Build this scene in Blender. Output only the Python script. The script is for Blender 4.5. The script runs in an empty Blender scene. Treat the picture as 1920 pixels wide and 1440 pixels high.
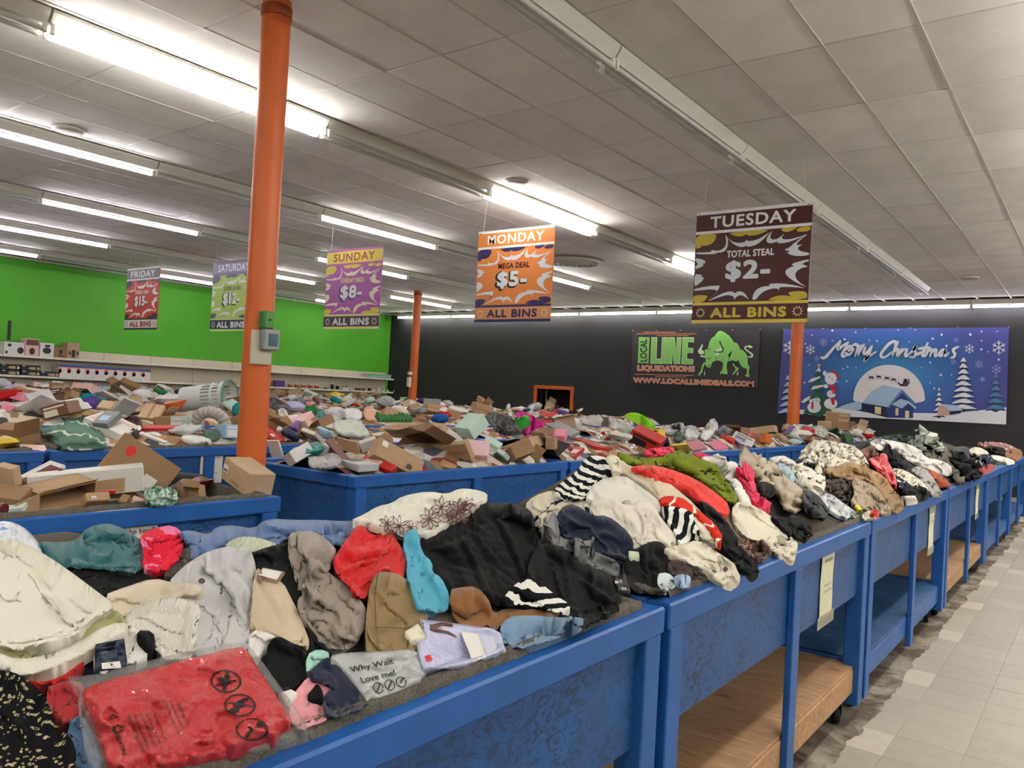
import bpy, bmesh, math, random
import numpy as np
from mathutils import Vector, Matrix
from mathutils.geometry import delaunay_2d_cdt, tessellate_polygon

SC = bpy.context.scene
COL = SC.collection
random.seed(11)
RNG = np.random.default_rng(5)

# ------------------------------------------------------------------ camera (solved from the ceiling grid)
CAMZ = 1.63
FPX = 1478.29
YAW, PITCH, ROLL = -0.646697, 0.0104182, 0.0539396
_cy, _sy, _cp, _sp, _cr, _sr = math.cos(YAW), math.sin(YAW), math.cos(PITCH), math.sin(PITCH), math.cos(ROLL), math.sin(ROLL)
FW = np.array([_sy*_cp, _cy*_cp, _sp])
_r = np.array([_cy, -_sy, 0.0]); _u = np.cross(_r, FW)
RT = _cr*_r + _sr*_u
UP = -_sr*_r + _cr*_u
CAM = np.array([0.0, 0.0, CAMZ])
cd = bpy.data.cameras.new('camera'); cam = bpy.data.objects.new('camera', cd); COL.objects.link(cam)
cd.sensor_width = 36.0; cd.lens = 36.0*FPX/1920.0; cd.clip_start = 0.05; cd.clip_end = 200
cam.matrix_world = Matrix(((RT[0], UP[0], -FW[0], 0), (RT[1], UP[1], -FW[1], 0), (RT[2], UP[2], -FW[2], CAMZ), (0, 0, 0, 1)))
SC.camera = cam

# ------------------------------------------------------------------ world, exposure
w = bpy.data.worlds.new('world'); SC.world = w; w.use_nodes = True
w.node_tree.nodes['Background'].inputs[0].default_value = (0.8, 0.85, 0.9, 1)
w.node_tree.nodes['Background'].inputs[1].default_value = 0.05
SC.view_settings.view_transform = 'Standard'; SC.view_settings.look = 'None'
SC.view_settings.exposure = 0.45; SC.view_settings.gamma = 1.0
SC.view_settings.use_curve_mapping = False
TUBE_STRENGTH = 34.0

def ray(u, v):
    u = np.asarray(u, float); v = np.asarray(v, float)
    return FW + RT*((u-960)/FPX)[..., None] + UP*((720-v)/FPX)[..., None]
def on_x(u, v, x): d = ray(u, v); return CAM + d*((x-CAM[0])/d[..., 0])[..., None]
def on_y(u, v, y): d = ray(u, v); return CAM + d*((y-CAM[1])/d[..., 1])[..., None]
def on_z(u, v, z): d = ray(u, v); return CAM + d*((z-CAM[2])/d[..., 2])[..., None]

# ------------------------------------------------------------------ materials
MATS = {}
def srgb(c):
    if isinstance(c, str):
        c = [int(c[i:i+2], 16)/255 for i in (0, 2, 4)]
    return tuple((x/12.92 if x <= .04045 else ((x+.055)/1.055)**2.4) for x in c)
class NT:
    def __init__(s, name):
        s.m = bpy.data.materials.new(name); s.m.use_nodes = True
        s.t = s.m.node_tree; s.b = s.t.nodes['Principled BSDF']
    def n(s, typ, **kw):
        x = s.t.nodes.new(typ)
        for k, v in kw.items(): setattr(x, k, v)
        return x
    def l(s, a, b): s.t.links.new(a, b)
    def ramp(s, fac, stops, interp='LINEAR'):
        r = s.n('ShaderNodeValToRGB'); r.color_ramp.interpolation = interp
        e = r.color_ramp.elements
        while len(e) < len(stops): e.new(0.5)
        for k, (p, c) in enumerate(stops): e[k].position = p; e[k].color = (*c, 1)
        s.l(fac, r.inputs[0]); return r.outputs[0]
    def noise(s, scale, detail=3, rough=.55, co=None, dist=0):
        x = s.n('ShaderNodeTexNoise'); x.inputs['Scale'].default_value = scale
        x.inputs['Detail'].default_value = detail; x.inputs['Roughness'].default_value = rough
        x.inputs['Distortion'].default_value = dist
        if co is not None: s.l(co, x.inputs['Vector'])
        return x.outputs[0]
    def co(s, which='Object', scale=None, rot=None):
        t = s.n('ShaderNodeTexCoord').outputs[which]
        if scale is None and rot is None: return t
        m = s.n('ShaderNodeMapping')
        if scale is not None: m.inputs['Scale'].default_value = scale
        if rot is not None: m.inputs['Rotation'].default_value = rot
        s.l(t, m.inputs[0]); return m.outputs[0]
    def math(s, op, a, b=None, c=None):
        x = s.n('ShaderNodeMath', operation=op)
        for k, q in enumerate((a, b, c)):
            if q is None: continue
            if isinstance(q, (int, float)): x.inputs[k].default_value = q
            else: s.l(q, x.inputs[k])
        return x.outputs[0]
    def mix(s, fac, a, b):
        x = s.n('ShaderNodeMix', data_type='RGBA')
        for k, q in ((0, fac), (6, a), (7, b)):
            if isinstance(q, (int, float)): x.inputs[k].default_value = q
            elif isinstance(q, tuple): x.inputs[k].default_value = (*q, 1)
            else: s.l(q, x.inputs[k])
        return x.outputs[2]
    def bump(s, h, strength=.3, dist=.01):
        x = s.n('ShaderNodeBump'); x.inputs['Strength'].default_value = strength; x.inputs['Distance'].default_value = dist
        s.l(h, x.inputs['Height']); s.l(x.outputs[0], s.b.inputs['Normal'])
    def col(s, c):
        if isinstance(c, tuple): s.b.inputs['Base Color'].default_value = (*c, 1)
        else: s.l(c, s.b.inputs['Base Color'])
def flat(name, c, rough=.6, metal=0., var=0., vs=6., bump=0., bs=60., spec=.4, trans=0., alpha=1.):
    """one colour, with a little procedural mottling and relief"""
    if name in MATS: return MATS[name]
    q = NT(name); c = srgb(c)
    q.b.inputs['Roughness'].default_value = rough; q.b.inputs['Metallic'].default_value = metal
    q.b.inputs['Specular IOR Level'].default_value = spec
    if trans: q.b.inputs['Transmission Weight'].default_value = trans
    if alpha < 1: q.b.inputs['Alpha'].default_value = alpha
    if var:
        nz = q.noise(vs, 4, .6, q.co())
        q.col(q.ramp(nz, [(.3, tuple(x*(1-var) for x in c)), (.7, tuple(min(1, x*(1+var)) for x in c))]))
    else: q.col(c)
    if bump: q.bump(q.noise(bs, 3, .6, q.co()), bump, .01)
    MATS[name] = q.m; return q.m
def emit(name, c, st):
    if name in MATS: return MATS[name]
    q = NT(name); q.col((.9, .9, .9)); q.b.inputs['Emission Color'].default_value = (*c, 1)
    q.b.inputs['Emission Strength'].default_value = st
    MATS[name] = q.m; return q.m

# ------------------------------------------------------------------ mesh builder, things and parts
class MB:
    def __init__(s): s.v = []; s.f = []
    def add(s, vs, fs):
        k = len(s.v); s.v += [tuple(map(float, p)) for p in vs]; s.f += [tuple(k+i for i in f) for f in fs]; return s
    def box(s, a, b):
        x0, y0, z0 = a; x1, y1, z1 = b
        return s.add([(x0,y0,z0),(x1,y0,z0),(x1,y1,z0),(x0,y1,z0),(x0,y0,z1),(x1,y0,z1),(x1,y1,z1),(x0,y1,z1)],
                     [(0,3,2,1),(4,5,6,7),(0,1,5,4),(1,2,6,5),(2,3,7,6),(3,0,4,7)])
    def bbox(s, a, b, ch=.004):
        """box with chamfered edges (a bevelled board)"""
        bm = bmesh.new(); bmesh.ops.create_cube(bm, size=1)
        a = Vector(a); b = Vector(b)
        for q in bm.verts: q.co = Vector(((a[i]+b[i])/2 + q.co[i]*(b[i]-a[i]) for i in range(3)))
        bmesh.ops.bevel(bm, geom=list(bm.edges), offset=ch, segments=1, affect='EDGES', clamp_overlap=True)
        bm.verts.index_update()
        s.add([q.co for q in bm.verts], [[q.index for q in f.verts] for f in bm.faces]); bm.free(); return s
    def tube(s, p, q, r, n=12, r2=None, cap=True):
        p = Vector(p); q = Vector(q); d = (q-p).normalized(); r2 = r if r2 is None else r2
        a = d.orthogonal().normalized(); b = d.cross(a)
        vs = []
        for c, rr in ((p, r), (q, r2)):
            vs += [c + (a*math.cos(t)+b*math.sin(t))*rr for t in [2*math.pi*i/n for i in range(n)]]
        fs = [(i, (i+1) % n, n+(i+1) % n, n+i) for i in range(n)]
        if cap: fs += [tuple(range(n-1, -1, -1)), tuple(range(n, 2*n))]
        return s.add(vs, fs)
    def path(s, pts, r, n=6):
        for a, b in zip(pts, pts[1:]): s.tube(a, b, r, n)
        return s
    def lathe(s, prof, n=24, c=(0,0,0), axis='z'):
        vs = []
        for r, h in prof:
            for i in range(n):
                t = 2*math.pi*i/n; p = (r*math.cos(t), r*math.sin(t), h)
                if axis == 'y': p = (p[0], p[2], p[1])
                if axis == 'x': p = (p[2], p[0], p[1])
                vs.append((c[0]+p[0], c[1]+p[1], c[2]+p[2]))
        fs = [(k*n+i, k*n+(i+1) % n, (k+1)*n+(i+1) % n, (k+1)*n+i) for k in range(len(prof)-1) for i in range(n)]
        return s.add(vs, fs)
    def prism(s, poly, z0, z1, fn=None):
        """polygon (2-D) extruded from z0 to z1; fn maps (x,y,z) on"""
        n = len(poly)
        tris = tessellate_polygon([[Vector((x, y, 0)) for x, y in poly]])
        vs = [(x, y, z1) for x, y in poly] + [(x, y, z0) for x, y in poly]
        if fn: vs = [fn(*p) for p in vs]
        fs = [tuple(t) for t in tris] + [tuple(n+i for i in t[::-1]) for t in tris] + [(i, n+i, n+(i+1) % n, (i+1) % n) for i in range(n)]
        return s.add(vs, fs)
    def mesh(s, name, mat, smooth=False, fix=True):
        me = bpy.data.meshes.new(name); me.from_pydata(s.v, [], s.f)
        if fix:
            bm = bmesh.new(); bm.from_mesh(me); bmesh.ops.recalc_face_normals(bm, faces=bm.faces); bm.to_mesh(me); bm.free()
        for m in (mat if isinstance(mat, (list, tuple)) else [mat]): me.materials.append(m)
        if smooth:
            me.polygons.foreach_set('use_smooth', [True]*len(me.polygons))
            if smooth != 'all': me.set_sharp_from_angle(angle=math.radians(38))
        me.update(); return me
    def build(s, name, mat, parent=None, smooth=False, fix=True):
        return link(name, s.mesh(name, mat, smooth, fix), parent)
def link(name, me, parent=None, M=None):
    o = bpy.data.objects.new(name, me); COL.objects.link(o)
    if parent is not None: o.parent = parent
    if M is not None: o.matrix_local = M
    return o
def tag(o, label=None, cat=None, group=None, kind=None):
    if label: o['label'] = label
    if cat: o['category'] = cat
    if group: o['group'] = group
    if kind: o['kind'] = kind
    return o
def empty(name, label=None, cat=None, loc=(0,0,0), group=None, rot=None):
    o = bpy.data.objects.new(name, None); COL.objects.link(o); o.location = loc; o.empty_display_size = .1
    if rot: o.rotation_euler = rot
    return tag(o, label, cat, group)
def copy_tree(o, parent=None):
    c = o.copy(); COL.objects.link(c)
    if parent is not None: c.parent = parent
    for ch in o.children: copy_tree(ch, c)
    return c
def struct(name, mb, mat, parent=None, smooth=False):
    o = mb.build(name, mat, parent, smooth)
    if parent is None: o['kind'] = 'structure'
    return o

# ------------------------------------------------------------------ lettering (built-in font turned into mesh)
_TXT = {}
def text_geo(s, bold=0.0, space=1.0, shear=0.0):
    key = (s, bold, space, shear)
    if key in _TXT: return _TXT[key]
    c = bpy.data.curves.new('lettering', 'FONT'); c.body = s; c.offset = bold; c.space_character = space; c.shear = shear
    c.resolution_u = 3; c.fill_mode = 'FRONT'
    o = bpy.data.objects.new('lettering', c); COL.objects.link(o)
    dg = bpy.context.evaluated_depsgraph_get(); dg.update()
    me = bpy.data.meshes.new_from_object(o.evaluated_get(dg))
    v = np.array([q.co[:2] for q in me.vertices]).reshape(-1, 2); f = [tuple(p.vertices) for p in me.polygons]
    bpy.data.objects.remove(o); bpy.data.curves.remove(c); bpy.data.meshes.remove(me)
    lo, hi = v.min(0), v.max(0)
    v = (v-lo)/(hi-lo)      # unit box
    _TXT[key] = (v, f, (hi-lo)); return _TXT[key]
def add_text(mb, s, x, y, w, h, fn, bold=0.03, space=1.0, shear=0.0, rot=0.0):
    """lettering filling the box centred at x,y of size w,h (w None keeps the aspect); fn maps (x,y) to 3-D"""
    v, f, sz = text_geo(s, bold, space, shear)
    if w is None: w = h*sz[0]/sz[1]
    p = (v-.5)*[w, h]
    if rot:
        c, q = math.cos(rot), math.sin(rot); p = p @ np.array([[c, q], [-q, c]])
    p = p+[x, y]
    mb.add([fn(a, b) for a, b in p], f); return mb

def add_heavy(mb, s, x, y, w, h, fn, weight, space=1.0, shear=0.0, rot=0.0):
    """heavier lettering: the outline laid down several times, each a hair to the side; fn(x, y, k) stacks layer k"""
    asp = text_geo(s, .004, space, shear)[2]; ww = w or h*asp[0]/asp[1]
    for k in range(8):
        t = math.pi/4*k+.2
        add_text(mb, s, x+weight*math.cos(t), y+weight*math.sin(t), ww-2*weight, h-2*weight, lambda a, b, k=k: fn(a, b, k), .004, space, shear, rot)
    return mb
# ------------------------------------------------------------------ the setting
CEIL = CAMZ + 2.51
XL, YB, XR, YF = -20.3, 19.6, 14.0, -7.0
def m_wall(name, c, var=.06):
    q = NT(name); c = srgb(c); co = q.co()
    nz = q.noise(1.1, 4, .6, co)
    q.col(q.ramp(nz, [(.3, tuple(x*(1-var) for x in c)), (.7, tuple(x*(1+var) for x in c))]))
    q.b.inputs['Roughness'].default_value = .62; q.b.inputs['Specular IOR Level'].default_value = .35
    q.bump(q.noise(45, 3, .6, co), .15, .004); return q.m
M_GREEN = m_wall('green_wall_paint', '54aa2c')
M_BLACK = m_wall('black_wall_paint', '2e2e30', .12)
M_CREAM = m_wall('cream_wall_paint', 'cfc8b8')
struct('wall_left', MB().box((XL-.2, YF, 0), (XL, YB, CEIL)), M_GREEN)
# back wall with its doorway
d0 = on_y(1003, 722, YB); d1 = on_y(1077, 723, YB)
DX0, DX1, DZ = float(d0[0])+.1, float(d1[0])-.1, float(d0[2])-.1
wb = struct('wall_back', MB().box((XL-.2, YB, 0), (DX0, YB+.2, CEIL)).box((DX1, YB, 0), (XR, YB+.2, CEIL)).box((DX0, YB, DZ), (DX1, YB+.2, CEIL)), M_BLACK)
struct('wall_right', MB().box((XR, YF, 0), (XR+.2, YB, CEIL)), M_CREAM)
struct('wall_front', MB().box((XL-.2, YF-.2, 0), (XR+.2, YF, CEIL)), M_CREAM)
M_ORANGE = flat('orange_paint', 'cc632a', .42, var=.05, vs=3, bump=.05, bs=30)
M_DARK = flat('dark_paint', '1d1a19', .6)
dr = empty('door_1', loc=((DX0+DX1)/2, YB, 0)); dr['kind'] = 'structure'
dw = (DX1-DX0)/2
MB().bbox((-dw-.1, -.05, 0), (-dw, .22, DZ+.1)).build('door_jamb', M_ORANGE, dr)
MB().bbox((dw, -.05, 0), (dw+.1, .22, DZ+.1)).build('door_jamb', M_ORANGE, dr)
MB().bbox((-dw, -.05, DZ), (dw, .22, DZ+.1)).build('door_lintel', M_ORANGE, dr)
MB().box((-dw, .9, 0), (dw, .95, DZ+.1)).box((-dw-.03, .22, 0), (-dw, .95, DZ+.1)).box((dw, .22, 0), (dw+.03, .95, DZ+.1)).box((-dw, .22, DZ), (dw, .95, DZ+.05)).build('passage_lining', M_DARK, dr)
MB().bbox((-dw+.18, .2, 0), (-dw+.22, .24, DZ)).build('door_edge', flat('door_edge_tan', '6b4c3a', .5), dr)
def vnoise0(x):
    i = np.floor(x).astype(int); f = x-i; f = f*f*(3-2*f); h = lambda k: np.sin(k*127.1+3.3)*43758.5453 % 1*2-1
    return h(i)*(1-f)+h(i+1)*f
# floor: vinyl tiles in the aisle the photo shows, a slab under the rest
def m_vinyl(name, c):
    q = NT(name); c = srgb(c); co = q.co('Object')
    nz = q.noise(9, 5, .65, co); sp = q.noise(160, 2, .5, co)
    base = q.ramp(nz, [(.3, tuple(x*.90 for x in c)), (.7, tuple(x*1.05 for x in c))])
    fleck = q.ramp(sp, [(.62, (0, 0, 0)), (.72, (1, 1, 1))])
    q.col(q.mix(q.math('MULTIPLY', fleck, .14), base, srgb('8d8473')))
    q.b.inputs['Roughness'].default_value = .38; q.b.inputs['Specular IOR Level'].default_value = .35
    q.bump(nz, .06, .004); return q.m
M_VIN = [m_vinyl('grey_vinyl_tile', 'b0a99c'), m_vinyl('grey_vinyl_tile_b', 'aca598'), m_vinyl('grey_vinyl_tile_c', 'b4ad9f')]
M_VINL = m_vinyl('pale_vinyl_tile', 'c9c2b2')
M_SLAB = flat('floor_slab', 'aaa396', .45, var=.05, vs=2)
fl = struct('floor', MB().box((XL-.2, YF-.2, -.1), (XR+.2, YB+.2, -.004)), M_SLAB)
tile_me = [MB().bbox((-.1517, -.1517, -.006), (.1517, .1517, 0), .0012).mesh('floor_tile', m) for m in M_VIN+[M_VINL]]
pale = set()
for k in range(11): pale.add((-1, 14+4*k)); 
pale |= {(0, 33), (1, 40)}
for j in range(6, 62):
    for i in range(-2, 4):
        x = -.79+.305*(i+.5); y = .305*j
        s = (np.array([x, y, 0])-CAM); dd = s@FW
        if dd < .3 or 960+FPX*(s@RT)/dd > 2010: continue
        if j > 46 and i > 1: continue
        o = link('floor_tile', tile_me[3] if (i, j) in pale else tile_me[random.randrange(3)], fl)
        o.location = (x, y, random.uniform(-.0004, .0004))
# dirt band under the bins' edge
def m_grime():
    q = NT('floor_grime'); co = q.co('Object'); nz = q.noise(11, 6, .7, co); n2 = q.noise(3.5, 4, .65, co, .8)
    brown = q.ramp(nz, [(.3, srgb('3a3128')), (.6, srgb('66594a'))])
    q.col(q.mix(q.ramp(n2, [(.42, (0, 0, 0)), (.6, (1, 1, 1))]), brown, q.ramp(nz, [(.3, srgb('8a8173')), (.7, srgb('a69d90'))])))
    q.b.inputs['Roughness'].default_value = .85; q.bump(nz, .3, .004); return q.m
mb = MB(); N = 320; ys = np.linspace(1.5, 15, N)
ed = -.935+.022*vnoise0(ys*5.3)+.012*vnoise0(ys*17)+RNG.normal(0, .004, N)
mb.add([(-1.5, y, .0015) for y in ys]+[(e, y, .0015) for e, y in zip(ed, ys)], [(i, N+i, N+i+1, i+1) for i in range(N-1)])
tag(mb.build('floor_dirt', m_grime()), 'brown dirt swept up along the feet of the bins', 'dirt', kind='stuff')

# ceiling: lay-in tiles hung in a grid
def m_tile(name, c):
    q = NT(name); c = srgb(c); co = q.co('Object')
    fis = q.noise(70, 3, .7, co, 1.2); big = q.noise(2.2, 4, .6, co)
    base = q.ramp(big, [(.25, tuple(x*.88 for x in c)), (.75, tuple(x*1.06 for x in c))])
    pit = q.ramp(fis, [(.30, (1, 1, 1)), (.38, (0, 0, 0))])
    q.col(q.mix(q.math('MULTIPLY', pit, .5), base, tuple(x*.45 for x in c)))
    q.b.inputs['Roughness'].default_value = .95; q.b.inputs['Specular IOR Level'].default_value = .1
    q.bump(fis, .35, .004); return q.m
M_TILE = [m_tile('mineral_fibre_tile', 'e8e5e1'), m_tile('mineral_fibre_tile_b', 'ece9e5'), m_tile('mineral_fibre_tile_c', 'e0ddd8')]
M_TEE = flat('ceiling_tee_white', 'c2bdb4', .5, var=.08)
ce = struct('ceiling', MB().box((XL-.2, YF-.2, CEIL+.03), (XR+.2, YB+.2, CEIL+.2)), flat('plenum_dark', '3a3733', .9))
CX0, CY0 = -5.3265, 4.3363
ctile = [MB().bbox((-.302, -.606, 0), (.302, .606, .018), .006).mesh('ceiling_tile', m) for m in M_TILE]
cells = []
for a in range(-25, 32):
    for b in range(-10, 13):
        x = CX0+.61*(a+.5); y = CY0+1.22*(b+.5)
        if x < XL+.2 or x > XR-.2 or y < YF+.3 or y > YB-.2: continue
        s = np.array([x, y, CEIL])-CAM; dd = s@FW
        vis = 0
        if dd > .5:
            u = 960+FPX*(s@RT)/dd; v = 720-FPX*(s@UP)/dd
            if -150 < u < 2070 and -130 < v < 760: vis = 1/dd
        cells.append((-vis, a, b, x, y))
cells.sort(); rest = MB()
for k, (vis, a, b, x, y) in enumerate(cells):
    dz = random.choice((0, 0, 0, .001, .003))
    if k < 300 and vis < 0:
        o = link('ceiling_tile', ctile[random.choice((0, 0, 1, 1, 2))], ce)
        o.location = (x, y, CEIL+.004+dz); o.rotation_euler = (random.uniform(-.004, .004), random.uniform(-.006, .006), 0)
    else:
        rest.box((x-.302, y-.606, CEIL+.004), (x+.302, y+.606, CEIL+.018))
o = rest.build('ceiling_tiles', M_TILE[0], ce); o['kind'] = 'stuff'
for a in range(-25, 32):
    x = CX0+.61*a
    if XL < x < XR: MB().box((x-.009, YF, CEIL+.001), (x+.012, YB, CEIL+.03)).build('grid_bar', M_TEE, ce)
for b in range(-10, 13):
    y = CY0+1.22*b
    if YF < y < YB: MB().box((XL, y-.006, CEIL+.006), (XR, y+.009, CEIL+.03)).build('cross_bar', M_TEE, ce)
struct('trim_1', MB().box((XL, YF, CEIL-.03), (XL+.03, YB, CEIL+.02)), M_TEE)
struct('trim_2', MB().box((XL, YB-.03, CEIL-.03), (XR, YB, CEIL+.02)), M_TEE)

# ------------------------------------------------------------------ fluorescent strips
M_HOUS = flat('white_enamel', 'c9c8bd', .35, var=.03)
M_SOCK = flat('socket_plastic', 'e6e3da', .4)
M_COOL = emit('tube_glow_cool', (1.0, .97, .98), TUBE_STRENGTH)
M_WARM = emit('tube_glow_warm', (1.0, .97, .92), TUBE_STRENGTH)
M_PINK = emit('tube_glow_violet', (.98, .90, 1.0), TUBE_STRENGTH)
M_OFF = flat('tube_unlit', 'c6c8c4', .15, spec=.6)
hous = MB()   # trapezoid channel 2.46 long along y, hung under z=0
prof = [(-.105, -.0), (-.105, -.022), (-.05, -.10), (.05, -.10), (.105, -.022), (.105, 0)]
L = 2.462
hous.add([(x, 0, z) for x, z in prof]+[(x, L, z) for x, z in prof], [(i, i+1, 7+i, 6+i) for i in range(5)]+[tuple(range(6)), tuple(range(11, 5, -1))])
HM = hous.mesh('housing', M_HOUS)
SM = MB().bbox((-.075, .004, -.165), (-.045, .03, -.09), .005).bbox((.045, .004, -.165), (.075, .03, -.09), .005).mesh('socket', M_SOCK)
SM1 = MB().bbox((-.016, .004, -.165), (.016, .03, -.09), .005).mesh('socket', M_SOCK)
def tube_me(name, m): return MB().tube((0, .03, -.145), (0, L-.03, -.145), .019, 12).mesh('tube', m, True)
TM = {'c': tube_me('c', M_COOL), 'w': tube_me('w', M_WARM), 'p': tube_me('p', M_PINK), 'o': tube_me('o', M_OFF)}
def strip(x, y, kind, label, group=None, rot=0, n=2):
    e = empty('strip_light', label, 'ceiling light', (x, y, CEIL-.004), group)
    e.rotation_euler.z = rot
    link('housing', HM, e)
    for yy, flip in ((0, 0), (L, 1)):
        s = link('socket', SM if n == 2 else SM1, e); s.location.y = yy
        if flip: s.rotation_euler.z = math.pi
    for dx in ((-.06, .06) if n == 2 else (0,)):
        t = link('tube', TM[kind], e); t.location.x = dx
    return e
PH = [2.37+2.48*k for k in range(-4, 8)]     # fixture starts along a row
def seg(y): return min(range(len(PH)), key=lambda k: abs(PH[k]-y))
rows = {  # row x: (name, lit fixtures {start: colour})
 -2.95: ('first', {-5: 'w', -2.6: 'w'}),  # both lit fixtures are added behind the camera to brighten the foreground
 -6.08: ('second', {2.37: 'w', 7.33: 'w', 12.29: 'w', -5: 'w', -2.6: 'w'}),  # the last two are added out of view behind the camera, for foreground brightness
 -9.17: ('third', {7.33: 'w', 12.29: 'w', 2.37: 'c', 17.2: 'w'}),
 -12.3: ('fourth', {4.85: 'p', 9.81: 'w', -.1: 'p', 14.8: 'w'}),
 -15.4: ('fifth', {4.85: 'p', 9.81: 'c', 14.8: 'w', 0: 'p'}),
 -18.5: ('sixth', {4.85: 'p', 9.81: 'p', 14.8: 'w', 7.33: 'o'}),
 .15: ('nearest', {y: 'w' for y in (-5, -2.6, 2.37, 4.85, 7.33, 9.8, 12.29, 14.8)}),
 3.3: ('off-frame', {-.1: 'w', 4.85: 'w', 9.81: 'w', 14.8: 'w'}),  # this and the next two rows: unseen lamps added to brighten the ceiling
 6.4: ('off-frame', {-2.6: 'w', 2.37: 'w', 7.33: 'w', 12.29: 'w'}),
 9.5: ('off-frame', {-.1: 'w', 4.85: 'w', 9.81: 'w', 14.8: 'w'})}
NTH = ['first', 'second', 'third', 'fourth', 'fifth', 'sixth', 'seventh', 'eighth', 'ninth', 'tenth', 'eleventh', 'twelfth']
for x, (nm, lit) in rows.items():
    on = {seg(y): c for y, c in lit.items()}
    for k, y in enumerate(PH):
        if y < YF or y+L > YB-.05: continue
        if x > 0 and k not in on: continue
        kind = on.get(k, 'o')
        # behind the camera only lit fixtures are kept, added unseen to brighten the foreground
        s = np.array([x, y+L, CEIL])-CAM
        if s@FW < .4 and kind == 'o': continue
        st = 'glowing' if kind != 'o' else 'unlit'
        where = {.15: 'above the aisle', 3.3: 'added unseen just right of the aisle', 6.4: 'added unseen two rows right of the aisle', 9.5: 'added unseen three rows right of the aisle'}[x] if x > 0 else f'in the {nm} ceiling row from the aisle'
        strip(x, y, kind, f'{st} white fluorescent strip light {where}, {NTH[k]} along it', 'fluorescent strip lights under the tiled ceiling', n=1 if -19 < x < -9 else 2)
xx = on_y(752, 592, YB-.2)[0]
for k in range(13):
    x = -19.75+2.48*k
    strip(x, YB-.22, 'w' if k < 6 else 'p', f'glowing white strip light along the top of the black wall, {(NTH+["thirteenth"])[k]} from the green wall', 'strip lights along the black wall', rot=-math.pi/2, n=1)
# round ceiling pieces
M_WPL = flat('white_plastic', 'd5d2c8', .4)
for u, v, r, lab in [(968, 340, .14, 'small white round ceiling speaker beside the lit strip above the orange Monday sign'), (130, 243, .17, 'pale round ceiling plate at the upper left between two strip lights'), (1818, 520, .16, 'flat round ceiling plate near the black wall beyond the Tuesday sign')]:
    p = on_z(u, v, CEIL)
    e = empty('ceiling_plate', lab, 'ceiling plate', p)
    MB().lathe([(0, -.03), (r*.72, -.03), (r*.8, -.022)], 28).build('grille', flat('grille_grey', 'a39f97', .6), e, True)
    MB().lathe([(r*.8, -.022), (r*.85, -.028), (r, -.012), (r, 0)], 28).build('rim', M_WPL, e, True)
p = on_z(1075, 487, CEIL)
p = p-np.array([0, 0, .0])
e = empty('air_diffuser', 'round white ceiling air diffuser with concentric rings behind the Monday sign', 'air diffuser', p)
for k, r in enumerate((.12, .22, .32, .42, .52)):
    MB().lathe([(r-.06, -.06-.012*(5-k)), (r, -.02-.012*(5-k)), (r+.01, -.02-.012*(5-k)), (r-.05, -.06-.012*(5-k)), (r-.06, -.06-.012*(5-k))], 32).build('ring', M_HOUS, e, True)
MB().lathe([(0, -.008), (.55, -.008), (.58, 0)], 32).build('throat', flat('duct_grey', 'a8a49c', .7), e)
# ------------------------------------------------------------------ columns
def column(x, y, label, r=.106):
    e = empty('orange_column', label, 'column', (x, y, 0))
    MB().lathe([(r, 0), (r, CEIL-.01)], 32).build('shaft', M_ORANGE, e, True)
    MB().lathe([(r+.015, 0), (r+.015, .12), (r, .125)], 32).build('base_collar', M_ORANGE, e, True)
    MB().lathe([(r, CEIL-.13), (r+.006, CEIL-.125), (r+.006, CEIL-.055), (r, CEIL-.05)], 32).build('top_band', flat('orange_band_dark', '8f3f14', .5), e, True)
    return e
C1 = CAM+ray(483, 650)*5.2
col1 = column(float(C1[0]), float(C1[1]), 'thick orange column nearest the camera, carrying a thermostat', .094)
col2 = column(-14.41, 14.82, 'slim orange column far off before the corner of green and black walls')
col3 = column(-5.25, 16.82, 'orange column below the Tuesday sign in front of the blue Christmas banner', .124)
# thermostat and green box on the first column
ang = math.atan2(-C1[1], -C1[0]) + math.pi/2 + .62
def on_col(u, v): 
    d = ray(u, v); dep = 5.10; return CAM + d*dep
def plate(name, lab, cat, u, v, wd, ht, off):
    p = on_col(u, v); e = empty(name, lab, cat, p); e.rotation_euler.z = ang; return e
e = plate('thermostat', 'grey thermostat with a small blue-grey screen on the nearest orange column', 'thermostat', 494, 652, 0, 0, 0)
k = 5.10/FPX
MB().bbox((-26*k, .0, -32*k), (20*k, .02, 32*k), .005).build('mounting_plate', flat('plate_cream', 'b9b2a0', .45), e)
MB().bbox((-9*k, -.05, -4*k), (26*k, -.0, 35*k), .008).build('case', flat('case_grey', '8f9494', .4), e)
MB().bbox((0*k, -.054, 4*k), (20*k, -.048, 27*k), .002).build('screen', flat('screen_blue', '4a6470', .2), e)
e = plate('green_switch_box', 'small green electrical box above the thermostat on the orange column', 'switch box', 500, 600, 0, 0, 0)
MB().bbox((-12*k, -.03, -16*k), (10*k, .03, 16*k), .005).build('box_body', flat('box_green', '3d7a33', .45), e)
MB().bbox((-9*k, -.035, -15*k), (10*k, -.029, 15*k), .002).build('cover', flat('box_green_light', '4a8a3e', .45), e)
MB().tube((0, -.034, 0), (0, -.042, 0), .008, 10).build('screw', flat('screw_dark', '1d1d1d', .4), e)
for u, v, h in ((767, 716, 18), (769, 700, 6)):
    p = CAM+ray(u, v)*20.2; kk = 20.3/FPX
    tag(MB().bbox((p[0]-3*kk, p[1]-.05, p[2]-h*kk/2), (p[0]+3*kk, p[1]+.04, p[2]+h*kk/2), .005).build('wall_box', M_WPL), 'tiny pale electrical box on the slim far column' if h > 10 else 'tiny grey box above the pale box on the slim far column', 'switch box')
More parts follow.
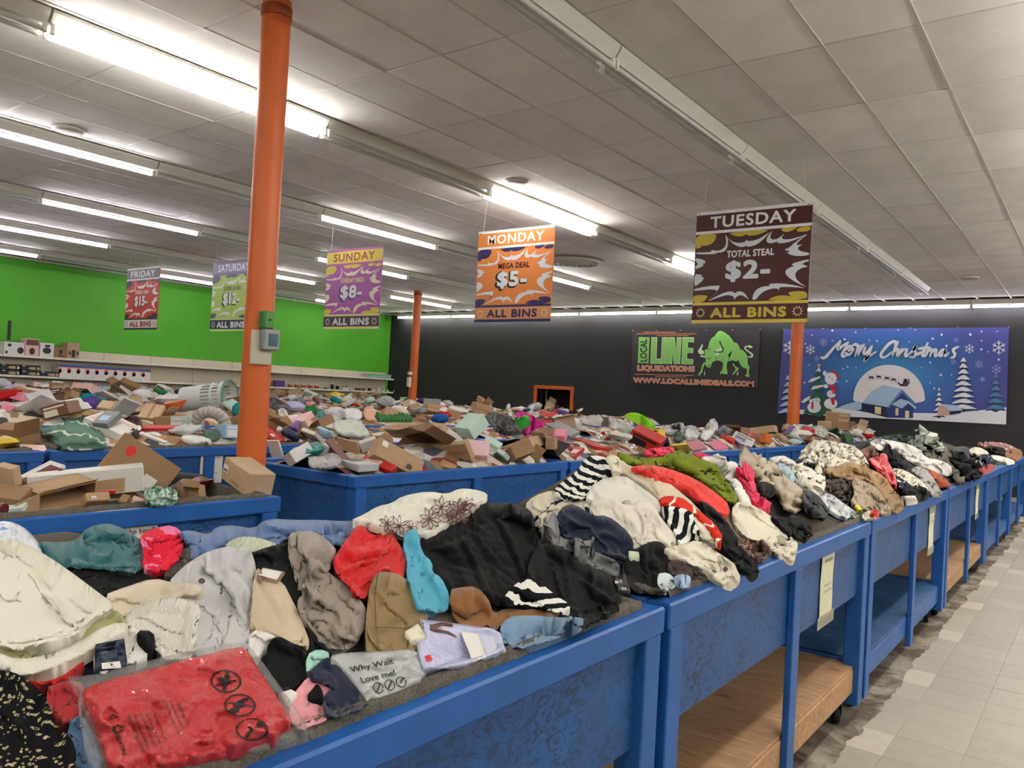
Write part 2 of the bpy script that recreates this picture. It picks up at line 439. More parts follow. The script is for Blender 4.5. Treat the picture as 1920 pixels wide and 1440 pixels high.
# ------------------------------------------------------------------ blue bins
RIM = CAMZ-.58
def m_blue(name, c, osb):
    q = NT(name); c = srgb(c); co = q.co('Object')
    nz = q.noise(5, 4, .6, co)
    base = q.ramp(nz, [(.3, tuple(x*.85 for x in c)), (.7, tuple(x*1.12 for x in c))])
    if osb:
        cs = q.co('Object', (20, 13, 24), (.5, .2, .1)); fl = q.noise(1.0, 4, .72, cs, 2.2)
        big = q.noise(3.2, 3, .6, co)
        mk = q.math('MULTIPLY', q.ramp(fl, [(.50, (0, 0, 0)), (.55, (1, 1, 1))]), q.ramp(big, [(.35, (.25,)*3), (.65, (.9,)*3)]))
        base = q.mix(mk, base, srgb('0f2238'))
        q.bump(fl, .5, .004)
    else:
        sc = q.noise(34, 6, .8, co, 2); mk = q.ramp(sc, [(.70, (0, 0, 0)), (.76, (1, 1, 1))])
        base = q.mix(q.math('MULTIPLY', mk, .45), base, srgb('6f94b5'))
        q.bump(q.noise(20, 3, .6, co), .12, .004)
    q.col(base); q.b.inputs['Roughness'].default_value = .42; q.b.inputs['Specular IOR Level'].default_value = .4
    return q.m
M_BLUE = m_blue('blue_paint_wood', '1b57a0', False)
M_BOSB = m_blue('blue_paint_strand_board', '18508f', True)
def m_wood():
    q = NT('raw_plywood'); co = q.co('Object', (1.2, 9, 9)); nz = q.noise(2.2, 6, .65, co, 1.8); kn = q.noise(3.1, 1, .5, q.co('Object', (1, 2.4, 1)))
    base = q.ramp(nz, [(.3, srgb('93704f')), (.55, srgb('b08a64')), (.75, srgb('c4a27c'))])
    q.col(q.mix(q.ramp(kn, [(.70, (0, 0, 0)), (.78, (1, 1, 1))]), base, srgb('5f3d24'))); q.b.inputs['Roughness'].default_value = .6; return q.m
M_PLY = m_wood()
def m_carpet():
    q = NT('grey_carpet'); co = q.co('Object'); nz = q.noise(240, 3, .8, co); n2 = q.noise(30, 4, .7, co)
    q.col(q.mix(.4, q.ramp(nz, [(.3, srgb('34312e')), (.7, srgb('8a847a'))]), q.ramp(n2, [(.3, srgb('3c3834')), (.7, srgb('857f76'))])))
    q.b.inputs['Roughness'].default_value = 1; q.b.inputs['Specular IOR Level'].default_value = .05; q.bump(nz, .8, .006); return q.m
M_CARPET = m_carpet()
M_RUB = flat('caster_rubber', '191817', .6); M_STEEL = flat('caster_steel', '55524c', .35, .8)
PB = RIM-.375      # lower edge of the side panels
def wobble_strip(p, q, up, wid, n=40, amp=.006):
    """strip of carpet lapped over a board's inner edge"""
    p = np.array(p, float); q = np.array(q, float); d = (q-p); Ld = np.linalg.norm(d); d /= Ld
    s = np.cross(d, [0, 0, 1.]); mb = MB(); sec = [(-wid/2, -.05), (-wid/2, up*.6), (-wid*.2, up), (wid*.25, up*.95), (wid/2, up*.5), (wid/2, -.05)]
    vs = []
    for i in range(n+1):
        c = p+d*Ld*i/n
        for a, b in sec:
            vs.append(c+s*(a+RNG.normal(0, amp*.5))+np.array([0, 0, b+RNG.normal(0, amp*.45)]))
    m = len(sec)
    mb.add(vs, [(i*m+j, i*m+j+1, (i+1)*m+j+1, (i+1)*m+j) for i in range(n) for j in range(m-1)]); return mb
def make_bin(y0, y1, xf, xb, label, ply=None, lining=False, detail=True, group='blue wooden bins on casters'):
    """open-topped bin; xf is its aisle face, xb its back face"""
    e = empty('wooden_bin', label, 'bin', ((xf+xb)/2, (y0+y1)/2, 0), group)
    ox, oy = (xf+xb)/2, (y0+y1)/2; W = abs(xf-xb)/2; L = (y1-y0)/2
    rt = .075; t = .045
    B = lambda n, a, b, m=M_BLUE, ch=.004: MB().bbox(a, b, ch).build(n, m, e)
    for sx in (1, -1):
        a, b = sorted((sx*W, sx*(W-.075)))
        B('top_rail', (a, -L, RIM-rt), (b, L, RIM), ch=.006)
        a, b = sorted((sx*(W-.03), sx*(W-.045)))
        B('side_panel', (a, -L+.03, PB), (b, L-.03, RIM-.01), M_BOSB, .002)
        for py in (-L+.06, 0, L-.06) if detail else (-L+.06, L-.06):
            a, b = sorted((sx*(W-.002), sx*(W-.03 if py == 0 else W-.085)))
            B('post', (a, py-.045, .1), (b, py+.045, RIM-rt+.002))
    for sy in (1, -1):
        a, b = sorted((sy*L, sy*(L-.06)))
        B('end_rail', (-W+.075, a, RIM-rt), (W-.075, b, RIM), ch=.006)
        a, b = sorted((sy*(L-.03), sy*(L-.045)))
        B('end_panel', (-W+.03, a, PB), (W-.03, b, RIM-.01), M_BOSB, .002)
    B('bin_floor', (-W+.04, -L+.04, PB), (W-.04, L-.04, PB+.015), M_BOSB, .002)
    if detail:
        m = ply or M_BLUE
        B('lower_shelf', (-W+.04, -L+.012, .285), (W-.035, L-.012, .303), M_PLY if ply else m_shelfblue(), .002)
        for sx in (1, -1):
            a, b = sorted((sx*(W-.03), sx*(W-.07))); B('shelf_joist', (a, -L+.02, .165), (b, L-.02, .285), m)
        for sy in (1, -1):
            a, b = sorted((sy*(L-.012), sy*(L-.05))); B('end_joist', (-W+.07, a, .165), (W-.07, b, .31 if sy > 0 else .285), M_BLUE)
        for sx in (1, -1):
            for sy in (1, -1):
                c = empty('caster', loc=(sx*(W-.10), sy*(L-.14), 0)); c.parent = e
                MB().lathe([(0, -.016), (.042, -.016), (.048, -.01), (.048, .01), (.042, .016), (0, .016)], 18, (0, 0, .05), 'x').build('wheel', M_RUB, c, True)
                MB().bbox((-.028, -.03, .05), (-.02, .02, .13), .003).bbox((.02, -.03, .05), (.028, .02, .13), .003).bbox((-.04, -.045, .13), (.04, .035, .166), .003).build('fork', M_STEEL, c)
                c.rotation_euler.z = random.uniform(-1, 1)
    if lining:
        i = .055
        for n, (p, q) in enumerate([((W-i, -L+.07, RIM-.01), (W-i, L-.07, RIM-.01)), ((W-i, L-.075, RIM-.01), (-W+i, L-.075, RIM-.01)), ((-W+i, L-.07, RIM-.01), (-W+i, -L+.07, RIM-.01)), ((W-i, -L+.075, RIM-.01), (-W+i, -L+.075, RIM-.01))]):
            wobble_strip(p, q,   .03, .034, 70 if n != 1 else 30).build('carpet_lining', M_CARPET, e, 'all')
    return e
_sb = []
def m_shelfblue():
    if not _sb:
        q = NT('scuffed_blue_shelf'); c = srgb('2a527f'); co = q.co('Object'); nz = q.noise(6, 6, .7, co)
        q.col(q.ramp(nz, [(.3, tuple(x*.6 for x in c)), (.55, c), (.75, srgb('55789c'))])); q.b.inputs['Roughness'].default_value = .6; _sb.append(q.m)
    return _sb[0]
RB = [(-.36, 2.06), (2.09, 4.50), (4.53, 7.1), (7.13, 9.75), (9.78, 12.4), (12.43, 15.0)]
RXF, RXB = -.97, -2.17
rl = ['nearest bin of the aisle row, grey carpet over its rim', 'second bin of the aisle row, over a bare plywood shelf', 'third bin of the aisle row with a blue lower shelf', 'fourth bin of the aisle row', 'fifth bin of the aisle row', 'farthest bin of the aisle row']
for k, (a, b) in enumerate(RB):
    make_bin(a, b, RXF, RXB, 'blue painted ' + rl[k], ply=M_PLY if k in (0, 1, 3) else None, lining=k < 2)
MXF, MXB = -3.72, -4.92
MBIN = [(3.36+2.48*k, 3.36+2.48*k+2.44) for k in range(4)] + [(13.28, 15.72), (15.76, 18.2)]
for k, (a, b) in enumerate(MBIN):
    make_bin(a, b, MXF, MXB, f'blue painted bin, {NTH[k]} in the middle row heaped with cartons', lining=False)
LXF, LXB = -3.25, -4.45
make_bin(.02, 2.46, LXF, LXB, 'blue painted bin of cardboard boxes at the left, its carpeted rim before the orange column', lining=True)
TXF, TXB = -5.82, -7.02
TB = [(-.02, 2.42), (2.46, 4.9), (4.94, 7.38), (7.42, 9.86), (9.9, 12.34), (12.38, 14.82)]
for k, (a, b) in enumerate(TB):
    make_bin(a, b, TXF, TXB, f'blue painted bin behind the orange column, {NTH[k]} in the third row', lining=k < 2, detail=k < 3)
FAR = [-8.35, -10.7, -13.05, -15.6, -17.7]
for r, x in enumerate(FAR):
    for k in range(3):
        a = 2.6+4.9*k
        make_bin(a, a+4.8, x, x-1.2, f'long blue bin, {NTH[k]} in the {NTH[r+3]} row towards the green wall', detail=False)
# paper notices taped to the bins
M_PAPER = flat('notice_paper', 'dcd9cf', .7, var=.03)
M_PAPERY = flat('notice_paper_cream', 'd9d6b8', .7, var=.03)
M_INK = flat('print_black', '1b1a1a', .6); M_INKG = flat('print_grey', '7b7f86', .7)
M_TAPE = flat('clear_tape', 'b9b7a0', .25, alpha=.55)
def notice(label, p, wd, ht, axis, lines, mat=M_PAPER, tape=True, ink=M_INKG, tilt=0.):
    """sheet on a +x face (axis 'x')"""
    e = empty('paper_notice', label, 'paper notice', p); e.rotation_euler = (tilt, 0, 0)
    n = 8
    vs = [(.004+.003*math.sin(i*1.1)*(1-i/n), -wd/2+wd*j, ht/2-ht*i/n) for i in range(n+1) for j in (0, 1)]
    m = MB().add(vs, [(2*i, 2*i+2, 2*i+3, 2*i+1) for i in range(n)])
    m.add([(x-.0015, y, z) for x, y, z in vs], [(2*i, 2*i+1, 2*i+3, 2*i+2) for i in range(n)]); m.build('sheet', mat, e)
    t = MB()
    for s, y, z, h in lines: add_text(t, s, y*wd, z*ht, None, h, lambda a, b: (.0085, a, b), .01)
    if t.v: t.build('printed_lines', ink, e)
    if tape:
        for sz in (1, -1):
            MB().bbox((.006, -wd/2-.03, sz*ht/2-.035), (.0075, wd/2+.03, sz*ht/2+.02), .0005).build('tape', M_TAPE, e)
    return e
xs = RXF-.028
def nloc(u, v, x): p = on_x(u, v, x); return (x, float(p[1]), float(p[2]))
a = nloc(1549, 1088, xs); notice('long cream notice taped with clear tape to the second aisle bin', a, .2, .34, 'x', [('PLEASE DO NOT', 0, .36, .016), ('OPEN BOXES', 0, .28, .016), ('THANK YOU', 0, -.05, .014), ('FOR SHOPPING', 0, -.13, .014)], M_PAPERY)
a = nloc(1745, 992, xs); notice('pale notice taped to the third aisle bin', a, .2, .30, 'x', [('PLEASE DO NOT', 0, .3, .016), ('OPEN BOXES', 0, .2, .016)], M_PAPERY)
a = nloc(1831, 938, xs); notice('narrow pale notice taped to the fourth aisle bin', a, .2, .30, 'x', [], M_PAPERY)
a = nloc(238, 985, LXF-.028); notice('white notice on the box bin behind the teal shirt', a, .27, .14, 'x', [('Please do not open', 0, .12, .024), ('items at the bins!!', 0, -.2, .024)], M_PAPER, False, M_INK)
a = nloc(396, 874, TXF-.028); notice('white notice on the blue bin just left of the nearest orange column', a, .2, .28, 'x', [('Please do not open', 0, .36, .016), ('items at the bins', 0, .25, .016), ('Please ask us', 0, -.2, .016)], M_PAPER, False)
# ------------------------------------------------------------------ heaps and the cloth laid on them
def vnoise(x, y, seed):
    """smooth lattice noise in -1..1"""
    x = np.asarray(x, float); y = np.asarray(y, float)
    xi = np.floor(x).astype(np.int64); yi = np.floor(y).astype(np.int64); fx = x-xi; fy = y-yi
    fx = fx*fx*fx*(fx*(fx*6-15)+10); fy = fy*fy*fy*(fy*(fy*6-15)+10)
    def h(a, b):
        n = (a*374761393+b*668265263+seed*974634777) & 0x7fffffff
        n = ((n ^ (n >> 13))*1274126177) & 0x7fffffff
        return ((n ^ (n >> 16)) & 0xffff)/32767.5-1
    return (h(xi, yi)*(1-fx)+h(xi+1, yi)*fx)*(1-fy)+(h(xi, yi+1)*(1-fx)+h(xi+1, yi+1)*fx)*fy
class Heap:
    """a mound z = H(x,y) filling a row of bins; ridge gives its crest (y, z above the camera)"""
    def __init__(s, xf, xb, ridge, xr=None, edge=None, lump=.0, seed=1, p=2.0, over=True, pb=None):
        s.xf, s.xb = max(xf, xb), min(xf, xb); s.xr = (xf+xb)/2 if xr is None else xr
        s.ry = np.array([a for a, b in ridge], float); s.rz = np.array([b for a, b in ridge], float)+CAMZ
        s.edge = RIM-.012 if edge is None else edge; s.lump = lump; s.seed = seed; s.p = p; s.over = over
        s.pb = pb or p
    def H(s, x, y):
        r = np.interp(y, s.ry, s.rz)
        inner_f, inner_b = s.xf-.07, s.xb+.07
        t = np.where(x > s.xr, (x-s.xr)/(inner_f-s.xr), (s.xr-x)/(s.xr-inner_b))
        z = s.edge+(r-s.edge)*(1-np.minimum(t, 1)**np.where(x > s.xr, s.p, s.pb))
        if s.lump: z = z+s.lump*(vnoise(x*4.1, y*4.1, s.seed)*.7+vnoise(x*9, y*9, s.seed+1)*.3)*np.clip(1-t**4, 0, 1)
        out = np.maximum(x-s.xf, s.xb-x)          # beyond the outer faces the cloth hangs down
        rimtop = RIM+.012
        z = np.where(t > 1, np.minimum(np.maximum(z, rimtop), rimtop), z) if s.over else z
        z = np.where(out > 0, rimtop-out*9, z)
        return z
    def hit(s, u, v, off=0.):
        u = np.asarray(u, float); v = np.asarray(v, float); off = np.broadcast_to(np.asarray(off, float), u.shape)
        d = ray(u, v)
        # distances at which the ray crosses the mound's footprint
        with np.errstate(divide='ignore', invalid='ignore'):
            t0 = (s.xf+.16-CAM[0])/d[:, 0]; t1 = (s.xb-.05-CAM[0])/d[:, 0]
        t0 = np.where(t0 < .2, .2, t0); t1 = np.where((t1 < 0) | (t1 > 60), 60, t1)
        N = 160
        T = t0[:, None]+(t1-t0)[:, None]*np.linspace(0, 1, N)[None]
        P = CAM[None, None]+d[:, None]*T[..., None]
        f = P[..., 2]-s.H(P[..., 0], P[..., 1])-off[:, None]
        below = f < 0
        k = np.argmax(below, 1); has = below.any(1)
        idx = np.arange(len(u))
        k0 = np.maximum(k-1, 0)
        fa, fb = f[idx, k0], f[idx, k]
        w = np.clip(fa/(fa-fb+1e-12), 0, 1)
        th = T[idx, k0]+(T[idx, k]-T[idx, k0])*w
        th = np.where(has & (k > 0), th, np.where(has, T[:, 0], T[idx, np.argmin(f, 1)]))
        return CAM+d*th[:, None], th
    def mesh(s, name, mat, y0, y1, step=.05, sink=.03):
        xs = np.arange(s.xb+.075, s.xf-.07, step); ys = np.arange(y0, y1, step)
        X, Y = np.meshgrid(xs, ys); Z = s.H(X, Y)-sink+vnoise(X*14, Y*14, 7)*.012
        n, m = X.shape; mb = MB()
        mb.v = list(zip(X.ravel().tolist(), Y.ravel().tolist(), Z.ravel().tolist()))
        mb.f = [(i*m+j, i*m+j+1, (i+1)*m+j+1, (i+1)*m+j) for i in range(n-1) for j in range(m-1)]
        return mb.build(name, mat, None, 'all', fix=False)
RS = 2.0                                    # raster pitch in photo pixels
LIFT = np.zeros((int(1440/RS)+60, int(1920/RS)+60), np.float32)   # how high the laid cloth stands above its mound, over the view
OFFU = OFFV = 30
def _box(a, r):
    if r < 1: return a
    k = 2*r+1
    for ax in (0, 1):
        p = np.pad(a, [(r+1, r) if i == ax else (0, 0) for i in (0, 1)], mode='edge'); c = np.cumsum(p, axis=ax)
        a = (np.take(c, range(k, c.shape[ax]), ax)-np.take(c, range(0, c.shape[ax]-k), ax))/k
    return a
def smooth_poly(poly, it=2, closed=True):
    p = np.array(poly, float)
    for _ in range(it):
        q = np.roll(p, -1, 0)
        p = np.stack([p*.75+q*.25, p*.25+q*.75], 1).reshape(-1, 2)
    return p
def resample(p, step):
    q = np.vstack([p, p[:1]]); L = np.hypot(*np.diff(q, axis=0).T); c = np.concatenate([[0], np.cumsum(L)])
    n = max(8, int(c[-1]/step)); t = np.linspace(0, c[-1], n, endpoint=False)
    return np.stack([np.interp(t, c, q[:, 0]), np.interp(t, c, q[:, 1])], 1)
def inside(P, poly):
    x, y = P[:, 0], P[:, 1]; r = np.zeros(len(P), bool)
    a = poly; b = np.roll(poly, -1, 0)
    for (x0, y0), (x1, y1) in zip(a, b):
        if y0 == y1: continue
        c = (y0 > y) != (y1 > y); r ^= c & (x < (x1-x0)*(y-y0)/(y1-y0)+x0)
    return r
def edge_dist(P, poly):
    d = np.full(len(P), 1e9); a = poly; b = np.roll(poly, -1, 0)
    for p, q in zip(a, b):
        e = q-p; l = (e@e)+1e-9; t = np.clip(((P-p)@e)/l, 0, 1); w = P-p-t[:, None]*e
        d = np.minimum(d, (w*w).sum(1))
    return np.sqrt(d)
def folds(P, size, spec, seed):
    """height of the folds at photo points P, about -1..1"""
    f = np.zeros(len(P)); c = P.mean(0)
    for k, (kind, ang, lam, amp) in enumerate(spec):
        a = math.radians(ang); ca, sa = math.cos(a), math.sin(a)
        al = P[:, 0]*ca+P[:, 1]*sa; ac = -P[:, 0]*sa+P[:, 1]*ca      # along and across the fold
        wx = vnoise(P[:, 0]/(lam*2.3), P[:, 1]/(lam*2.3), seed+31*k)*lam*.8
        if kind == 'r':      # long folds: rounded tops, creased valleys
            n = np.abs(vnoise((ac+wx)/lam, al/(lam*4.2), seed+7*k)); a2 = ac*.94+al*.34; b2 = al*.94-ac*.34
            n2 = np.abs(vnoise((a2+wx*.7)/lam*1.9+9, b2/(lam*2.6), seed+7*k+3)); n3 = np.abs(vnoise((ac*.9-al*.43)/lam*3.6, al/(lam*1.4), seed+7*k+5))
            sw = (ac+wx*1.5)/(lam*2.6)+.5*vnoise(al/(lam*3.1), ac/(lam*3.1), seed+9*k); sw = sw-np.floor(sw)
            lay = np.where(sw < .8, sw/.8, (1-sw)/.2); lay = lay*np.clip(.5+1.2*vnoise(al/(lam*2.6), ac/(lam*3.4), seed+11*k), 0, 1)
            r1 = np.clip(1-2.6*np.abs(vnoise((ac*.98+al*.2+wx)/lam*1.5+5, al/(lam*3.6), seed+13*k)), 0, 1)**1.5; r2 = np.clip(1-3*np.abs(vnoise((ac*.85-al*.5+wx*.5)/lam*2.4, (al*.85+ac*.5)/(lam*2.2)+3, seed+17*k)), 0, 1)**1.5
            g = 1.7*n**.85+.9*n2**.85+.4*n3+1.9*lay+1.1*r1+.8*r2-2.2
        elif kind == 'p':    # gathers: even rounded waves
            n = np.abs(np.sin((ac+wx*1.6)/lam*math.pi))*(.6+.4*vnoise(al/(lam*3), ac/(lam*3), seed+k)); g = 2*n-.8+.6*np.abs(vnoise((ac+wx)/lam*1.7, al/(lam*4), seed+3))
        elif kind == 'c':    # crumple
            n = np.abs(vnoise((P[:, 0]+wx)/lam, (P[:, 1]*1.5-wx)/lam, seed+5*k)); n2 = np.abs(vnoise((P[:, 0]*.8-P[:, 1]*.9)/lam*1.9, (P[:, 1]+wx)/lam*1.6, seed+5*k+2))
            r1 = np.clip(1-2.8*np.abs(vnoise((P[:, 0]*.9+P[:, 1]*.6+wx)/lam*1.2+5, (P[:, 1]*.9-P[:, 0]*.6)/lam*.7, seed+13*k)), 0, 1)**1.5
            g = 2.0*n**.8+1.0*n2**.8+1.3*r1-1.5
        else:                # swells
            g = vnoise(P[:, 0]/lam, P[:, 1]/lam, seed+k)
        f += amp*g
    return f
def drape(heap, W, Q, fs, pinned, ang, ex, iters, under, i0, j0):
    """let a laid cloth with some spare width buckle into folds and settle on what lies below"""
    F = np.array([f for f in fs if len(f) == 3]); n = len(W); P = W.copy()
    E = np.vstack([F[:, [0, 1]], F[:, [1, 2]], F[:, [2, 0]]]); opp = np.concatenate([F[:, 2], F[:, 0], F[:, 1]])
    key = np.minimum(E[:, 0], E[:, 1]).astype(np.int64)*n+np.maximum(E[:, 0], E[:, 1]); o = np.argsort(key, kind='stable'); ks = key[o]
    same = np.nonzero(ks[1:] == ks[:-1])[0]; B = np.stack([opp[o][same], opp[o][same+1]], 1)
    _, ui = np.unique(key, return_index=True); E = E[ui]
    def rest(E):
        d = Q[E[:, 1]]-Q[E[:, 0]]; t = np.arctan2(d[:, 1], d[:, 0])-math.radians(ang)
        return np.linalg.norm(P[E[:, 1]]-P[E[:, 0]], axis=1)*(1.03+ex*np.sin(t)**2)
    A = np.vstack([E, B]); L = np.concatenate([rest(E), rest(B)]); K = np.concatenate([np.full(len(E), 1.), np.full(len(B), .32)])
    free = (~pinned).astype(float); a, b = A[:, 0], A[:, 1]
    cnt = np.bincount(a, K, n)+np.bincount(b, K, n)+1e-6
    floor = P[:, 2]-.5
    for it in range(iters):
        d = P[b]-P[a]; l = np.linalg.norm(d, axis=1)+1e-9; c = (K*(l-L)/l*.5)[:, None]*d
        D = np.stack([np.bincount(a, c[:, k], n)-np.bincount(b, c[:, k], n) for k in range(3)], 1)
        P += D*(1.7/cnt*free)[:, None]
        P[:, 2] -= .00035*free*(1 if it < iters*.8 else 0)
        if it % 6 == 0 or it == iters-1:
            q = P-CAM; z = q@FW; u = 960+FPX*(q@RT)/z; v = 720-FPX*(q@UP)/z
            x = np.clip(u/RS+OFFU-j0, 0, under.shape[1]-1.001); y = np.clip(v/RS+OFFV-i0, 0, under.shape[0]-1.001); xi = x.astype(int); yi = y.astype(int); fx = x-xi; fy = y-yi
            lf = (under[yi, xi]*(1-fx)+under[yi, xi+1]*fx)*(1-fy)+(under[yi+1, xi]*(1-fx)+under[yi+1, xi+1]*fx)*fy
            floor = np.minimum(heap.H(P[:, 0], P[:, 1])+lf+.008, W[:, 2]+.09)
        P[:, 2] = np.where(free > 0, np.maximum(P[:, 2], floor), P[:, 2])
    return P
CLOTH_N = [0]
SIM = True
THICK = .45
def cloth(heap, name, label, cat, poly, mat, T=.025, fold=(('r', 30, 30, .02),), step=4.6, blur=9, sharp=False, hem=None, group=None, parent=None, rot=0., ext=None, base=None, sim=None, w=None):
    """a piece of cloth (or bag) lying on the mound inside the outline the photo shows; returns object"""
    CLOTH_N[0] += 1; seed = CLOTH_N[0]*53+7
    poly = np.array(poly, float) if sharp else smooth_poly(poly, 1)
    b = resample(poly, step)
    lo = poly.min(0)-8; hi = poly.max(0)+8
    i0, i1 = int((lo[1])/RS)+OFFV, int(hi[1]/RS)+OFFV+2; j0, j1 = int(lo[0]/RS)+OFFU, int(hi[0]/RS)+OFFU+2
    i0, j0 = max(i0, 0), max(j0, 0); i1, j1 = min(i1, LIFT.shape[0]), min(j1, LIFT.shape[1])
    JJ, II = np.meshgrid(np.arange(j0, j1), np.arange(i0, i1))
    P = np.stack([(JJ.ravel()-OFFU)*RS, (II.ravel()-OFFV)*RS], 1)
    ins = inside(P, b); ed = edge_dist(P, b)
    cen = b.mean(0); _, th = heap.hit(np.array([cen[0]]), np.array([cen[1]]))
    mpp = float(th[0])/FPX                                   # metres per photo pixel there
    T = T*THICK; wd = (w or .011)/mpp
    pr = np.sqrt(np.clip(1-(1-np.minimum(ed/wd, 1))**2, 0, 1)); pr = np.where(ins, pr, 0)
    under = LIFT[i0:i1, j0:j1]
    R = max(1, int(blur/RS)) if blur else 0
    ub = _box(_box(under.astype(float), R), R) if R else under.astype(float)
    us = _box(_box(under.astype(float), 2), 2).ravel()
    blend = np.clip(ed/(.05/mpp), 0, 1); blend = blend*blend*(3-2*blend)
    ub = us*(1-blend)+np.maximum(ub.ravel(), us*.6+ub.ravel()*.4)*blend
    ub = np.where(ub > .05, .05+(ub-.05)*.45, ub)
    fo = folds(P, hi-lo, fold, seed)
    if ins.any() and len(fold): fo = np.clip(fo-np.percentile(fo[ins], 12), -.006, None)
    fo = fo*(.25+.75*np.clip(ed/(.03/mpp), 0, 1))
    off = ub+T*pr+fo*(np.where(ins, 1, 0)*.9+.1)
    if hem is None and cat not in ('tag', 'bag', 'bagged garment', 'plastic sleeve', 'packet', 'pouch', 'card', 'mailer') and not sharp: hem = .014
    if hem:
        hp = hem/mpp; off -= np.where((ed > hp*.8) & (ed < hp*1.25) & ins, .0035, 0)
    umx = under.astype(float)
    for ax in (0, 1): umx = np.maximum(umx, np.maximum(np.roll(umx, 1, ax), np.roll(umx, -1, ax)))
    uu = _box(umx, 1).ravel(); dd = off-uu-.005; off = uu+.005+.5*(dd+np.sqrt(dd*dd+.00006))
    grid = off.reshape(II.shape)
    new = np.where(ins, off, under.ravel()).reshape(II.shape); LIFT[i0:i1, j0:j1] = new
    def samp(Q):
        x = np.clip(Q[:, 0]/RS+OFFU-j0, 0, grid.shape[1]-1.001); y = np.clip(Q[:, 1]/RS+OFFV-i0, 0, grid.shape[0]-1.001)
        xi = x.astype(int); yi = y.astype(int); fx = x-xi; fy = y-yi
        return (grid[yi, xi]*(1-fx)+grid[yi, xi+1]*fx)*(1-fy)+(grid[yi+1, xi]*(1-fx)+grid[yi+1, xi+1]*fx)*fy
    # interior points
    gx, gy = np.meshgrid(np.arange(lo[0], hi[0], step), np.arange(lo[1], hi[1], step*.87))
    gx = gx+((np.arange(gx.shape[0]) % 2)*step/2)[:, None]
    G = np.stack([gx.ravel(), gy.ravel()], 1)+RNG.normal(0, step*.08, (gx.size, 2))
    G = G[inside(G, b)]; G = G[edge_dist(G, b) > step*.55]
    A = np.vstack([b, G]); nb = len(b)
    vs, _, fs, *_r2 = delaunay_2d_cdt([Vector(p) for p in A], [], [list(range(nb))], 1, 1e-4)
    Q = np.array([tuple(p) for p in vs])
    W, th = heap.hit(Q[:, 0], Q[:, 1], samp(Q)+(.0 if base is None else base))
    nv = len(Q)
    if sim is None: sim = 0 if (sharp or not fold or step < 2.6 or cat in ('tag', 'packet', 'pouch', 'bagged garment', 'plastic sleeve', 'plastic bag', 'card', 'scrap')) else .21
    if mpp*FPX > 8.5: sim = 0
    elif mpp*FPX > 5: sim = min(sim, .15)
    if sim and SIM:
        pin = np.zeros(nv, bool); pin[:nb] = True
        W0 = W; W = drape(heap, W, Q, [tuple(f) for f in fs], pin, fold[0][1]+(90 if fold[0][0] == 'c' else 0), sim, 110, umx, i0, j0)
        q = W-CAM; z = q@FW; pu = 960+FPX*(q@RT)/z; pv = 720-FPX*(q@UP)/z; lf = W[:, 2]-heap.H(W[:, 0], W[:, 1])
        yi = np.clip((pv/RS+OFFV-i0).astype(int), 1, II.shape[0]-3); xi = np.clip((pu/RS+OFFU-j0).astype(int), 1, II.shape[1]-3); ok = np.abs(lf) < .3
        sp = np.full(II.shape, -1.)
        for ddy in (-1, 0, 1, 2):
            for ddx in (-1, 0, 1, 2): np.maximum.at(sp, (yi[ok]+ddy, xi[ok]+ddx), lf[ok])
        mm = sp > -.5; new = np.where(mm, np.maximum(sp, np.where(ins.reshape(II.shape), new*.5, new)), new); LIFT[i0:i1, j0:j1] = new
    # skirt: the border turned under
    ring = list(range(nb)) if len(_r2) == 0 else None
    from collections import Counter
    ec = Counter(); ed_dir = {}
    for f in fs:
        for x, y in zip(f, f[1:]+f[:1]):
            k = (min(x, y), max(x, y)); ec[k] += 1; ed_dir[k] = (x, y)
    be = [ed_dir[k] for k, c in ec.items() if c == 1]
    bi = {}
    V = [tuple(p) for p in W]
    for x, y in be:
        for q in (x, y):
            if q not in bi:
                bi[q] = len(V); away = (W[q]-CAM); away = away/np.linalg.norm(away)
                V.append(tuple(W[q]+away*.012+np.array([0, 0, -.018])))
    F = [tuple(f) for f in fs]+[(y, x, bi[x], bi[y]) for x, y in be]
    me = bpy.data.meshes.new(name); me.from_pydata(V, [], F)
    # texture space: the cloth's own plane, in metres, turned by rot
    pts = np.vstack([Q, Q[[q for q in bi]]]) if bi else Q
    base_uv = (pts-cen)*mpp
    # foreshortening along the view is undone roughly
    base_uv[:, 1] *= 1.7
    h = samp(pts)
    base_uv[:, 1] += h*1.5; base_uv[:, 0] += (h-h.mean())*.6
    c, s_ = math.cos(math.radians(rot)), math.sin(math.radians(rot)); base_uv = base_uv@np.array([[c, -s_], [s_, c]])
    uvl = me.uv_layers.new(name='UVMap'); li = np.zeros(len(me.loops), np.int32); me.loops.foreach_get('vertex_index', li)
    uvl.data.foreach_set('uv', base_uv[li].astype(np.float32).ravel())
    me.polygons.foreach_set('use_smooth', [True]*len(me.polygons)); me.materials.append(mat); me.update()
    o = link(name, me, parent)
    if parent is None: tag(o, label, cat, group)
    o_samp = samp
    def at(u, v, lift=.003):
        """a point on this piece's surface, from its photo position"""
        u = np.atleast_1d(np.asarray(u, float)); v = np.atleast_1d(np.asarray(v, float))
        if sim and SIM:
            x = np.clip(u/RS+OFFU-j0, 0, new.shape[1]-1).astype(int); y = np.clip(v/RS+OFFV-i0, 0, new.shape[0]-1).astype(int); o_ = new[y, x]+.001
        else: o_ = samp(np.stack([u, v], 1))+(.0 if base is None else base)
        p, t = heap.hit(u, v, o_)
        return p-ray(u, v)*lift
    cloth.at = at; cloth.mpp = mpp
    return o
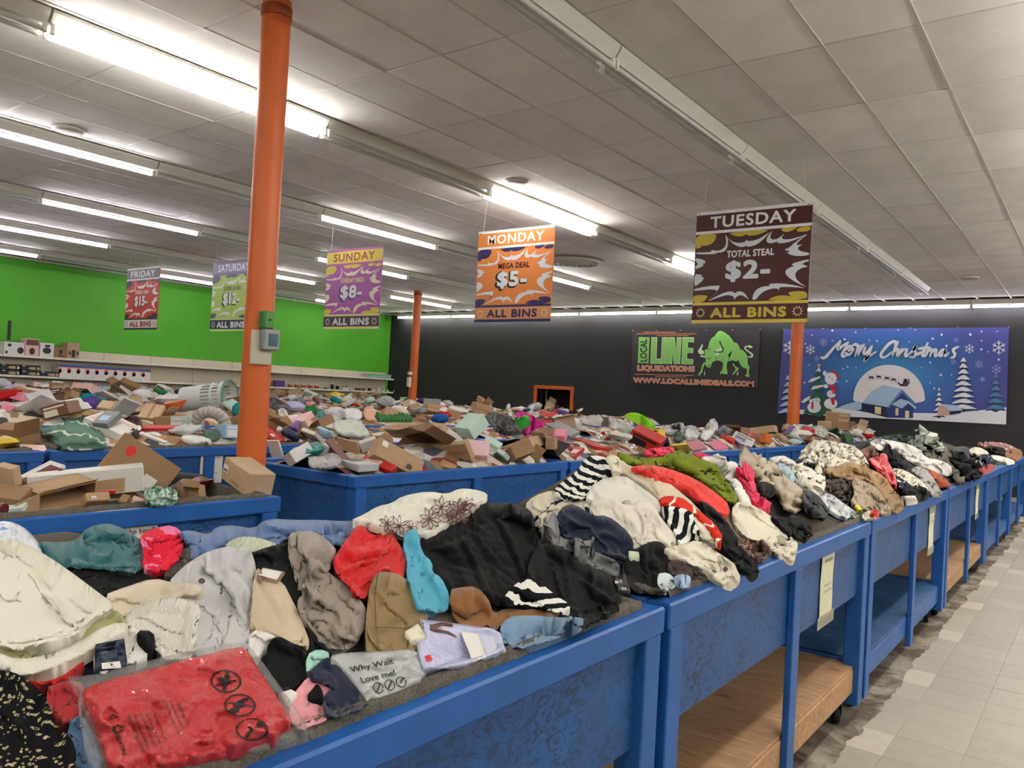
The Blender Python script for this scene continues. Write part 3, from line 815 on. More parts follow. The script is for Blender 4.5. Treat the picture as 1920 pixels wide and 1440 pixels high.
def decal(obj, name, mat, mb2, at, label=None):
    """flat print pressed onto a cloth: mb2 holds 2-D photo points in its first two coordinates"""
    v = np.array(mb2.v); P = at(v[:, 0], v[:, 1])
    m = MB(); m.v = [tuple(p) for p in P]; m.f = mb2.f
    return m.build(name, mat, obj, fix=False)
def quadmap(q):
    """maps the unit square onto a photo quad given as 4 corners (0,0),(1,0),(1,1),(0,1)"""
    q = np.array(q, float)
    def f(x, y): return tuple(q[0]*(1-x)*(1-y)+q[1]*x*(1-y)+q[2]*x*y+q[3]*(1-x)*y)+(0.,)
    return f

# ---- cloth materials
def fabric(name, c, var=.10, rough=.92, weave=900, spec=.12, rib=None, sheen=.15, bump=.25):
    if name in MATS: return MATS[name]
    q = NT(name); c = srgb(c); uv = q.co('UV')
    nz = q.noise(5, 4, .6, uv)
    q.col(q.ramp(nz, [(.3, tuple(x*(1-var) for x in c)), (.7, tuple(min(1, x*(1+var)) for x in c))]))
    q.b.inputs['Roughness'].default_value = rough; q.b.inputs['Specular IOR Level'].default_value = spec
    q.b.inputs['Sheen Weight'].default_value = sheen; q.b.inputs['Sheen Roughness'].default_value = .6
    if rib:
        w = q.n('ShaderNodeTexWave'); w.inputs['Scale'].default_value = rib; w.inputs['Distortion'].default_value = 1; q.l(uv, w.inputs[0]); q.bump(w.outputs[0], .6, .004)
    else: q.bump(q.noise(weave/6, 3, .7, uv), bump, .002)
    MATS[name] = q.m; return q.m
def striped(name, a, b, width=.045, duty=.5, rot=0., wob=.01):
    if name in MATS: return MATS[name]
    q = NT(name); uv = q.co('UV', None, (0, 0, math.radians(rot)))
    sep = q.n('ShaderNodeSeparateXYZ'); q.l(uv, sep.inputs[0])
    nz = q.noise(9, 2, .5, q.co('UV'))
    x = q.math('ADD', sep.outputs[1], q.math('MULTIPLY', nz, wob))
    fr = q.math('FRACT', q.math('DIVIDE', x, width))
    q.col(q.mix(q.math('GREATER_THAN', fr, duty), srgb(a), srgb(b)))
    q.b.inputs['Roughness'].default_value = .9; q.b.inputs['Specular IOR Level'].default_value = .12; q.bump(q.noise(150, 2, .7, q.co('UV')), .2, .002)
    MATS[name] = q.m; return q.m
def printed(name, ground, ink, scale=18., lo=.5, hi=.54, kind='noise', dist=1.5, ink2=None):
    """cloth with an all-over print"""
    if name in MATS: return MATS[name]
    q = NT(name); uv = q.co('UV')
    if kind == 'voronoi':
        v = q.n('ShaderNodeTexVoronoi', feature='DISTANCE_TO_EDGE'); v.inputs['Scale'].default_value = scale; q.l(uv, v.inputs['Vector']); m = q.ramp(v.outputs[0], [(lo, (1, 1, 1)), (hi, (0, 0, 0))])
    elif kind == 'sprig':
        v = q.n('ShaderNodeTexVoronoi'); v.inputs['Scale'].default_value = scale; q.l(uv, v.inputs['Vector'])
        nz = q.noise(scale*2.1, 1, .5, uv, dist); m = q.math('MULTIPLY', q.ramp(v.outputs[0], [(lo, (1, 1, 1)), (hi, (0, 0, 0))]), q.ramp(nz, [(.42, (0, 0, 0)), (.47, (1, 1, 1))]))
    else: m = q.ramp(q.noise(scale, 2, .5, uv, dist), [(lo, (0, 0, 0)), (hi, (1, 1, 1))])
    base = q.mix(m, srgb(ground), srgb(ink))
    if ink2:
        base = q.mix(q.ramp(q.noise(scale*.8, 2, .5, uv, dist*1.3), [(.58, (0, 0, 0)), (.61, (1, 1, 1))]), base, srgb(ink2))
    q.col(base); q.b.inputs['Roughness'].default_value = .85; q.b.inputs['Specular IOR Level'].default_value = .15
    q.bump(q.noise(150, 2, .7, uv), .2, .002); MATS[name] = q.m; return q.m
def plastic_film(name, c, rough=.18, alpha=1., var=.05):
    if name in MATS: return MATS[name]
    q = NT(name); c = srgb(c); uv = q.co('Object'); nz = q.noise(9, 4, .6, uv)
    q.col(q.ramp(nz, [(.3, tuple(x*(1-var) for x in c)), (.7, tuple(min(1, x*(1+var)) for x in c))]))
    q.b.inputs['Roughness'].default_value = rough; q.b.inputs['Specular IOR Level'].default_value = .6
    if alpha < 1: q.b.inputs['Alpha'].default_value = alpha
    q.bump(q.noise(22, 4, .6, uv, 1.5), .5, .012); MATS[name] = q.m; return q.m

RIDGE_R = [(-.4, -.33), (.6, -.30), (.9, -.33), (1.2, -.35), (1.4, -.36), (1.62, -.33), (1.93, -.32), (2.02, -.40), (2.1, -.49), (2.2, -.50), (2.31, -.42), (2.44, -.32), (2.7, -.23), (3.06, -.22), (3.43, -.22), (3.82, -.30), (4.34, -.33), (4.6, -.34), (5.32, -.35), (5.92, -.25), (7.6, -.24), (9.96, -.24), (11.2, -.36), (12.47, -.42), (15., -.46)]
HR = Heap(RXF, RXB, RIDGE_R, xr=-1.62, p=1.8, pb=1.0)
# ------------------------------------------------------------------ the clothes of the aisle row
def crop(x0, y0, s):
    return lambda pts: [(x0+a/s, y0+b/s) for a, b in pts]
cA = crop(0, 920, 2.769); cB = crop(320, 900, 4); cC = crop(700, 900, 3.692); cD = crop(440, 1120, 3.556)
cE = crop(960, 820, 3.4286); cF = crop(1160, 740, 4.8); cG = crop(1480, 740, 4.3636)
def pile_mat():
    q = NT('mixed_dark_cloth'); v = q.n('ShaderNodeTexVoronoi'); v.inputs['Scale'].default_value = 5; q.l(q.co('Object'), v.inputs['Vector'])
    sp = q.n('ShaderNodeSeparateColor'); q.l(v.outputs['Color'], sp.inputs[0])
    q.col(q.ramp(sp.outputs[0], [(0, srgb('1a1a1f')), (.25, srgb('2a2f3c')), (.5, srgb('4a4038')), (.7, srgb('1b1c20')), (.85, srgb('6d6659'))], 'CONSTANT')); q.b.inputs['Roughness'].default_value = .95
    return q.m
M_PILE = pile_mat()
tag(HR.mesh('clothes_heap', M_PILE, -.27, 14.9, .035, sink=.016), 'jumble of dark clothes filling the aisle row of bins', 'clothes heap', kind='stuff')
BLK = fabric('black_cotton', '0d0e10', .2, sheen=.05); NVY = fabric('navy_knit', '141c33', .15); CRM = fabric('cream_cotton', 'd9d2bf'); WHT = fabric('white_cotton', 'e2e0da')
BEI = fabric('beige_twill', 'c0b096'); TAU = fabric('taupe_twill', '8f847a'); RED = fabric('red_knit', 'c5161a'); OLV = fabric('khaki_twill', '85704a')
GRL = fabric('pale_grey_linen', 'b9b9ba', .06); TEA = fabric('teal_jersey', '1f5a60'); SLB = fabric('slate_blue_cotton', '4a6590'); TRQ = fabric('turquoise_cotton', '4fa3bf')
BRN = fabric('brown_knit', '84592f'); DNM = fabric('washed_denim', '7190ac', .14); PNK = fabric('pink_jersey', 'e39aa2'); MNT = fabric('mint_cotton', 'a5d6c4'); COR = fabric('coral_red_knit', 'd8352c')
GRY = fabric('grey_jersey', '77777a'); DGY = fabric('charcoal_cotton', '303538'); RIB = fabric('cream_rib_knit', 'd8d4c8', rib=60); PKN = fabric('pale_cable_knit', 'c3cbb2', rib=50)
BWS = striped('black_white_stripe', 'ecebe4', '15171e', .042, .48); BWS2 = striped('black_white_stripe_b', 'ecebe4', '15171e', .05, .5, 60)
RFL = printed('red_pink_floral', 'cf1f38', 'e0749a', 16, .53, .56, dist=1.2); PFL = printed('pink_red_leaf', 'e0486a', 'b81d35', 13, .5, .54, dist=2.5)
OZB = printed('olive_zebra', '6f7a24', '1d230e', 9, .56, .59, dist=2.2); BFL = printed('black_sprig', '0f0f12', 'b6ab86', 105, .30, .36, 'sprig', 2.0)
LEO = printed('cream_leaf_print', 'ddd8c9', '4b4336', 24, .30, .36, 'sprig', 2); LEO2 = printed('cream_fleck_print', 'd9d3c2', '2e2a26', 22, .56, .59, dist=2); NVW = printed('navy_white_print', '1b2133', 'c9c6b8', 14, .55, .58, dist=1.5)
TAN = fabric('tan_wool', '9a7c57'); RST = fabric('rust_cotton', 'a3492a'); GRN = fabric('dark_green_knit', '1f3f33'); GBR = fabric('grey_brown_wool', '5d564c'); MAR = fabric('dark_brown_knit', '33211f')
OLN = fabric('sage_lining', 'a3a274'); LBL = fabric('pale_blue_cotton', 'a9c3d0')
TAGW = flat('tag_white', 'e4e2dc', .5); TAGB = flat('tag_navy', '1d2b42', .45); INKB = flat('ink_black', '131313', .6); INKM = flat('ink_brown', '5d2a33', .7); INKR = flat('print_red', 'cf2b30', .6)
R = lambda ang, lam=26, amp=.018: (('r', ang, lam*1.9, amp*.75), ('s', 0, lam*4, amp))
K = lambda lam=26, amp=.02: (('c', 0, lam*1.25, amp*.9), ('s', 0, lam*4, amp*.9))
Pl = lambda ang, lam=22, amp=.012: (('p', ang, lam, amp), ('r', ang+20, lam*2, amp*.7), ('s', 0, 70, amp))
G1 = 'clothes heaped in the nearest bin'; G2 = 'clothes heaped in the second bin'; G3 = 'clothes heaped in the farther bins'
def c1(n, l, c, p, m, **k): return cloth(HR, n, l, c, p, m, group=G1, **k)
def c2(n, l, c, p, m, **k): k.setdefault('step', 4); return cloth(HR, n, l, c, p, m, group=G2, **k)
def c3(n, l, c, p, m, **k): k.setdefault('step', 3); k.setdefault('blur', 4); k.setdefault('T', .035); k.setdefault('fold', K(12, .03)); return cloth(HR, n, l, c, p, m, group=G3, **k)

# ---- farther bins, from the far end towards the camera
c3('shirt', 'red and white checked shirt at the far end of the clothes row', 'shirt', cG([(1530,400),(1560,380),(1740,385),(1860,435),(1890,470),(1700,450),(1560,420)]), printed('red_check', '8f2a30', 'd8cfc8', 40, .5, .54))
c3('sweater', 'black sweater below the red checked shirt at the far end', 'sweater', cG([(1560,430),(1680,415),(1770,440),(1780,520),(1650,480)]), BLK)
c3('bag', 'crumpled brown bag at the far end of the clothes row', 'bag', cG([(1765,455),(1880,435),(1915,480),(1890,535),(1770,530)]), fabric('brown_suede', '8a5f36'))
c3('shirt', 'cream shirt beside the charcoal roll near the far end', 'shirt', cG([(1455,450),(1540,420),(1650,480),(1600,510),(1500,500)]), CRM)
c3('sweater', 'charcoal rolled sweater near the far end of the row', 'sweater', cG([(1320,440),(1400,420),(1465,425),(1480,510),(1360,500)]), DGY)
c3('shirt', 'navy shirt with white print near the far end', 'shirt', cG([(1490,520),(1560,490),(1640,480),(1710,540),(1640,590),(1500,570)]), NVW)
c3('shirt', 'white shirt trailing to the rim near the far end', 'shirt', cG([(1630,490),(1740,500),(1870,550),(1780,570),(1700,530)]), WHT)
c3('scarf', 'red striped scarf at the rim near the far end', 'scarf', cG([(1540,600),(1650,560),(1690,590),(1630,640),(1560,640)]), fabric('red_wool', '9b2a2a'))
c3('sweater', 'dark green sweater along the crest of the third bin', 'sweater', cG([(620,400),(690,355),(830,328),(1005,328),(1020,380),(900,410),(700,420)]), GRN)
c3('trousers', 'grey trousers over the crest beside the dark green sweater', 'trousers', cG([(950,400),(1010,355),(1150,370),(1230,430),(1270,520),(1150,500),(1060,440)]), fabric('mid_grey_twill', '6f736e'))
c3('shirt', 'pale striped shirt atop the grey trousers', 'shirt', cG([(1000,335),(1120,318),(1200,360),(1290,480),(1230,470),(1130,390)]), striped('pale_stripe', 'c8cbc0', '8f958f', .03))
c3('sweater', 'brown mixed sweater left of the long white shirt', 'sweater', cG([(560,470),(640,420),(740,410),(780,500),(640,520)]), fabric('brown_mix', '7a4b33'))
c3('coat', 'grey brown wool coat sliding down behind the white tee', 'coat', cG([(1070,460),(1250,500),(1360,590),(1440,680),(1430,730),(1340,710),(1310,610),(1150,540)]), GBR)
c3('jacket', 'black quilted jacket right of the grey brown coat', 'jacket', cG([(1310,520),(1400,487),(1480,530),(1555,625),(1545,680),(1470,690),(1390,600)]), BLK, fold=R(60, 10, .03))
c3('shirt', 'long white shirt sweeping down the heap of the third bin', 'shirt', cG([(645,390),(720,358),(900,385),(1050,430),(1120,520),(1230,530),(1335,590),(1320,660),(1200,630),(1090,570),(1000,545),(880,460),(730,440)]), WHT, fold=R(30, 14, .03))
c3('sweater', 'black ribbed sweater under the long white shirt', 'sweater', cG([(735,445),(870,440),(925,530),(970,610),(890,600),(790,530)]), BLK)
c3('shirt', 'rust shirt with white straps near the rim of the third bin', 'shirt', cG([(1090,590),(1200,630),(1300,700),(1300,760),(1220,730),(1140,660)]), RST)
c3('sweatpants', 'pale grey sweatpants hanging to the rim of the third bin', 'sweatpants', cG([(980,620),(1060,572),(1150,640),(1250,790),(1235,830),(1150,810),(1080,690)]), fabric('pale_grey_fleece', 'a3a3a0'))
c3('blouse', 'cream and black lettered blouse in the third bin', 'blouse', cG([(825,595),(950,615),(1080,700),(1150,780),(1120,830),(1030,790),(880,730)]), LEO2)
c3('skirt', 'navy and white patterned skirt under the lettered blouse', 'skirt', cG([(860,650),(930,690),(1050,780),(1000,800),(900,770)]), NVW)
c3('puffer_jacket', 'shiny red quilted jacket with a white tag in the third bin', 'jacket', cG([(625,530),(760,495),(835,580),(890,745),(850,770),(760,660),(690,590)]), plastic_film('red_nylon', 'c01a28', .35), fold=R(20, 9, .03))
c3('fringed_top', 'black fringed top at the rim left of the pale sweatpants', 'top', cG([(915,770),(1040,775),(1100,745),(1165,820),(1060,865),(950,840)]), BLK)
c3('card', 'small white card at the rim below the black fringed top', 'card', cG([(915,830),(1030,825),(1052,872),(950,890)]), TAGW, T=.006, fold=(), sharp=True)
c3('dress', 'navy dress folded under the cream leaf print', 'dress', cG([(50,560),(120,500),(200,510),(290,590),(280,640),(150,600)]), NVY)
c3('blouse', 'large cream leaf print blouse topping the third bin', 'blouse', cG([(70,510),(150,400),(230,365),(440,395),(560,430),(655,560),(640,620),(540,560),(430,590),(280,590),(120,530)]), LEO)
c3('blouse', 'small cream leaf print blouse lower on the heap', 'blouse', cG([(-20,590),(70,560),(200,610),(310,680),(270,800),(180,810),(100,730)]), LEO)
c3('skirt', 'black and maroon skirt under the tan coat', 'skirt', cG([(270,700),(380,680),(520,690),(545,790),(490,900),(390,870),(270,810)]), MAR)
c3('coat', 'long tan wool coat draped down the third bin', 'coat', cG([(265,620),(330,585),(400,590),(480,535),(620,590),(780,660),(850,780),(955,880),(900,960),(840,940),(760,820),(640,690),(500,690),(380,670)]), TAN, T=.05, fold=R(35, 22, .03))
c3('jacket', 'beige jacket with seamed panels in front of the tan coat', 'jacket', cG([(500,690),(620,705),(740,780),(775,860),(855,950),(760,975),(600,940),(490,890),(540,800)]), fabric('stone_cotton', 'a2917c'), T=.04, fold=R(50, 24, .02))
c3('trousers', 'dark grey trousers beside the clear packets in the third bin', 'trousers', cG([(95,760),(220,815),(315,930),(305,1010),(200,970),(105,930)]), DGY)
c3('plastic_mailer', 'grey plastic mailer lying flat near the rim of the third bin', 'mailer', cG([(225,820),(330,798),(480,915),(595,985),(500,1020),(340,965)]), plastic_film('grey_film', 'b9bcbf', .25), T=.02, fold=K(16, .012))
c3('cap', 'cream and red knit cap at the rim of the third bin', 'cap', cG([(585,980),(650,945),(735,945),(735,990),(620,1010)]), fabric('cream_knit', 'd9d0bd'))
c3('cap', 'small bright red knit at the rim beside the cream cap', 'cap', cG([(660,942),(725,940),(740,980),(690,995)]), RED)
c3('price_tag', 'small yellow tag beside the beige jacket', 'tag', cG([(535,905),(560,895),(600,940),(570,950)]), flat('tag_yellow', 'd8c92a', .5), T=.006, fold=(), sharp=True)

# ---- second bin
c2('hooded_top', 'white hooded top along the crest between second and third bins', 'top', cF([(1340,580),(1400,555),(1490,548),(1570,590),(1610,625),(1440,640)]), WHT)
c2('dress', 'pink and red satin dress at the crest behind the olive dress', 'dress', cF([(225,495),(330,478),(480,463),(510,500),(500,545),(230,560)]), PFL)
c2('scarf', 'crimson scarf peeping out behind the olive dress', 'scarf', cF([(640,535),(740,525),(840,545),(845,570),(760,580)]), PFL)
c2('blouse', 'cream leaf print blouse with pale blue edge in the second bin', 'blouse', cF([(1500,640),(1600,625),(1700,655),(1880,750),(1830,890),(1760,910),(1660,850),(1570,770)]), LEO)
c2('shirt', 'pale blue shirt under the cream leaf print blouse', 'shirt', cF([(1410,615),(1510,620),(1610,760),(1590,810),(1490,795)]), LBL)
c2('shirt', 'white tee spread on the slope right of the olive dress', 'tee', cF([(730,565),(800,550),(900,575),(1040,650),(1130,800),(1210,950),(1190,1010),(1080,920),(1000,780),(900,680)]), WHT, fold=R(55, 26, .018))
c2('coat', 'beige trench coat bundled at the far end of the second bin', 'coat', cF([(1075,620),(1105,560),(1215,545),(1340,595),(1430,620),(1500,740),(1665,850),(1685,910),(1630,1040),(1510,1020),(1440,900),(1380,820),(1280,770),(1160,700)]), fabric('trench_beige', 'b5a893'), T=.06, fold=R(40, 24, .03))
c2('skirt', 'black skirt under the beige trench coat', 'skirt', cF([(1225,790),(1320,780),(1410,820),(1410,920),(1300,900),(1235,860)]), BLK)
c2('blouse', 'pink and red leaf blouse streaming beside the trench coat', 'blouse', cF([(1040,655),(1110,645),(1225,760),(1245,900),(1370,990),(1350,1050),(1220,1020),(1180,900),(1100,770)]), PFL, fold=R(60, 16, .014))
c2('trousers', 'dark grey trousers at the far rim of the second bin', 'trousers', cF([(1650,840),(1780,880),(1890,1020),(1880,1070),(1740,1080),(1660,1000)]), DGY)
c2('dress', 'olive dress with black zebra print over the crest of the second bin', 'dress', cF([(-20,500),(80,540),(200,565),(380,565),(480,510),(600,490),(650,530),(740,580),(870,620),(930,710),(1000,820),(1085,930),(1010,1010),(900,870),(760,780),(640,700),(480,640),(250,640),(0,600)]), OZB, T=.035, fold=R(25, 20, .022))
c2('sweater', 'oatmeal sweater under the coral jumper on the second bin', 'sweater', cE([(560,130),(700,140),(760,190),(900,200),(1020,300),(1190,440),(1340,640),(1335,710),(1180,600),(960,400),(760,250),(640,220)]), fabric('oatmeal_jersey', 'cabfa8'), T=.03, fold=R(35, 26, .016))
c2('sweater', 'bright coral red jumper spread across the top of the second bin', 'sweater', cE([(735,198),(860,172),(1000,195),(1180,265),(1320,360),(1405,440),(1375,530),(1260,430),(1190,405),(1130,345),(990,275)]), COR, T=.04, fold=R(28, 22, .016))
c2('cardigan', 'cream cardigan with navy piping at the left crest of the second bin', 'cardigan', cE([(75,440),(140,375),(270,335),(340,375),(430,400),(510,420),(480,530),(300,500),(170,640),(140,520)]), striped('cream_navy_pipe', 'd8d2c0', '20263a', .11, .9, 50), T=.04, fold=K(30, .02))
c2('sweater', 'black and white striped sweater on the left crest of the second bin', 'sweater', cE([(265,375),(280,315),(420,220),(475,118),(600,118),(645,190),(630,245),(540,265),(490,370),(430,400)]), BWS, T=.045, fold=R(-45, 26, .016), rot=35, sim=0.14)
c2('tank_top', 'cream tank top edge beside the striped sweater', 'top', cE([(590,125),(680,108),(715,200),(650,250),(640,190)]), fabric('pale_cream', 'ddd8bd'), T=.02)
c2('leggings', 'black leggings lying from the coral jumper to the rim', 'leggings', cE([(1185,400),(1265,425),(1375,530),(1460,660),(1570,800),(1592,860),(1565,890),(1530,903),(1480,850),(1330,710),(1280,570)]), BLK, T=.03, fold=R(55, 30, .01))
c2('sweatshirt', 'cream sweatshirt sleeve hanging over the rim near the bin end', 'sweatshirt', cE([(1400,470),(1470,395),(1650,490),(1845,650),(1815,795),(1775,795),(1640,700),(1450,610)]), CRM, T=.03, fold=R(35, 34, .012))
c2('lace_top', 'brown lace top tucked under the cream sleeve', 'top', cE([(1425,650),(1560,655),(1665,690),(1645,745),(1600,790),(1510,745)]), printed('brown_lace', '4a3630', '8b7467', 40, .48, .54), T=.02, fold=K(14, .012))
c2('lace_top', 'black lace top at the rim beyond the cream sleeve', 'top', cE([(1640,500),(1750,515),(1860,520),(1930,560),(1930,640),(1845,665),(1740,600)]), BLK, T=.025, fold=K(14, .014))
c2('shirt', 'white linen shirt bunched in the middle of the second bin', 'shirt', cE([(465,390),(540,275),(720,240),(790,290),(925,385),(965,440),(940,490),(870,430),(720,410),(600,400),(500,430)]), fabric('white_linen', 'd6d3cb'), T=.045, fold=R(20, 34, .018))
c2('blouse', 'white gathered blouse below the linen shirt', 'blouse', cE([(490,480),(520,395),(650,385),(730,440),(860,395),(905,430),(960,520),(1060,640),(1055,705),(900,660),(830,690),(790,730),(700,610),(600,530)]), fabric('offwhite_crepe', 'd9d3c5'), T=.04, fold=Pl(60, 20, .01))
c2('sweater', 'cream sweater edge under the red band', 'sweater', cE([(1150,500),(1240,540),(1320,610),(1335,700),(1200,640)]), CRM, T=.02)
c2('sweater', 'red sweater hem with white bars in the second bin', 'sweater', cE([(945,380),(1080,375),(1180,455),(1255,510),(1335,590),(1350,680),(1330,705),(1285,600),(1150,470),(960,440)]), striped('red_white_bar', 'cf3325', 'e8dfd6', .09, .86, 70), T=.025, fold=R(40, 30, .008))
c2('sweater', 'black and white striped sleeve lying on the white blouse', 'sweater', cE([(955,430),(1160,465),(1175,550),(1218,620),(1165,705),(1120,730),(1075,690),(1045,600),(975,500)]), BWS2, T=.035, fold=R(50, 40, .008), rot=0, sim=0.08)
c2('cardigan', 'grey cardigan at the left below the striped sweater', 'cardigan', cE([(160,620),(290,500),(380,690),(385,760),(280,690)]), GRY, T=.03)
c2('sweater', 'navy sweater humped at the front of the second bin', 'sweater', cE([(285,500),(330,440),(400,425),(520,505),(610,500),(710,570),(785,660),(775,750),(740,810),(680,790),(560,735),(430,720),(370,690),(300,590)]), NVY, T=.06, fold=R(30, 34, .018))
c2('skirt', 'sheer grey skirt below the navy sweater', 'skirt', cE([(385,760),(440,708),(560,745),(690,800),(700,890),(640,895),(560,850),(430,810)]), fabric('sheer_grey', '6a6c6c'), T=.025, fold=R(20, 18, .012))
c2('trousers', 'black trousers bunched at the front corner of the second bin', 'trousers', cE([(750,770),(820,700),(940,655),(1005,720),(1000,830),(975,975),(930,1000),(760,975),(690,860)]), BLK, T=.05, fold=R(60, 30, .02))
c2('sweater', 'dark brown sweater in the hollow at the front rim', 'sweater', cE([(1000,790),(1100,780),(1230,850),(1260,890),(1120,930),(1000,880)]), MAR, T=.015)
c2('socks', 'pale blue and white rolled socks in the front corner', 'socks', cE([(925,880),(1000,865),(1060,920),(1050,965),(960,980)]), fabric('sock_white', 'c9d6da'), T=.03, fold=K(14, .014))
c2('socks', 'pale blue ball of socks at the carpeted rim', 'socks', cE([(1030,900),(1090,875),(1150,890),(1150,930),(1090,955)]), fabric('sock_blue', 'a3bddb'), T=.03, fold=K(14, .012))
c2('sweatshirt', 'cream sweatshirt sleeve with a button hanging over the front rim', 'sweatshirt', cE([(950,720),(1080,690),(1200,655),(1310,730),(1430,810),(1445,850),(1477,912),(1385,968),(1300,905),(1190,830),(1060,770)]), CRM, T=.03, fold=R(35, 34, .012))
b = bpy.context.scene.objects; so = COL.objects[-1]
mb = MB(); mb.add([(960+(1372+16*math.cos(t))/3.4286, 820+(848+16*math.sin(t))/3.4286, 0) for t in np.linspace(0, 6.28, 12, endpoint=False)], [tuple(range(12))]); decal(so, 'button', INKM, mb, lambda u, v: cloth.at(u, v, .006))
c2('price_tag', 'small green and white tag beside the navy sweater', 'tag', cE([(750,730),(815,735),(820,770),(755,775)]), fabric('tag_mint', 'b9cfae'), T=.004, fold=(), sharp=True)

# ---- nearest bin
c1('dress', 'black velvet dress under the teal shirt', 'dress', cA([(340,400),(600,415),(760,400),(930,440),(1020,300),(900,470),(800,520),(540,560),(400,500)]), BLK, T=.02, fold=R(10, 30, .015))
c1('plastic_bag', 'white plastic bag with a blue print at the left edge', 'plastic bag', cA([(-40,165),(40,155),(110,180),(170,230),(245,330),(200,345),(100,280),(-40,260)]), plastic_film('white_bag_film', 'c9ced6', .3), T=.03, fold=K(26, .014))
at = cloth.at; o = COL.objects[-1]
decal(o, 'print', flat('print_blue', '2f7fc0', .5), MB().add([(*p, 0) for p in cA([(-20,175),(20,170),(45,200),(10,205),(-20,200)])], [(0,1,2,3,4)]), at)
c1('shirt', 'dark teal shirt bundled below the notice on the box bin', 'shirt', cA([(190,262),(330,268),(400,255),(450,190),(560,165),(650,200),(715,240),(750,300),(735,405),(620,418),(470,375),(250,310)]), TEA, T=.05, fold=R(25, 36, .018))
c1('jeans', 'dark grey jeans squeezed between floral shirt and blue jacket', 'jeans', cA([(905,320),(1000,285),(1020,360),(890,460),(840,440)]), fabric('dark_taupe', '4a4440'), T=.02)
c1('shirt', 'red shirt with pink flowers beside the teal shirt', 'shirt', cA([(722,230),(800,195),(902,175),(968,240),(930,340),(832,435),(735,400),(750,300)]), RFL, T=.045, fold=R(-40, 36, .01))
c1('jacket', 'slate blue jacket stretched along the back of the nearest bin', 'jacket', cB([(60,390),(140,372),(290,415),(340,348),(480,338),(620,368),(700,300),(800,292),(950,300),(1100,298),(1310,310),(1440,300),(1440,360),(1330,450),(1150,420),(1000,400),(880,430),(780,480),(600,460),(480,440),(370,490),(190,590),(130,450)]), SLB, T=.04, fold=R(-12, 26, .022))
c1('sweater', 'pale green cable knit sweater under the blue jacket', 'sweater', cB([(385,505),(480,430),(600,420),(740,455),(800,480),(780,530),(620,550),(540,510)]), PKN, T=.025)
c1('trousers', 'black trousers between the grey linen and taupe trousers', 'trousers', cB([(560,560),(760,490),(920,460),(1010,620),(1000,800),(960,960),(1110,1290),(1000,1300),(860,1000),(700,740)]), BLK, T=.015, fold=R(60, 40, .012))
c1('trousers', 'pale grey linen trousers with belt loops in the nearest bin', 'trousers', cB([(-30,780),(80,660),(230,555),(380,503),(500,498),(585,508),(625,580),(645,690),(615,810),(612,980),(600,1200),(545,1300),(240,1320),(130,1150),(150,1000),(215,890)]), GRL, T=.045, fold=(('r', 65, 60, .016), ('c', 0, 44, .004), ('s', 0, 120, .02)), hem=.018, sim=0.15)
at = cloth.at; o = COL.objects[-1]
mb = MB(); mb.add([(320+(233+26*math.cos(t))/4, 900+(757+22*math.sin(t))/4, 0) for t in np.linspace(0, 6.28, 14, endpoint=False)], [tuple(range(14))]); decal(o, 'button', flat('button_brown', '4b4540', .4), mb, lambda u, v: at(u, v, .006))
c1('trousers', 'beige trousers with a paper tag beside the grey linen', 'trousers', cB([(640,650),(710,700),(845,765),(900,880),(965,1000),(1065,1275),(930,1210),(700,1135),(595,1115),(605,960),(620,780)]), BEI, T=.035, fold=R(15, 34, .016), sim=0.14)
c1('price_tag', 'cardboard price tag with white sticker on the beige trousers', 'tag', cB([(650,715),(690,655),(858,688),(805,755)]), flat('tag_kraft', '8f7a62', .6), T=.004, fold=(), sharp=True)
at = cloth.at; decal(COL.objects[-1], 'sticker', TAGW, MB().add([(*p, 0) for p in cB([(660,712),(695,662),(835,690),(795,748)])], [(0,1,2,3)]), at)
c1('shirt', 'white tee corner under the beige trousers', 'tee', cB([(590,1115),(780,1155),(790,1215),(700,1250),(640,1350),(580,1300)]), WHT, T=.02, fold=R(40, 40, .01), sim=0.08)
c1('shirt', 'beige linen shirt sleeve lying on the grey trousers', 'shirt', cA([(530,545),(650,500),(800,452),(900,478),(1050,485),(1055,540),(900,545),(750,590),(640,665),(600,640)]), fabric('pale_beige_linen', 'c9bda9'), T=.025, fold=R(-20, 40, .008), sim=0.08)
c1('sweater', 'cream ribbed sweater beside the white coat', 'sweater', cA([(630,655),(740,585),(880,545),(1005,572),(1045,605),(1035,670),(1010,850),(900,870),(830,840),(780,740),(700,700)]), RIB, T=.045, fold=R(-15, 46, .016), sim=0.12)
c1('shirt', 'white tee with a navy hang tag beneath the coat', 'tee', cA([(480,850),(600,740),(720,695),(790,850),(680,900),(500,900)]), WHT, T=.02, sim=0.08)
c1('sock', 'black sock showing beside the cream ribbed sweater', 'sock', cA([(705,725),(795,725),(810,800),(770,835),(725,790)]), BLK, T=.012, fold=())
c1('trousers', 'taupe cargo trousers crumpled in the middle of the nearest bin', 'trousers', cB([(885,400),(960,385),(1085,380),(1235,500),(1245,560),(1180,620),(1130,610),(1175,690),(1340,800),(1465,950),(1465,1020),(1425,1145),(1250,1265),(1180,1215),(1040,1110),(955,960),(950,890),(1000,860),(950,700),(880,520)]), TAU, T=.055, fold=(('r', 50, 34, .02), ('c', 0, 50, .005), ('s', 0, 80, .02)), hem=.015)
c1('sweater', 'bright red knit sweater heaped in the middle of the nearest bin', 'sweater', cB([(1410,320),(1560,320),(1645,380),(1755,540),(1770,610),(1745,710),(1680,705),(1625,630),(1560,670),(1500,760),(1475,865),(1380,865),(1330,770),(1200,620),(1300,470)]), RED, T=.06, fold=R(-30, 34, .018))
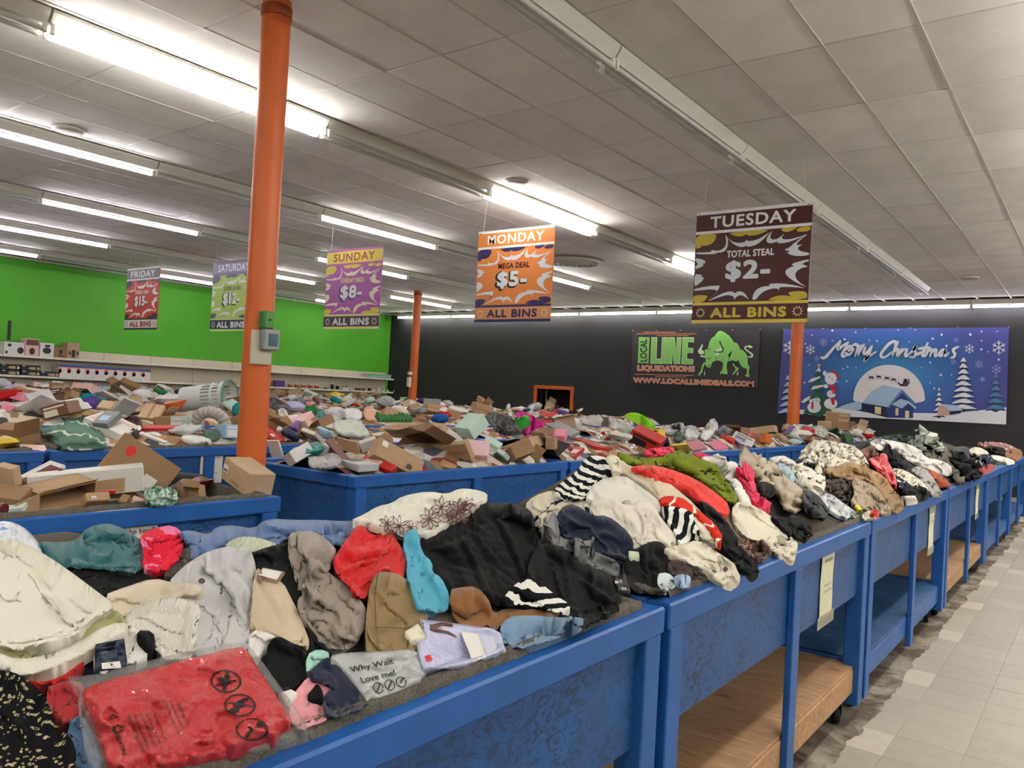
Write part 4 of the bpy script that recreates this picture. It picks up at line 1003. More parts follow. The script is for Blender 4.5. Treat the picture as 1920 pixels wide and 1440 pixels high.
c1('trousers', 'khaki brown trousers with a flap pocket in the nearest bin', 'trousers', cB([(1495,770),(1560,675),(1750,715),(1825,830),(1910,960),(1935,1070),(1870,1290),(1480,1300),(1455,1150),(1470,980)]), OLV, T=.05, fold=(('r', 80, 60, .012), ('s', 0, 90, .02)), hem=.03, sim=0.13)
at = cloth.at; o = COL.objects[-1]; flap = MB()
for a, b in (((1530,870),(1540,1105)), ((1540,1105),(1760,1112)), ((1530,870),(1552,700))):
    p, q = np.array(cB([a])[0]), np.array(cB([b])[0]); n = np.array([-(q-p)[1], (q-p)[0]]); n = n/np.linalg.norm(n)*.8
    L0 = 8; pts = [p+(q-p)*i/L0 for i in range(L0+1)]
    flap.add([(*(x+n), 0) for x in pts]+[(*(x-n), 0) for x in pts], [(i, i+1, L0+2+i, L0+1+i) for i in range(L0)])
decal(o, 'pocket_seam', flat('seam_brown', '4c3e26', .8), flap, at)
mb = MB(); mb.add([(320+(1700+26*math.cos(t))/4, 900+(1043+16*math.sin(t))/4, 0) for t in np.linspace(0, 6.28, 12, endpoint=False)], [tuple(range(12))]); decal(o, 'button', flat('button_olive', '6b5a3a', .4), mb, lambda u, v: at(u, v, .006))
c1('fleece', 'large black fleece heaped behind the rim of the nearest bin', 'fleece', cC([(300,400),(450,330),(600,270),(760,155),(870,160),(960,155),(1085,200),(1115,270),(1125,380),(1170,430),(1160,530),(1100,640),(900,830),(780,745),(520,770),(470,680),(390,560)]), BLK, T=.08, fold=R(40, 60, .03), sim=0.13)
c1('shirt', 'white tee with a brown flower print along the back crest', 'tee', cC([(-170,285),(-60,235),(30,180),(130,160),(200,110),(380,75),(510,100),(590,58),(690,62),(798,92),(770,135),(700,190),(600,262),(450,335),(330,385),(200,375),(60,330),(-60,295)]), fabric('ivory_jersey', 'd9d7c9'), T=.05, fold=R(-25, 50, .018), sim=0.12)
at = cloth.at; o = COL.objects[-1]; fl_ = MB()
def petal(mb, cx, cy, r, a, w, k):
    pts = []
    for i in range(9):
        t = i/8; pts.append((t*r, math.sin(math.pi*t)*w))
    pts += [(x, -y) for x, y in pts[-2:0:-1]]
    ca, sa = math.cos(a), math.sin(a); n = len(pts)
    outer = [(cx+x*ca-y*sa, cy+(x*sa+y*ca)) for x, y in pts]; cxm = np.mean([p[0] for p in outer]); cym = np.mean([p[1] for p in outer])
    inner = [(x+(cxm-x)*k, y+(cym-y)*k) for x, y in outer]
    mb.add([(x, y, 0) for x, y in outer]+[(x, y, 0) for x, y in inner], [(i, (i+1) % n, n+(i+1) % n, n+i) for i in range(n)])
for cx, cy, r, n_ in ((600,215,70,11), (470,190,55,8), (390,270,60,9), (180,320,50,8), (95,300,48,7), (260,330,45,7), (540,250,50,8), (640,170,45,8)):
    for i in range(n_): petal(fl_, 700+cx/3.692, 900+cy/3.692, r/3.692*(1.15+.5*random.random()), i*2*math.pi/n_+random.random()*.3, r/3.692*.27, .28)
decal(o, 'flower_print', INKM, fl_, at)
c1('hoodie', 'black hoodie filling the corner of the nearest bin', 'hoodie', cC([(1130,450),(1200,435),(1340,470),(1420,580),(1640,640),(1700,760),(1725,850),(1590,930),(1460,985),(1340,960),(1180,850),(1080,720),(1060,620)]), BLK, T=.06, fold=R(40, 50, .026), sim=0.15)
c1('top', 'turquoise top hanging down beside the black fleece', 'top', cC([(195,400),(270,332),(312,350),(332,500),(412,570),(405,640),(470,670),(530,800),(525,850),(380,905),(300,885),(270,760),(225,640),(240,560)]), TRQ, T=.04, fold=R(65, 26, .022), hem=.012)
c1('sweater', 'brown knit sweater under the striped sleeve', 'sweater', cC([(515,760),(620,740),(710,735),(800,820),(830,930),(900,890),(1080,870),(1260,925),(1250,970),(1000,980),(830,1020),(650,1010),(580,950)]), BRN, T=.045, fold=R(60, 34, .022))
c1('jeans', 'washed blue jeans tucked along the carpeted rim', 'jeans', cC([(870,1030),(930,945),(1080,935),(1350,955),(1460,950),(1440,1000),(1300,1070),(1080,1150),(1000,1150),(890,1110)]), DNM, T=.035, fold=K(30, .016), hem=.014, sim=0.12)
c1('shirt', 'black and white striped shirt sleeve in the nearest bin', 'shirt', cC([(880,840),(960,740),(1040,680),(1115,672),(1250,790),(1368,865),(1355,905),(1290,920),(1200,880),(1000,875),(890,870)]), striped('bw_shirt', 'e6e5de', '101216', .045, .5, -8), T=.04, fold=R(20, 36, .014), sim=0.12)
c1('hang_tag', 'black tag with white letters in the corner of the nearest bin', 'tag', cE([(650,905),(725,872),(762,992),(690,985)]), flat('tag_black', '121214', .4), T=.004, fold=(), sharp=True)
at = cloth.at; qm = quadmap(cE([(650,985),(750,1000),(725,872),(640,900)])); mb = MB(); add_text(mb, 'art', .45, .62, .5, .2, qm, .02); add_text(mb, 'os', .75, .2, .3, .14, qm, .02); decal(COL.objects[-1], 'lettering', TAGW, mb, at)
c1('trousers', 'black trousers beside the pink shirt at the front rim', 'trousers', cD([(205,350),(270,245),(400,310),(495,375),(495,490),(430,570),(290,620),(225,530)]), BLK, T=.03, fold=R(60, 50, .012), sim=0.1)
c1('shirt', 'mint green shirt corner above the navy shorts', 'shirt', cD([(475,385),(560,340),(650,375),(570,435),(480,520)]), MNT, T=.02, sim=0.1)
c1('shirt', 'pink jersey shirt against the front rim', 'shirt', cD([(340,700),(420,610),(480,535),(560,508),(665,575),(640,660),(590,700),(630,805),(440,880),(370,800)]), PNK, T=.03, fold=R(70, 44, .014))
c1('shorts', 'navy shorts pressed against the front rim', 'shorts', cD([(475,530),(560,430),(640,388),(700,470),(890,690),(850,720),(625,810),(580,710),(600,655),(660,580)]), fabric('midnight_navy', '1a2038'), T=.035, fold=R(50, 50, .01))
c1('fabric_scrap', 'black pointed fabric scrap on the pink shirt', 'scrap', cD([(478,655),(520,610),(552,565),(600,645),(570,695),(510,690)]), BLK, T=.012, fold=())
c1('price_tag', 'plain white tag on the pink shirt', 'tag', cD([(295,640),(375,612),(422,640),(350,705)]), TAGW, T=.004, fold=(), sharp=True)
c1('plastic_pouch', 'grey plastic pouch printed with a slogan at the front rim', 'pouch', cD([(610,388),(780,365),(1000,360),(1220,342),(1250,430),(1285,540),(1080,630),(900,700),(820,590),(720,460)]), plastic_film('grey_pouch_film', 'a9adad', .3), T=.025, fold=K(50, .008))
at = cloth.at; o = COL.objects[-1]; qm = quadmap(cD([(760,720),(1200,600),(1110,330),(640,420)])); mb = MB()
add_text(mb, 'Why Wait', .52, .70, .62, .17, qm, .012); add_text(mb, 'Love me!', .55, .45, .5, .14, qm, .008)
for i in range(3):
    c = (.50+.17*i, .20); n = 18
    mb.add([(*qm(c[0]+.075*math.cos(t), c[1]+.13*math.sin(t))[:2], 0) for t in np.linspace(0, 6.28, n, endpoint=False)]+[(*qm(c[0]+.062*math.cos(t), c[1]+.11*math.sin(t))[:2], 0) for t in np.linspace(0, 6.28, n, endpoint=False)], [(k, (k+1) % n, n+(k+1) % n, n+k) for k in range(n)])
    mb.add([qm(c[0]-.05, c[1]-.07), qm(c[0]-.035, c[1]-.09), qm(c[0]+.05, c[1]+.07), qm(c[0]+.035, c[1]+.09)], [(0,1,2,3)])
decal(o, 'printed_slogan', INKB, mb, at)
c1('hosiery_packet', 'lavender packet of tights with photo of legs at the front rim', 'packet', cC([(325,962),(480,980),(830,1028),(880,1060),(920,1185),(640,1285),(440,1325),(350,1315),(310,1180),(300,1110),(355,1080)]), plastic_film('lavender_card', 'b4b6d6', .3), T=.03, fold=(('s', 0, 60, .006),), sharp=True, w=.008)
at = cloth.at; o = COL.objects[-1]; S = lambda p: [(*q, 0) for q in cC(p)]
decal(o, 'barcode_panel', TAGW, MB().add(S([(605,1050),(720,1065),(785,1225),(690,1260)]), [(0,1,2,3)]), at)
decal(o, 'white_panel', flat('panel_white', 'cdd0e2', .3), MB().add(S([(725,1085),(830,1095),(872,1190),(790,1220)]), [(0,1,2,3)]), at)
decal(o, 'red_logo', INKR, MB().add(S([(355,1220),(390,1208),(412,1245),(370,1258)]), [(0,1,2,3)]), at)
decal(o, 'legs_photo', flat('print_skin', '5a3228', .5), MB().add(S([(335,985),(400,1000),(470,985),(545,995),(550,1015),(480,1005),(440,1030),(520,1045),(575,1080),(580,1090),(510,1060),(400,1040),(345,1030)]), [(0,1,2,3,4,5,6,7,8,9,10,11,12)]), at)
mb = MB()
for i in range(9):
    x = 640+i*6; mb.add(S([(x, 1120+i*.6), (x+(3 if i % 2 else 4), 1120+i*.6), (x+27, 1190), (x+24, 1190)]), [(0,1,2,3)])
decal(o, 'barcode', INKB, mb, lambda u, v: at(u, v, .005))
c1('price_tag', 'cream tag sticking out beside the lavender packet', 'tag', cC([(218,1048),(310,992),(362,1080),(265,1125)]), flat('tag_cream', 'd8d3bd', .6), T=.004, fold=(), sharp=True)
c1('shirt', 'red tee edge below the white coat', 'tee', cA([(120,965),(280,905),(430,845),(445,885),(400,925),(210,1010),(140,1000)]), RED, T=.02, sim=0.05)
c1('shirt', 'red cotton shirt left of the red bag', 'shirt', cA([(220,1030),(350,980),(450,1000),(420,1170),(300,1200)]), fabric('faded_red', 'a52a30'), T=.02, sim=0.08)
c1('jeans', 'blue jeans at the bottom edge left of the red bag', 'jeans', cA([(340,1215),(430,1150),(500,1300),(540,1460),(370,1460)]), fabric('mid_denim', '3f5f7f'), T=.02)
c1('coat', 'hem of the cream coat with its sage lining', 'coat', cA([(-40,800),(200,780),(370,750),(470,680),(590,600),(670,688),(645,745),(500,810),(390,868),(250,925),(120,955),(50,900),(-40,860)]), OLN, T=.04, fold=R(-25, 40, .016), sim=0.06)
c1('coat', 'large cream coat spread over the left end of the nearest bin', 'coat', cA([(-40,235),(60,250),(150,285),(250,340),(360,415),(480,505),(600,595),(560,620),(470,670),(400,755),(210,800),(100,800),(-40,790)]), fabric('cream_wool', 'd6d2c4', .04), T=.05, fold=(('r', 20, 110, .016), ('s', 0, 140, .02)), hem=.02, sim=0.1)
c1('coat', 'folded cream coat hem below the lining', 'coat', cA([(-40,830),(100,880),(250,850),(400,790),(560,690),(675,685),(650,745),(500,812),(390,875),(250,930),(120,958),(50,930),(-40,880)]), fabric('cream_wool', 'd6d2c4', .04), T=.03, fold=R(-22, 60, .010), sim=0.07)
c1('hang_tag', 'navy hang tag with white sticker below the cream coat', 'tag', cA([(495,797),(645,768),(662,905),(495,928)]), TAGB, T=.004, fold=(), sharp=True)
at = cloth.at; o = COL.objects[-1]; decal(o, 'sticker', TAGW, MB().add([(*p, 0) for p in cA([(527,895),(622,885),(630,920),(530,926)])], [(0,1,2,3)]), at)
qm = quadmap(cA([(500,900),(655,880),(645,775),(497,800)])); mb = MB(); add_text(mb, 'PULLOVER', .45, .78, .5, .07, qm, .01); add_text(mb, '10', .5, -.05, .1, .1, qm, .01)
for i in range(4): add_text(mb, 'cotton knit with care', .45, .55-.1*i, .6-.05*i, .05, qm, 0)
decal(o, 'lettering', flat('ink_pale', 'a9b0b8', .6), mb, lambda u, v: at(u, v, .005))
c1('dress', 'black dress with a cream floral sprig print in the bottom left', 'dress', cA([(-60,925),(60,935),(150,985),(230,1060),(280,1170),(300,1230),(370,1280),(400,1370),(385,1480),(-60,1480)]), BFL, T=.06, fold=(('r', 60, 70, .014), ('s', 0, 90, .02)), sim=0.1)
c1('plastic_sleeve', 'clear plastic sleeve edge around the red folded garment', 'plastic sleeve', cA([(330,960),(480,960),(640,915),(900,850),(1260,775),(1320,830),(1480,1050),(1620,1245),(1540,1275),(1100,1400),(700,1490),(470,1490),(400,1100),(420,1030)]), plastic_film('clear_film_edge', 'c2c4c4', .08, .30), T=.012, fold=K(30, .010), w=.01)
RB_ = cA([(425,1040),(520,990),(900,895),(1255,800),(1290,840),(1420,1040),(1540,1240),(1100,1370),(800,1460),(590,1490),(530,1300),(460,1130)])
def m_redbag():
    q = NT('red_cloth_in_film'); uv = q.co('Object'); nz = q.noise(7, 4, .6, uv); c = srgb('b3121c')
    q.col(q.ramp(nz, [(.3, tuple(x*.9 for x in c)), (.7, tuple(x*1.08 for x in c))])); q.b.inputs['Roughness'].default_value = .55
    q.b.inputs['Coat Weight'].default_value = 1.0; q.b.inputs['Coat Roughness'].default_value = .04
    h = q.noise(22, 4, .62, uv, 2.6); x = q.n('ShaderNodeBump'); x.inputs['Strength'].default_value = 1.0; x.inputs['Distance'].default_value = .02; q.l(h, x.inputs['Height']); q.l(x.outputs[0], q.b.inputs['Coat Normal'])
    return q.m
c1('bagged_garment', 'red folded garment in a clear printed plastic bag at the front', 'bagged garment', RB_, m_redbag(), T=.04, fold=(('c', 0, 60, .006), ('s', 0, 110, .012)), w=.03)
at = cloth.at; o = COL.objects[-1]
qm = quadmap(cA([(590,1490),(1540,1240),(1255,800),(430,1040)]))
mb = MB()
def vt(s, x, y, h, L, bold=.012):   # lines that run down the bag
    add_text(mb, s, 0, 0, L, h, lambda a, b: qm(x+b, y-a), bold)
for i, x in enumerate((.20, .235, .27, .305, .34)): vt(['WARNING KEEP THIS BAG AWAY', 'from babies and children to', 'avoid danger of suffocation', 'do not use in cribs or beds', 'this bag is not a toy'][i], x, .40, .02, .44-.03*i)
for i, x in enumerate((.42, .455, .49)): vt(['ATTENTION garder hors de', 'la portee des enfants', 'danger'][i], x, .47, .018, .40-.07*i)
vt('MADE IN CHINA', .10, .34, .026, .28, .03)
decal(o, 'printed_warning', INKB, mb, at)
mb = MB()
def ring(cx, cy, rx, ry, n=24):
    mb.add([(*qm(cx+rx*math.cos(t), cy+ry*math.sin(t))[:2], 0) for t in np.linspace(0, 6.283, n, endpoint=False)]+[(*qm(cx+rx*.88*math.cos(t), cy+ry*.88*math.sin(t))[:2], 0) for t in np.linspace(0, 6.283, n, endpoint=False)], [(k, (k+1) % n, n+(k+1) % n, n+k) for k in range(n)])
def bar(x0, y0, x1, y1, wd=.007):
    d = math.hypot(x1-x0, y1-y0); nx, ny = -(y1-y0)/d*wd, (x1-x0)/d*wd
    mb.add([qm(x0+nx, y0+ny), qm(x1+nx, y1+ny), qm(x1-nx, y1-ny), qm(x0-nx, y0-ny)], [(0,1,2,3)])
def blob(cx, cy, rx, ry, n=12): mb.add([qm(cx+rx*math.cos(t), cy+ry*math.sin(t)) for t in np.linspace(0, 6.283, n, endpoint=False)], [tuple(range(n))])
for cx, cy in ((.80, .68), (.80, .40), (.79, .12)):
    ring(cx, cy, .085, .125)
blob(.80, .68, .02, .035); blob(.77, .67, .03, .015); blob(.83, .66, .03, .015); blob(.78, .72, .018, .022); blob(.82, .72, .018, .022); bar(.76, .59, .84, .77, .009)
blob(.80, .41, .028, .04); blob(.755, .36, .03, .03); blob(.84, .44, .025, .02); bar(.745, .46, .86, .35, .006)
blob(.84, .15, .018, .026); bar(.82, .13, .76, .09, .012); bar(.79, .11, .78, .16, .008); bar(.76, .09, .74, .05, .01)
for a in (0, 2.09, 4.19): bar(.115+.03*math.cos(a), .50+.045*math.sin(a), .115+.03*math.cos(a+1.5), .50+.045*math.sin(a+1.5), .009)
bar(.09, .62, .14, .62, .004); bar(.09, .62, .115, .67, .004); bar(.115, .67, .14, .62, .004)
decal(o, 'printed_symbols', INKB, mb, at)
# ------------------------------------------------------------------ the heaps of boxed goods
LIFT[:] = 0
def goods_mat():
    q = NT('mixed_small_goods'); co = q.co('Object'); v = q.n('ShaderNodeTexVoronoi'); v.inputs['Scale'].default_value = 9; q.l(co, v.inputs['Vector'])
    sp = q.n('ShaderNodeSeparateColor'); q.l(v.outputs['Color'], sp.inputs[0])
    q.col(q.ramp(sp.outputs[0], [(0, srgb('8a6a4a')), (.2, srgb('b9b4ac')), (.38, srgb('3a3634')), (.52, srgb('a88660')), (.66, srgb('d5d2cb')), (.78, srgb('7f2a2a')), (.86, srgb('4f5b66')), (.93, srgb('c9b9a0'))], 'CONSTANT')); q.b.inputs['Roughness'].default_value = .8
    return q.m
M_GOODS = goods_mat()
const = lambda z: [(-5, z), (30, z)]
HL = Heap(LXF, LXB, const(-.58), edge=RIM-.07, p=3, over=False, lump=.03, seed=3)
HM = Heap(MXF, MXB, [(3, -.52), (5, -.43), (8, -.43), (11, -.42), (13, -.44), (14.6, -.41), (19, -.36)], edge=RIM-.04, p=2.5, over=False, lump=.05, seed=4)
HT = Heap(TXF, TXB, [(-5, -.6), (2, -.58), (2.8, -.50), (5, -.46), (15, -.44)], edge=RIM-.05, p=2.5, over=False, lump=.05, seed=5)
HF = [Heap(x, x-1.2, [(-5, -.5), (3, -.44), (8, -.42), (20, -.40-.005*k)], edge=RIM-.05, p=2.5, over=False, lump=.06, seed=6+k) for k, x in enumerate(FAR)]
tag(HL.mesh('goods_heap', M_GOODS, .1, 2.37, .06), 'jumbled small goods under the boxes of the left bin', 'goods heap', kind='stuff')
for a, b in MBIN: tag(HM.mesh('goods_heap', M_GOODS, a+.08, b-.08, .06), f'jumbled small goods at {a:.0f} metres along the middle bin row', 'goods heap', kind='stuff')
for a, b in TB: tag(HT.mesh('goods_heap', M_GOODS, a+.08, b-.08, .06), f'jumbled small goods at {a:.0f} metres along the third bin row', 'goods heap', kind='stuff')
for k, h in enumerate(HF): tag(h.mesh('goods_heap', M_GOODS, 2.7, 17.2, .08), f'jumbled small goods along the {NTH[k+3]} bin row', 'goods heap', kind='stuff')

def m_card(name, c):
    q = NT(name); c = srgb(c); co = q.co('Object'); nz = q.noise(4, 4, .6, co); fl = q.noise(60, 2, .5, q.co('Object', (1, 12, 1)))
    q.col(q.ramp(nz, [(.3, tuple(x*.90 for x in c)), (.7, tuple(x*1.07 for x in c))])); q.b.inputs['Roughness'].default_value = .7; q.b.inputs['Specular IOR Level'].default_value = .25
    q.bump(fl, .06, .003); return q.m
KR = [m_card('kraft_card', 'a88a6a'), m_card('kraft_card_pale', 'b49a7e'), m_card('kraft_card_dark', '8f7152')]
M_TAPEB = flat('brown_tape', '9d7a52', .2, spec=.6); M_TAPEC = flat('pale_tape', 'c9b38f', .2, spec=.6)
M_LABEL = flat('shipping_label', 'dedcd6', .5)
PAL = {'white': 'd9d7d3', 'pale grey': 'b3b5b6', 'grey': '7d7f82', 'black': '1c1c1f', 'navy': '20294a', 'blue': '2f5fa5', 'pale blue': '9db9d3', 'red': 'b3241f', 'maroon': '64242a', 'pink': 'd57a94', 'pale pink': 'dfb5b0', 'lavender': 'b5b0cf', 'purple': '5b3b83', 'teal': '1f7f80', 'mint': 'b5cdc4', 'green': '2f7a45', 'dark green': '20442f', 'yellow': 'd6b532', 'orange': 'd06a28', 'cream': 'd6cdb8', 'brown': '70482c'}
def cm(colour, finish='card'):
    if colour == 'kraft': return KR[0]
    if finish == 'card': return flat('card_'+colour.replace(' ', '_'), PAL[colour], .45, var=.06, vs=5)
    if finish == 'film': return plastic_film('film_'+colour.replace(' ', '_'), PAL[colour], .3)
    return flat('cloth_'+colour.replace(' ', '_'), PAL[colour], .95, var=.12, vs=9, spec=.1)
# boxes recovered from four corners seen in the photo: v0 and the far ends of its three edges
def fit_box(p0, ps, P0, want='aaa', smax=1.2):
    d0 = (P0-CAM)@FW; k = FPX/d0
    e2 = [np.array([(q[0]-p0[0])/k, -(q[1]-p0[1])/k]) for q in ps]     # metres, right/up
    rng = np.random.default_rng(3)
    def cost(Q, hand=1):
        Q = Q/np.linalg.norm(Q, axis=1)[:, None]; w, x, y, z = Q.T
        Rm = np.stack([np.stack([1-2*(y*y+z*z), 2*(x*y-z*w), 2*(x*z+y*w)], -1), np.stack([2*(x*y+z*w), 1-2*(x*x+z*z), 2*(y*z-x*w)], -1), np.stack([2*(x*z-y*w), 2*(y*z+x*w), 1-2*(x*x+y*y)], -1)], 1)  # columns: the edges in right/up/away
        Rm = Rm*np.array([1, 1, hand])
        c = 0; S = []
        for i in range(3):
            a = Rm[:, :2, i]; L = np.linalg.norm(e2[i]); dt = a@e2[i]; s = dt/((a*a).sum(1)+.03); s = np.clip(s, .012, smax)
            c = c+((a*s[:, None]-e2[i])**2).sum(1)/(L*L+.0004)
            away = Rm[:, 2, i]
            if want[i] == 'a': c = c+np.where(away < 0, .5*away**2+.02, 0)
            if want[i] == 't': c = c+np.where(away > 0, .5*away**2+.02, 0)
            S.append(s)
        return c, Rm, np.stack(S, 1), Q
    res = None
    for hand in (1, -1):
        Q = rng.normal(size=(2500, 4)); c, Rm, S, Q = cost(Q, hand)
        for it in range(7):
            b = Q[np.argsort(c)[:12]]
            Q = np.vstack([b]+[b+rng.normal(0, .35*.5**it, b.shape) for _ in range(24)]); c, Rm, S, Q = cost(Q, hand)
        if res is None or c.min() < res[0].min(): res = (c, Rm, S)
    c, Rm, S = res
    i = int(np.argmin(c)); B = np.stack([RT, UP, FW], 1)     # to world
    E = [B@Rm[i][:, j]*S[i][j] for j in range(3)]
    return P0, E
PLACED = []       # photo rectangles taken by hand-placed goods
def boxframe(P0, E):
    """matrix whose local x,y,z run along the three edges from the box's middle, with half sizes"""
    ex, ey, ez = [Vector(e) for e in E]; h = [v.length/2 for v in (ex, ey, ez)]
    c = Vector(P0)+(ex+ey+ez)/2; a, b = ex.normalized(), ey.normalized(); n = a.cross(b).normalized()
    if n.dot(ez) < 0: a, b, h = b, a, [h[1], h[0], h[2]]; n = a.cross(b).normalized(); sw = True
    else: sw = False
    b = n.cross(a)
    return Matrix(((a.x, b.x, n.x, c.x), (a.y, b.y, n.y, c.y), (a.z, b.z, n.z, c.z), (0, 0, 0, 1))), h, sw
def best_face(M, h):
    """the box face (axis, sign) that looks most squarely at the camera, weighted by area"""
    best = None; c = Vector(M.translation); v = (Vector(CAM)-c).normalized()
    for ax in range(3):
        n = Vector([M[r][ax] for r in range(3)])
        for s in (1, -1):
            ar = h[(ax+1) % 3]*h[(ax+2) % 3]; q = n.dot(v)*s*ar
            if best is None or q > best[0]: best = (q, ax, s)
    return best[1], best[2]
def face_fn(h, ax, s, lift=.0015):
    """maps the unit square to a face: x right, y up as seen from outside (roughly)"""
    i, j = [(1, 2), (0, 2), (0, 1)][ax]
    def f(x, y):
        p = [0, 0, 0]; p[ax] = s*(h[ax]+lift); p[i] = (2*x-1)*h[i]; p[j] = (2*y-1)*h[j]; return tuple(p)
    return f, i, j
def oriented(M, h, ax, s):
    """like face_fn, but turned so that x runs right and y up in the view"""
    f, i, j = face_fn(h, ax, s)
    def pr(x, y):
        p = M@Vector(f(x, y)); d = np.array(p)-CAM; return np.array([d@RT, d@UP])/(d@FW)
    o = pr(.5, .5); a = pr(1, .5)-o; b = pr(.5, 1)-o
    if abs(a[0])*h[j] >= abs(b[0])*h[i] or abs(a[0]) > abs(b[0]):
        fx = (lambda x: x) if a[0] > 0 else (lambda x: 1-x); fy = (lambda y: y) if b[1] > 0 else (lambda y: 1-y)
        return lambda x, y: f(fx(x), fy(y))
    fx = (lambda x: x) if b[0] > 0 else (lambda x: 1-x); fy = (lambda y: y) if a[1] > 0 else (lambda y: 1-y)
    return lambda x, y: f(fy(y), fx(x))
def box_thing(name, label, cat, M, h, mat, kind='closed', face2=None, tape=None, ship=False, text=None, sticker=None, pattern=None, group=None, openface=None, txtmat=None, rotxt=0):
    e = empty(name, label, cat, group=group); e.matrix_world = M
    ch = min(.004, min(h)*.3)
    if kind == 'closed':
        MB().bbox([-x for x in h], h, ch).build('carton', mat, e)
    else:      # open carton: five walls and flaps
        ax, s = openface or (2, 1); t = .005; lo = [-x for x in h]; hi = list(h)
        mb = MB()
        for k in range(3):
            for sg in (1, -1):
                if k == ax and sg == s: continue
                a, b = list(lo), list(hi)
                if sg > 0: a[k] = hi[k]-t
                else: b[k] = lo[k]+t
                mb.box(a, b)
        mb.build('carton', mat, e)
        for k in [q for q in range(3) if q != ax]:
            for sg in (1, -1):
                o_ = [q for q in range(3) if q not in (ax, k)][0]; fl = min(h[k]*.95, .16); an = random.uniform(.5, 1.9)
                p = lambda u, w: tuple((sg*(h[k]+w*math.sin(an)) if q == k else s*(h[ax]+w*math.cos(an)) if q == ax else u*h[o_]*.97) for q in range(3))
                pts = [p(-1, 0), p(1, 0), p(.94, fl), p(-.94, fl)]
                nrm = Vector([(math.cos(an)*sg if q == k else -s*math.sin(an) if q == ax else 0) for q in range(3)])*.004
                MB().add(pts+[tuple(Vector(x)+nrm) for x in pts], [(0,1,2,3),(7,6,5,4),(0,4,5,1),(1,5,6,2),(2,6,7,3),(3,7,4,0)]).build('flap', mat, e)
    ax, s = best_face(M, h); F = oriented(M, h, ax, s)
    quad = lambda x0, y0, x1, y1, f=F: MB().add([f(x0, y0), f(x1, y0), f(x1, y1), f(x0, y1)], [(0,1,2,3)])
    if tape == 'x': quad(0, .43, 1, .57).build('tape', M_TAPEB, e)
    if tape == 'y': quad(.43, 0, .57, 1).build('tape', M_TAPEB, e)
    if ship:
        x, y = ship if isinstance(ship, tuple) else (.7, .2)
        quad(x, y, x+.2, y+.34).build('shipping_label', M_LABEL, e)
        m = MB(); g = oriented(M, [q+.001 for q in h], ax, s)
        for k in range(8): m.add([g(x+.03+k*.017, y+.05), g(x+.03+k*.017+.007+.004*(k % 2), y+.05), g(x+.03+k*.017+.007+.004*(k % 2), y+.15), g(x+.03+k*.017, y+.15)], [(0,1,2,3)])
        m.build('barcode', M_INK, e)
    if sticker:
        m = MB(); n = 14; cx, cy, r, sm = sticker
        asp = 1.0; m.add([F(cx+r*math.cos(t)*(1+.15*math.sin(3*t)), cy+r*1.3*math.sin(t)) for t in np.linspace(0, 6.283, n, endpoint=False)], [tuple(range(n))]); m.build('sticker', sm, e)
    if face2: quad(.04, .06, .96, .94).build('printed_face', face2, e)
    if pattern:      # block of print on the main face
        m = MB(); g = oriented(M, [q+.001 for q in h], ax, s)
        for (x0, y0, x1, y1) in pattern[1]: m.add([g(x0, y0), g(x1, y0), g(x1, y1), g(x0, y1)], [(0,1,2,3)])
        m.build('print', pattern[0], e)
    if text:
        m = MB(); g = oriented(M, [q+.0015 for q in h], ax, s)
        for t in text:
            tx, x, y, w_, hh = t[:5]; add_text(m, tx, x, y, w_, hh, g, .02, 1, 0, t[5] if len(t) > 5 else 0)
        m.build('lettering', txtmat or M_INK, e)
    return e
LASTROW = [None]
def pbox(name, label, v0, v1, v2, v3, x, mat, want='aaa', kind='closed', cat='box', smax=1.2, **k):
    u, v = v0; P0 = on_x(u, v, x)
    P0, E = fit_box(v0, (v1, v2, v3), P0, want, smax)
    M, h, sw = boxframe(P0, E)
    pp = np.array([v0, v1, v2, v3]); lo, hi = pp.min(0), pp.max(0); PLACED.append((lo[0], lo[1], hi[0], hi[1]))
    if kind == 'open' and 'openface' not in k: k['openface'] = best_face(M, h)
    return box_thing(name, label, cat, M, h, mat, kind, **k)
def pc(heap, name, label, cat, poly, mat, **k):
    p = np.array(poly); PLACED.append((*p.min(0), *p.max(0)))
    k.setdefault('step', 4); k.setdefault('T', .06); k.setdefault('w', .05); k.setdefault('fold', K(16, .015)); k.setdefault('blur', 3)
    return cloth(heap, name, label, cat, poly, mat, **k)
cH = crop(0, 700, 5.5375); cI = crop(300, 700, 5.5375); cJ = crop(580, 740, 6); cK = crop(880, 740, 6)
def B(c, name, label, v0, v1, v2, v3, x, mat, *a, **k):
    return pbox(name, label, *c([v0, v1, v2, v3]), x, mat, *a, **k)
RST_ = flat('sticker_red', 'd02a1c', .5)
BOX = 'cardboard_box'
# ---- left bin by the column
B(cH, BOX, 'big tilted cardboard box with a red sticker at the left', (1300,610), (1844,991), (930,1110), (1165,638), -3.75, KR[2], '??a', sticker=(.24, .80, .07, RST_), ship=(.62, .30))
B(cH, BOX, 'white open mailer box in front of the red-stickered box', (1490,962), (535,975), (1492,1240), (1420,930), -3.62, cm('white'), '??a', pattern=(flat('flap_line', '5a5752', .6), [(.0, .50, .42, .515), (.42, .50, .43, .80)]))
B(cH, BOX, 'open brown box lying in front at the left bin', (405,1255), (738,1172), (350,1435), (80,1228), -3.5, KR[0], 'aaa', kind='open')
B(cH, BOX, 'plain brown box cut by the left edge of the picture', (122,990), (-110,975), (92,1200), (160,960), -3.6, KR[1], '??a')
B(cH, BOX, 'small kraft box with barcode label in the left bin', (905,1328), (1075,1338), (868,1240), (790,1420), -3.42, KR[0], 'aaa', ship=(.2, .2))
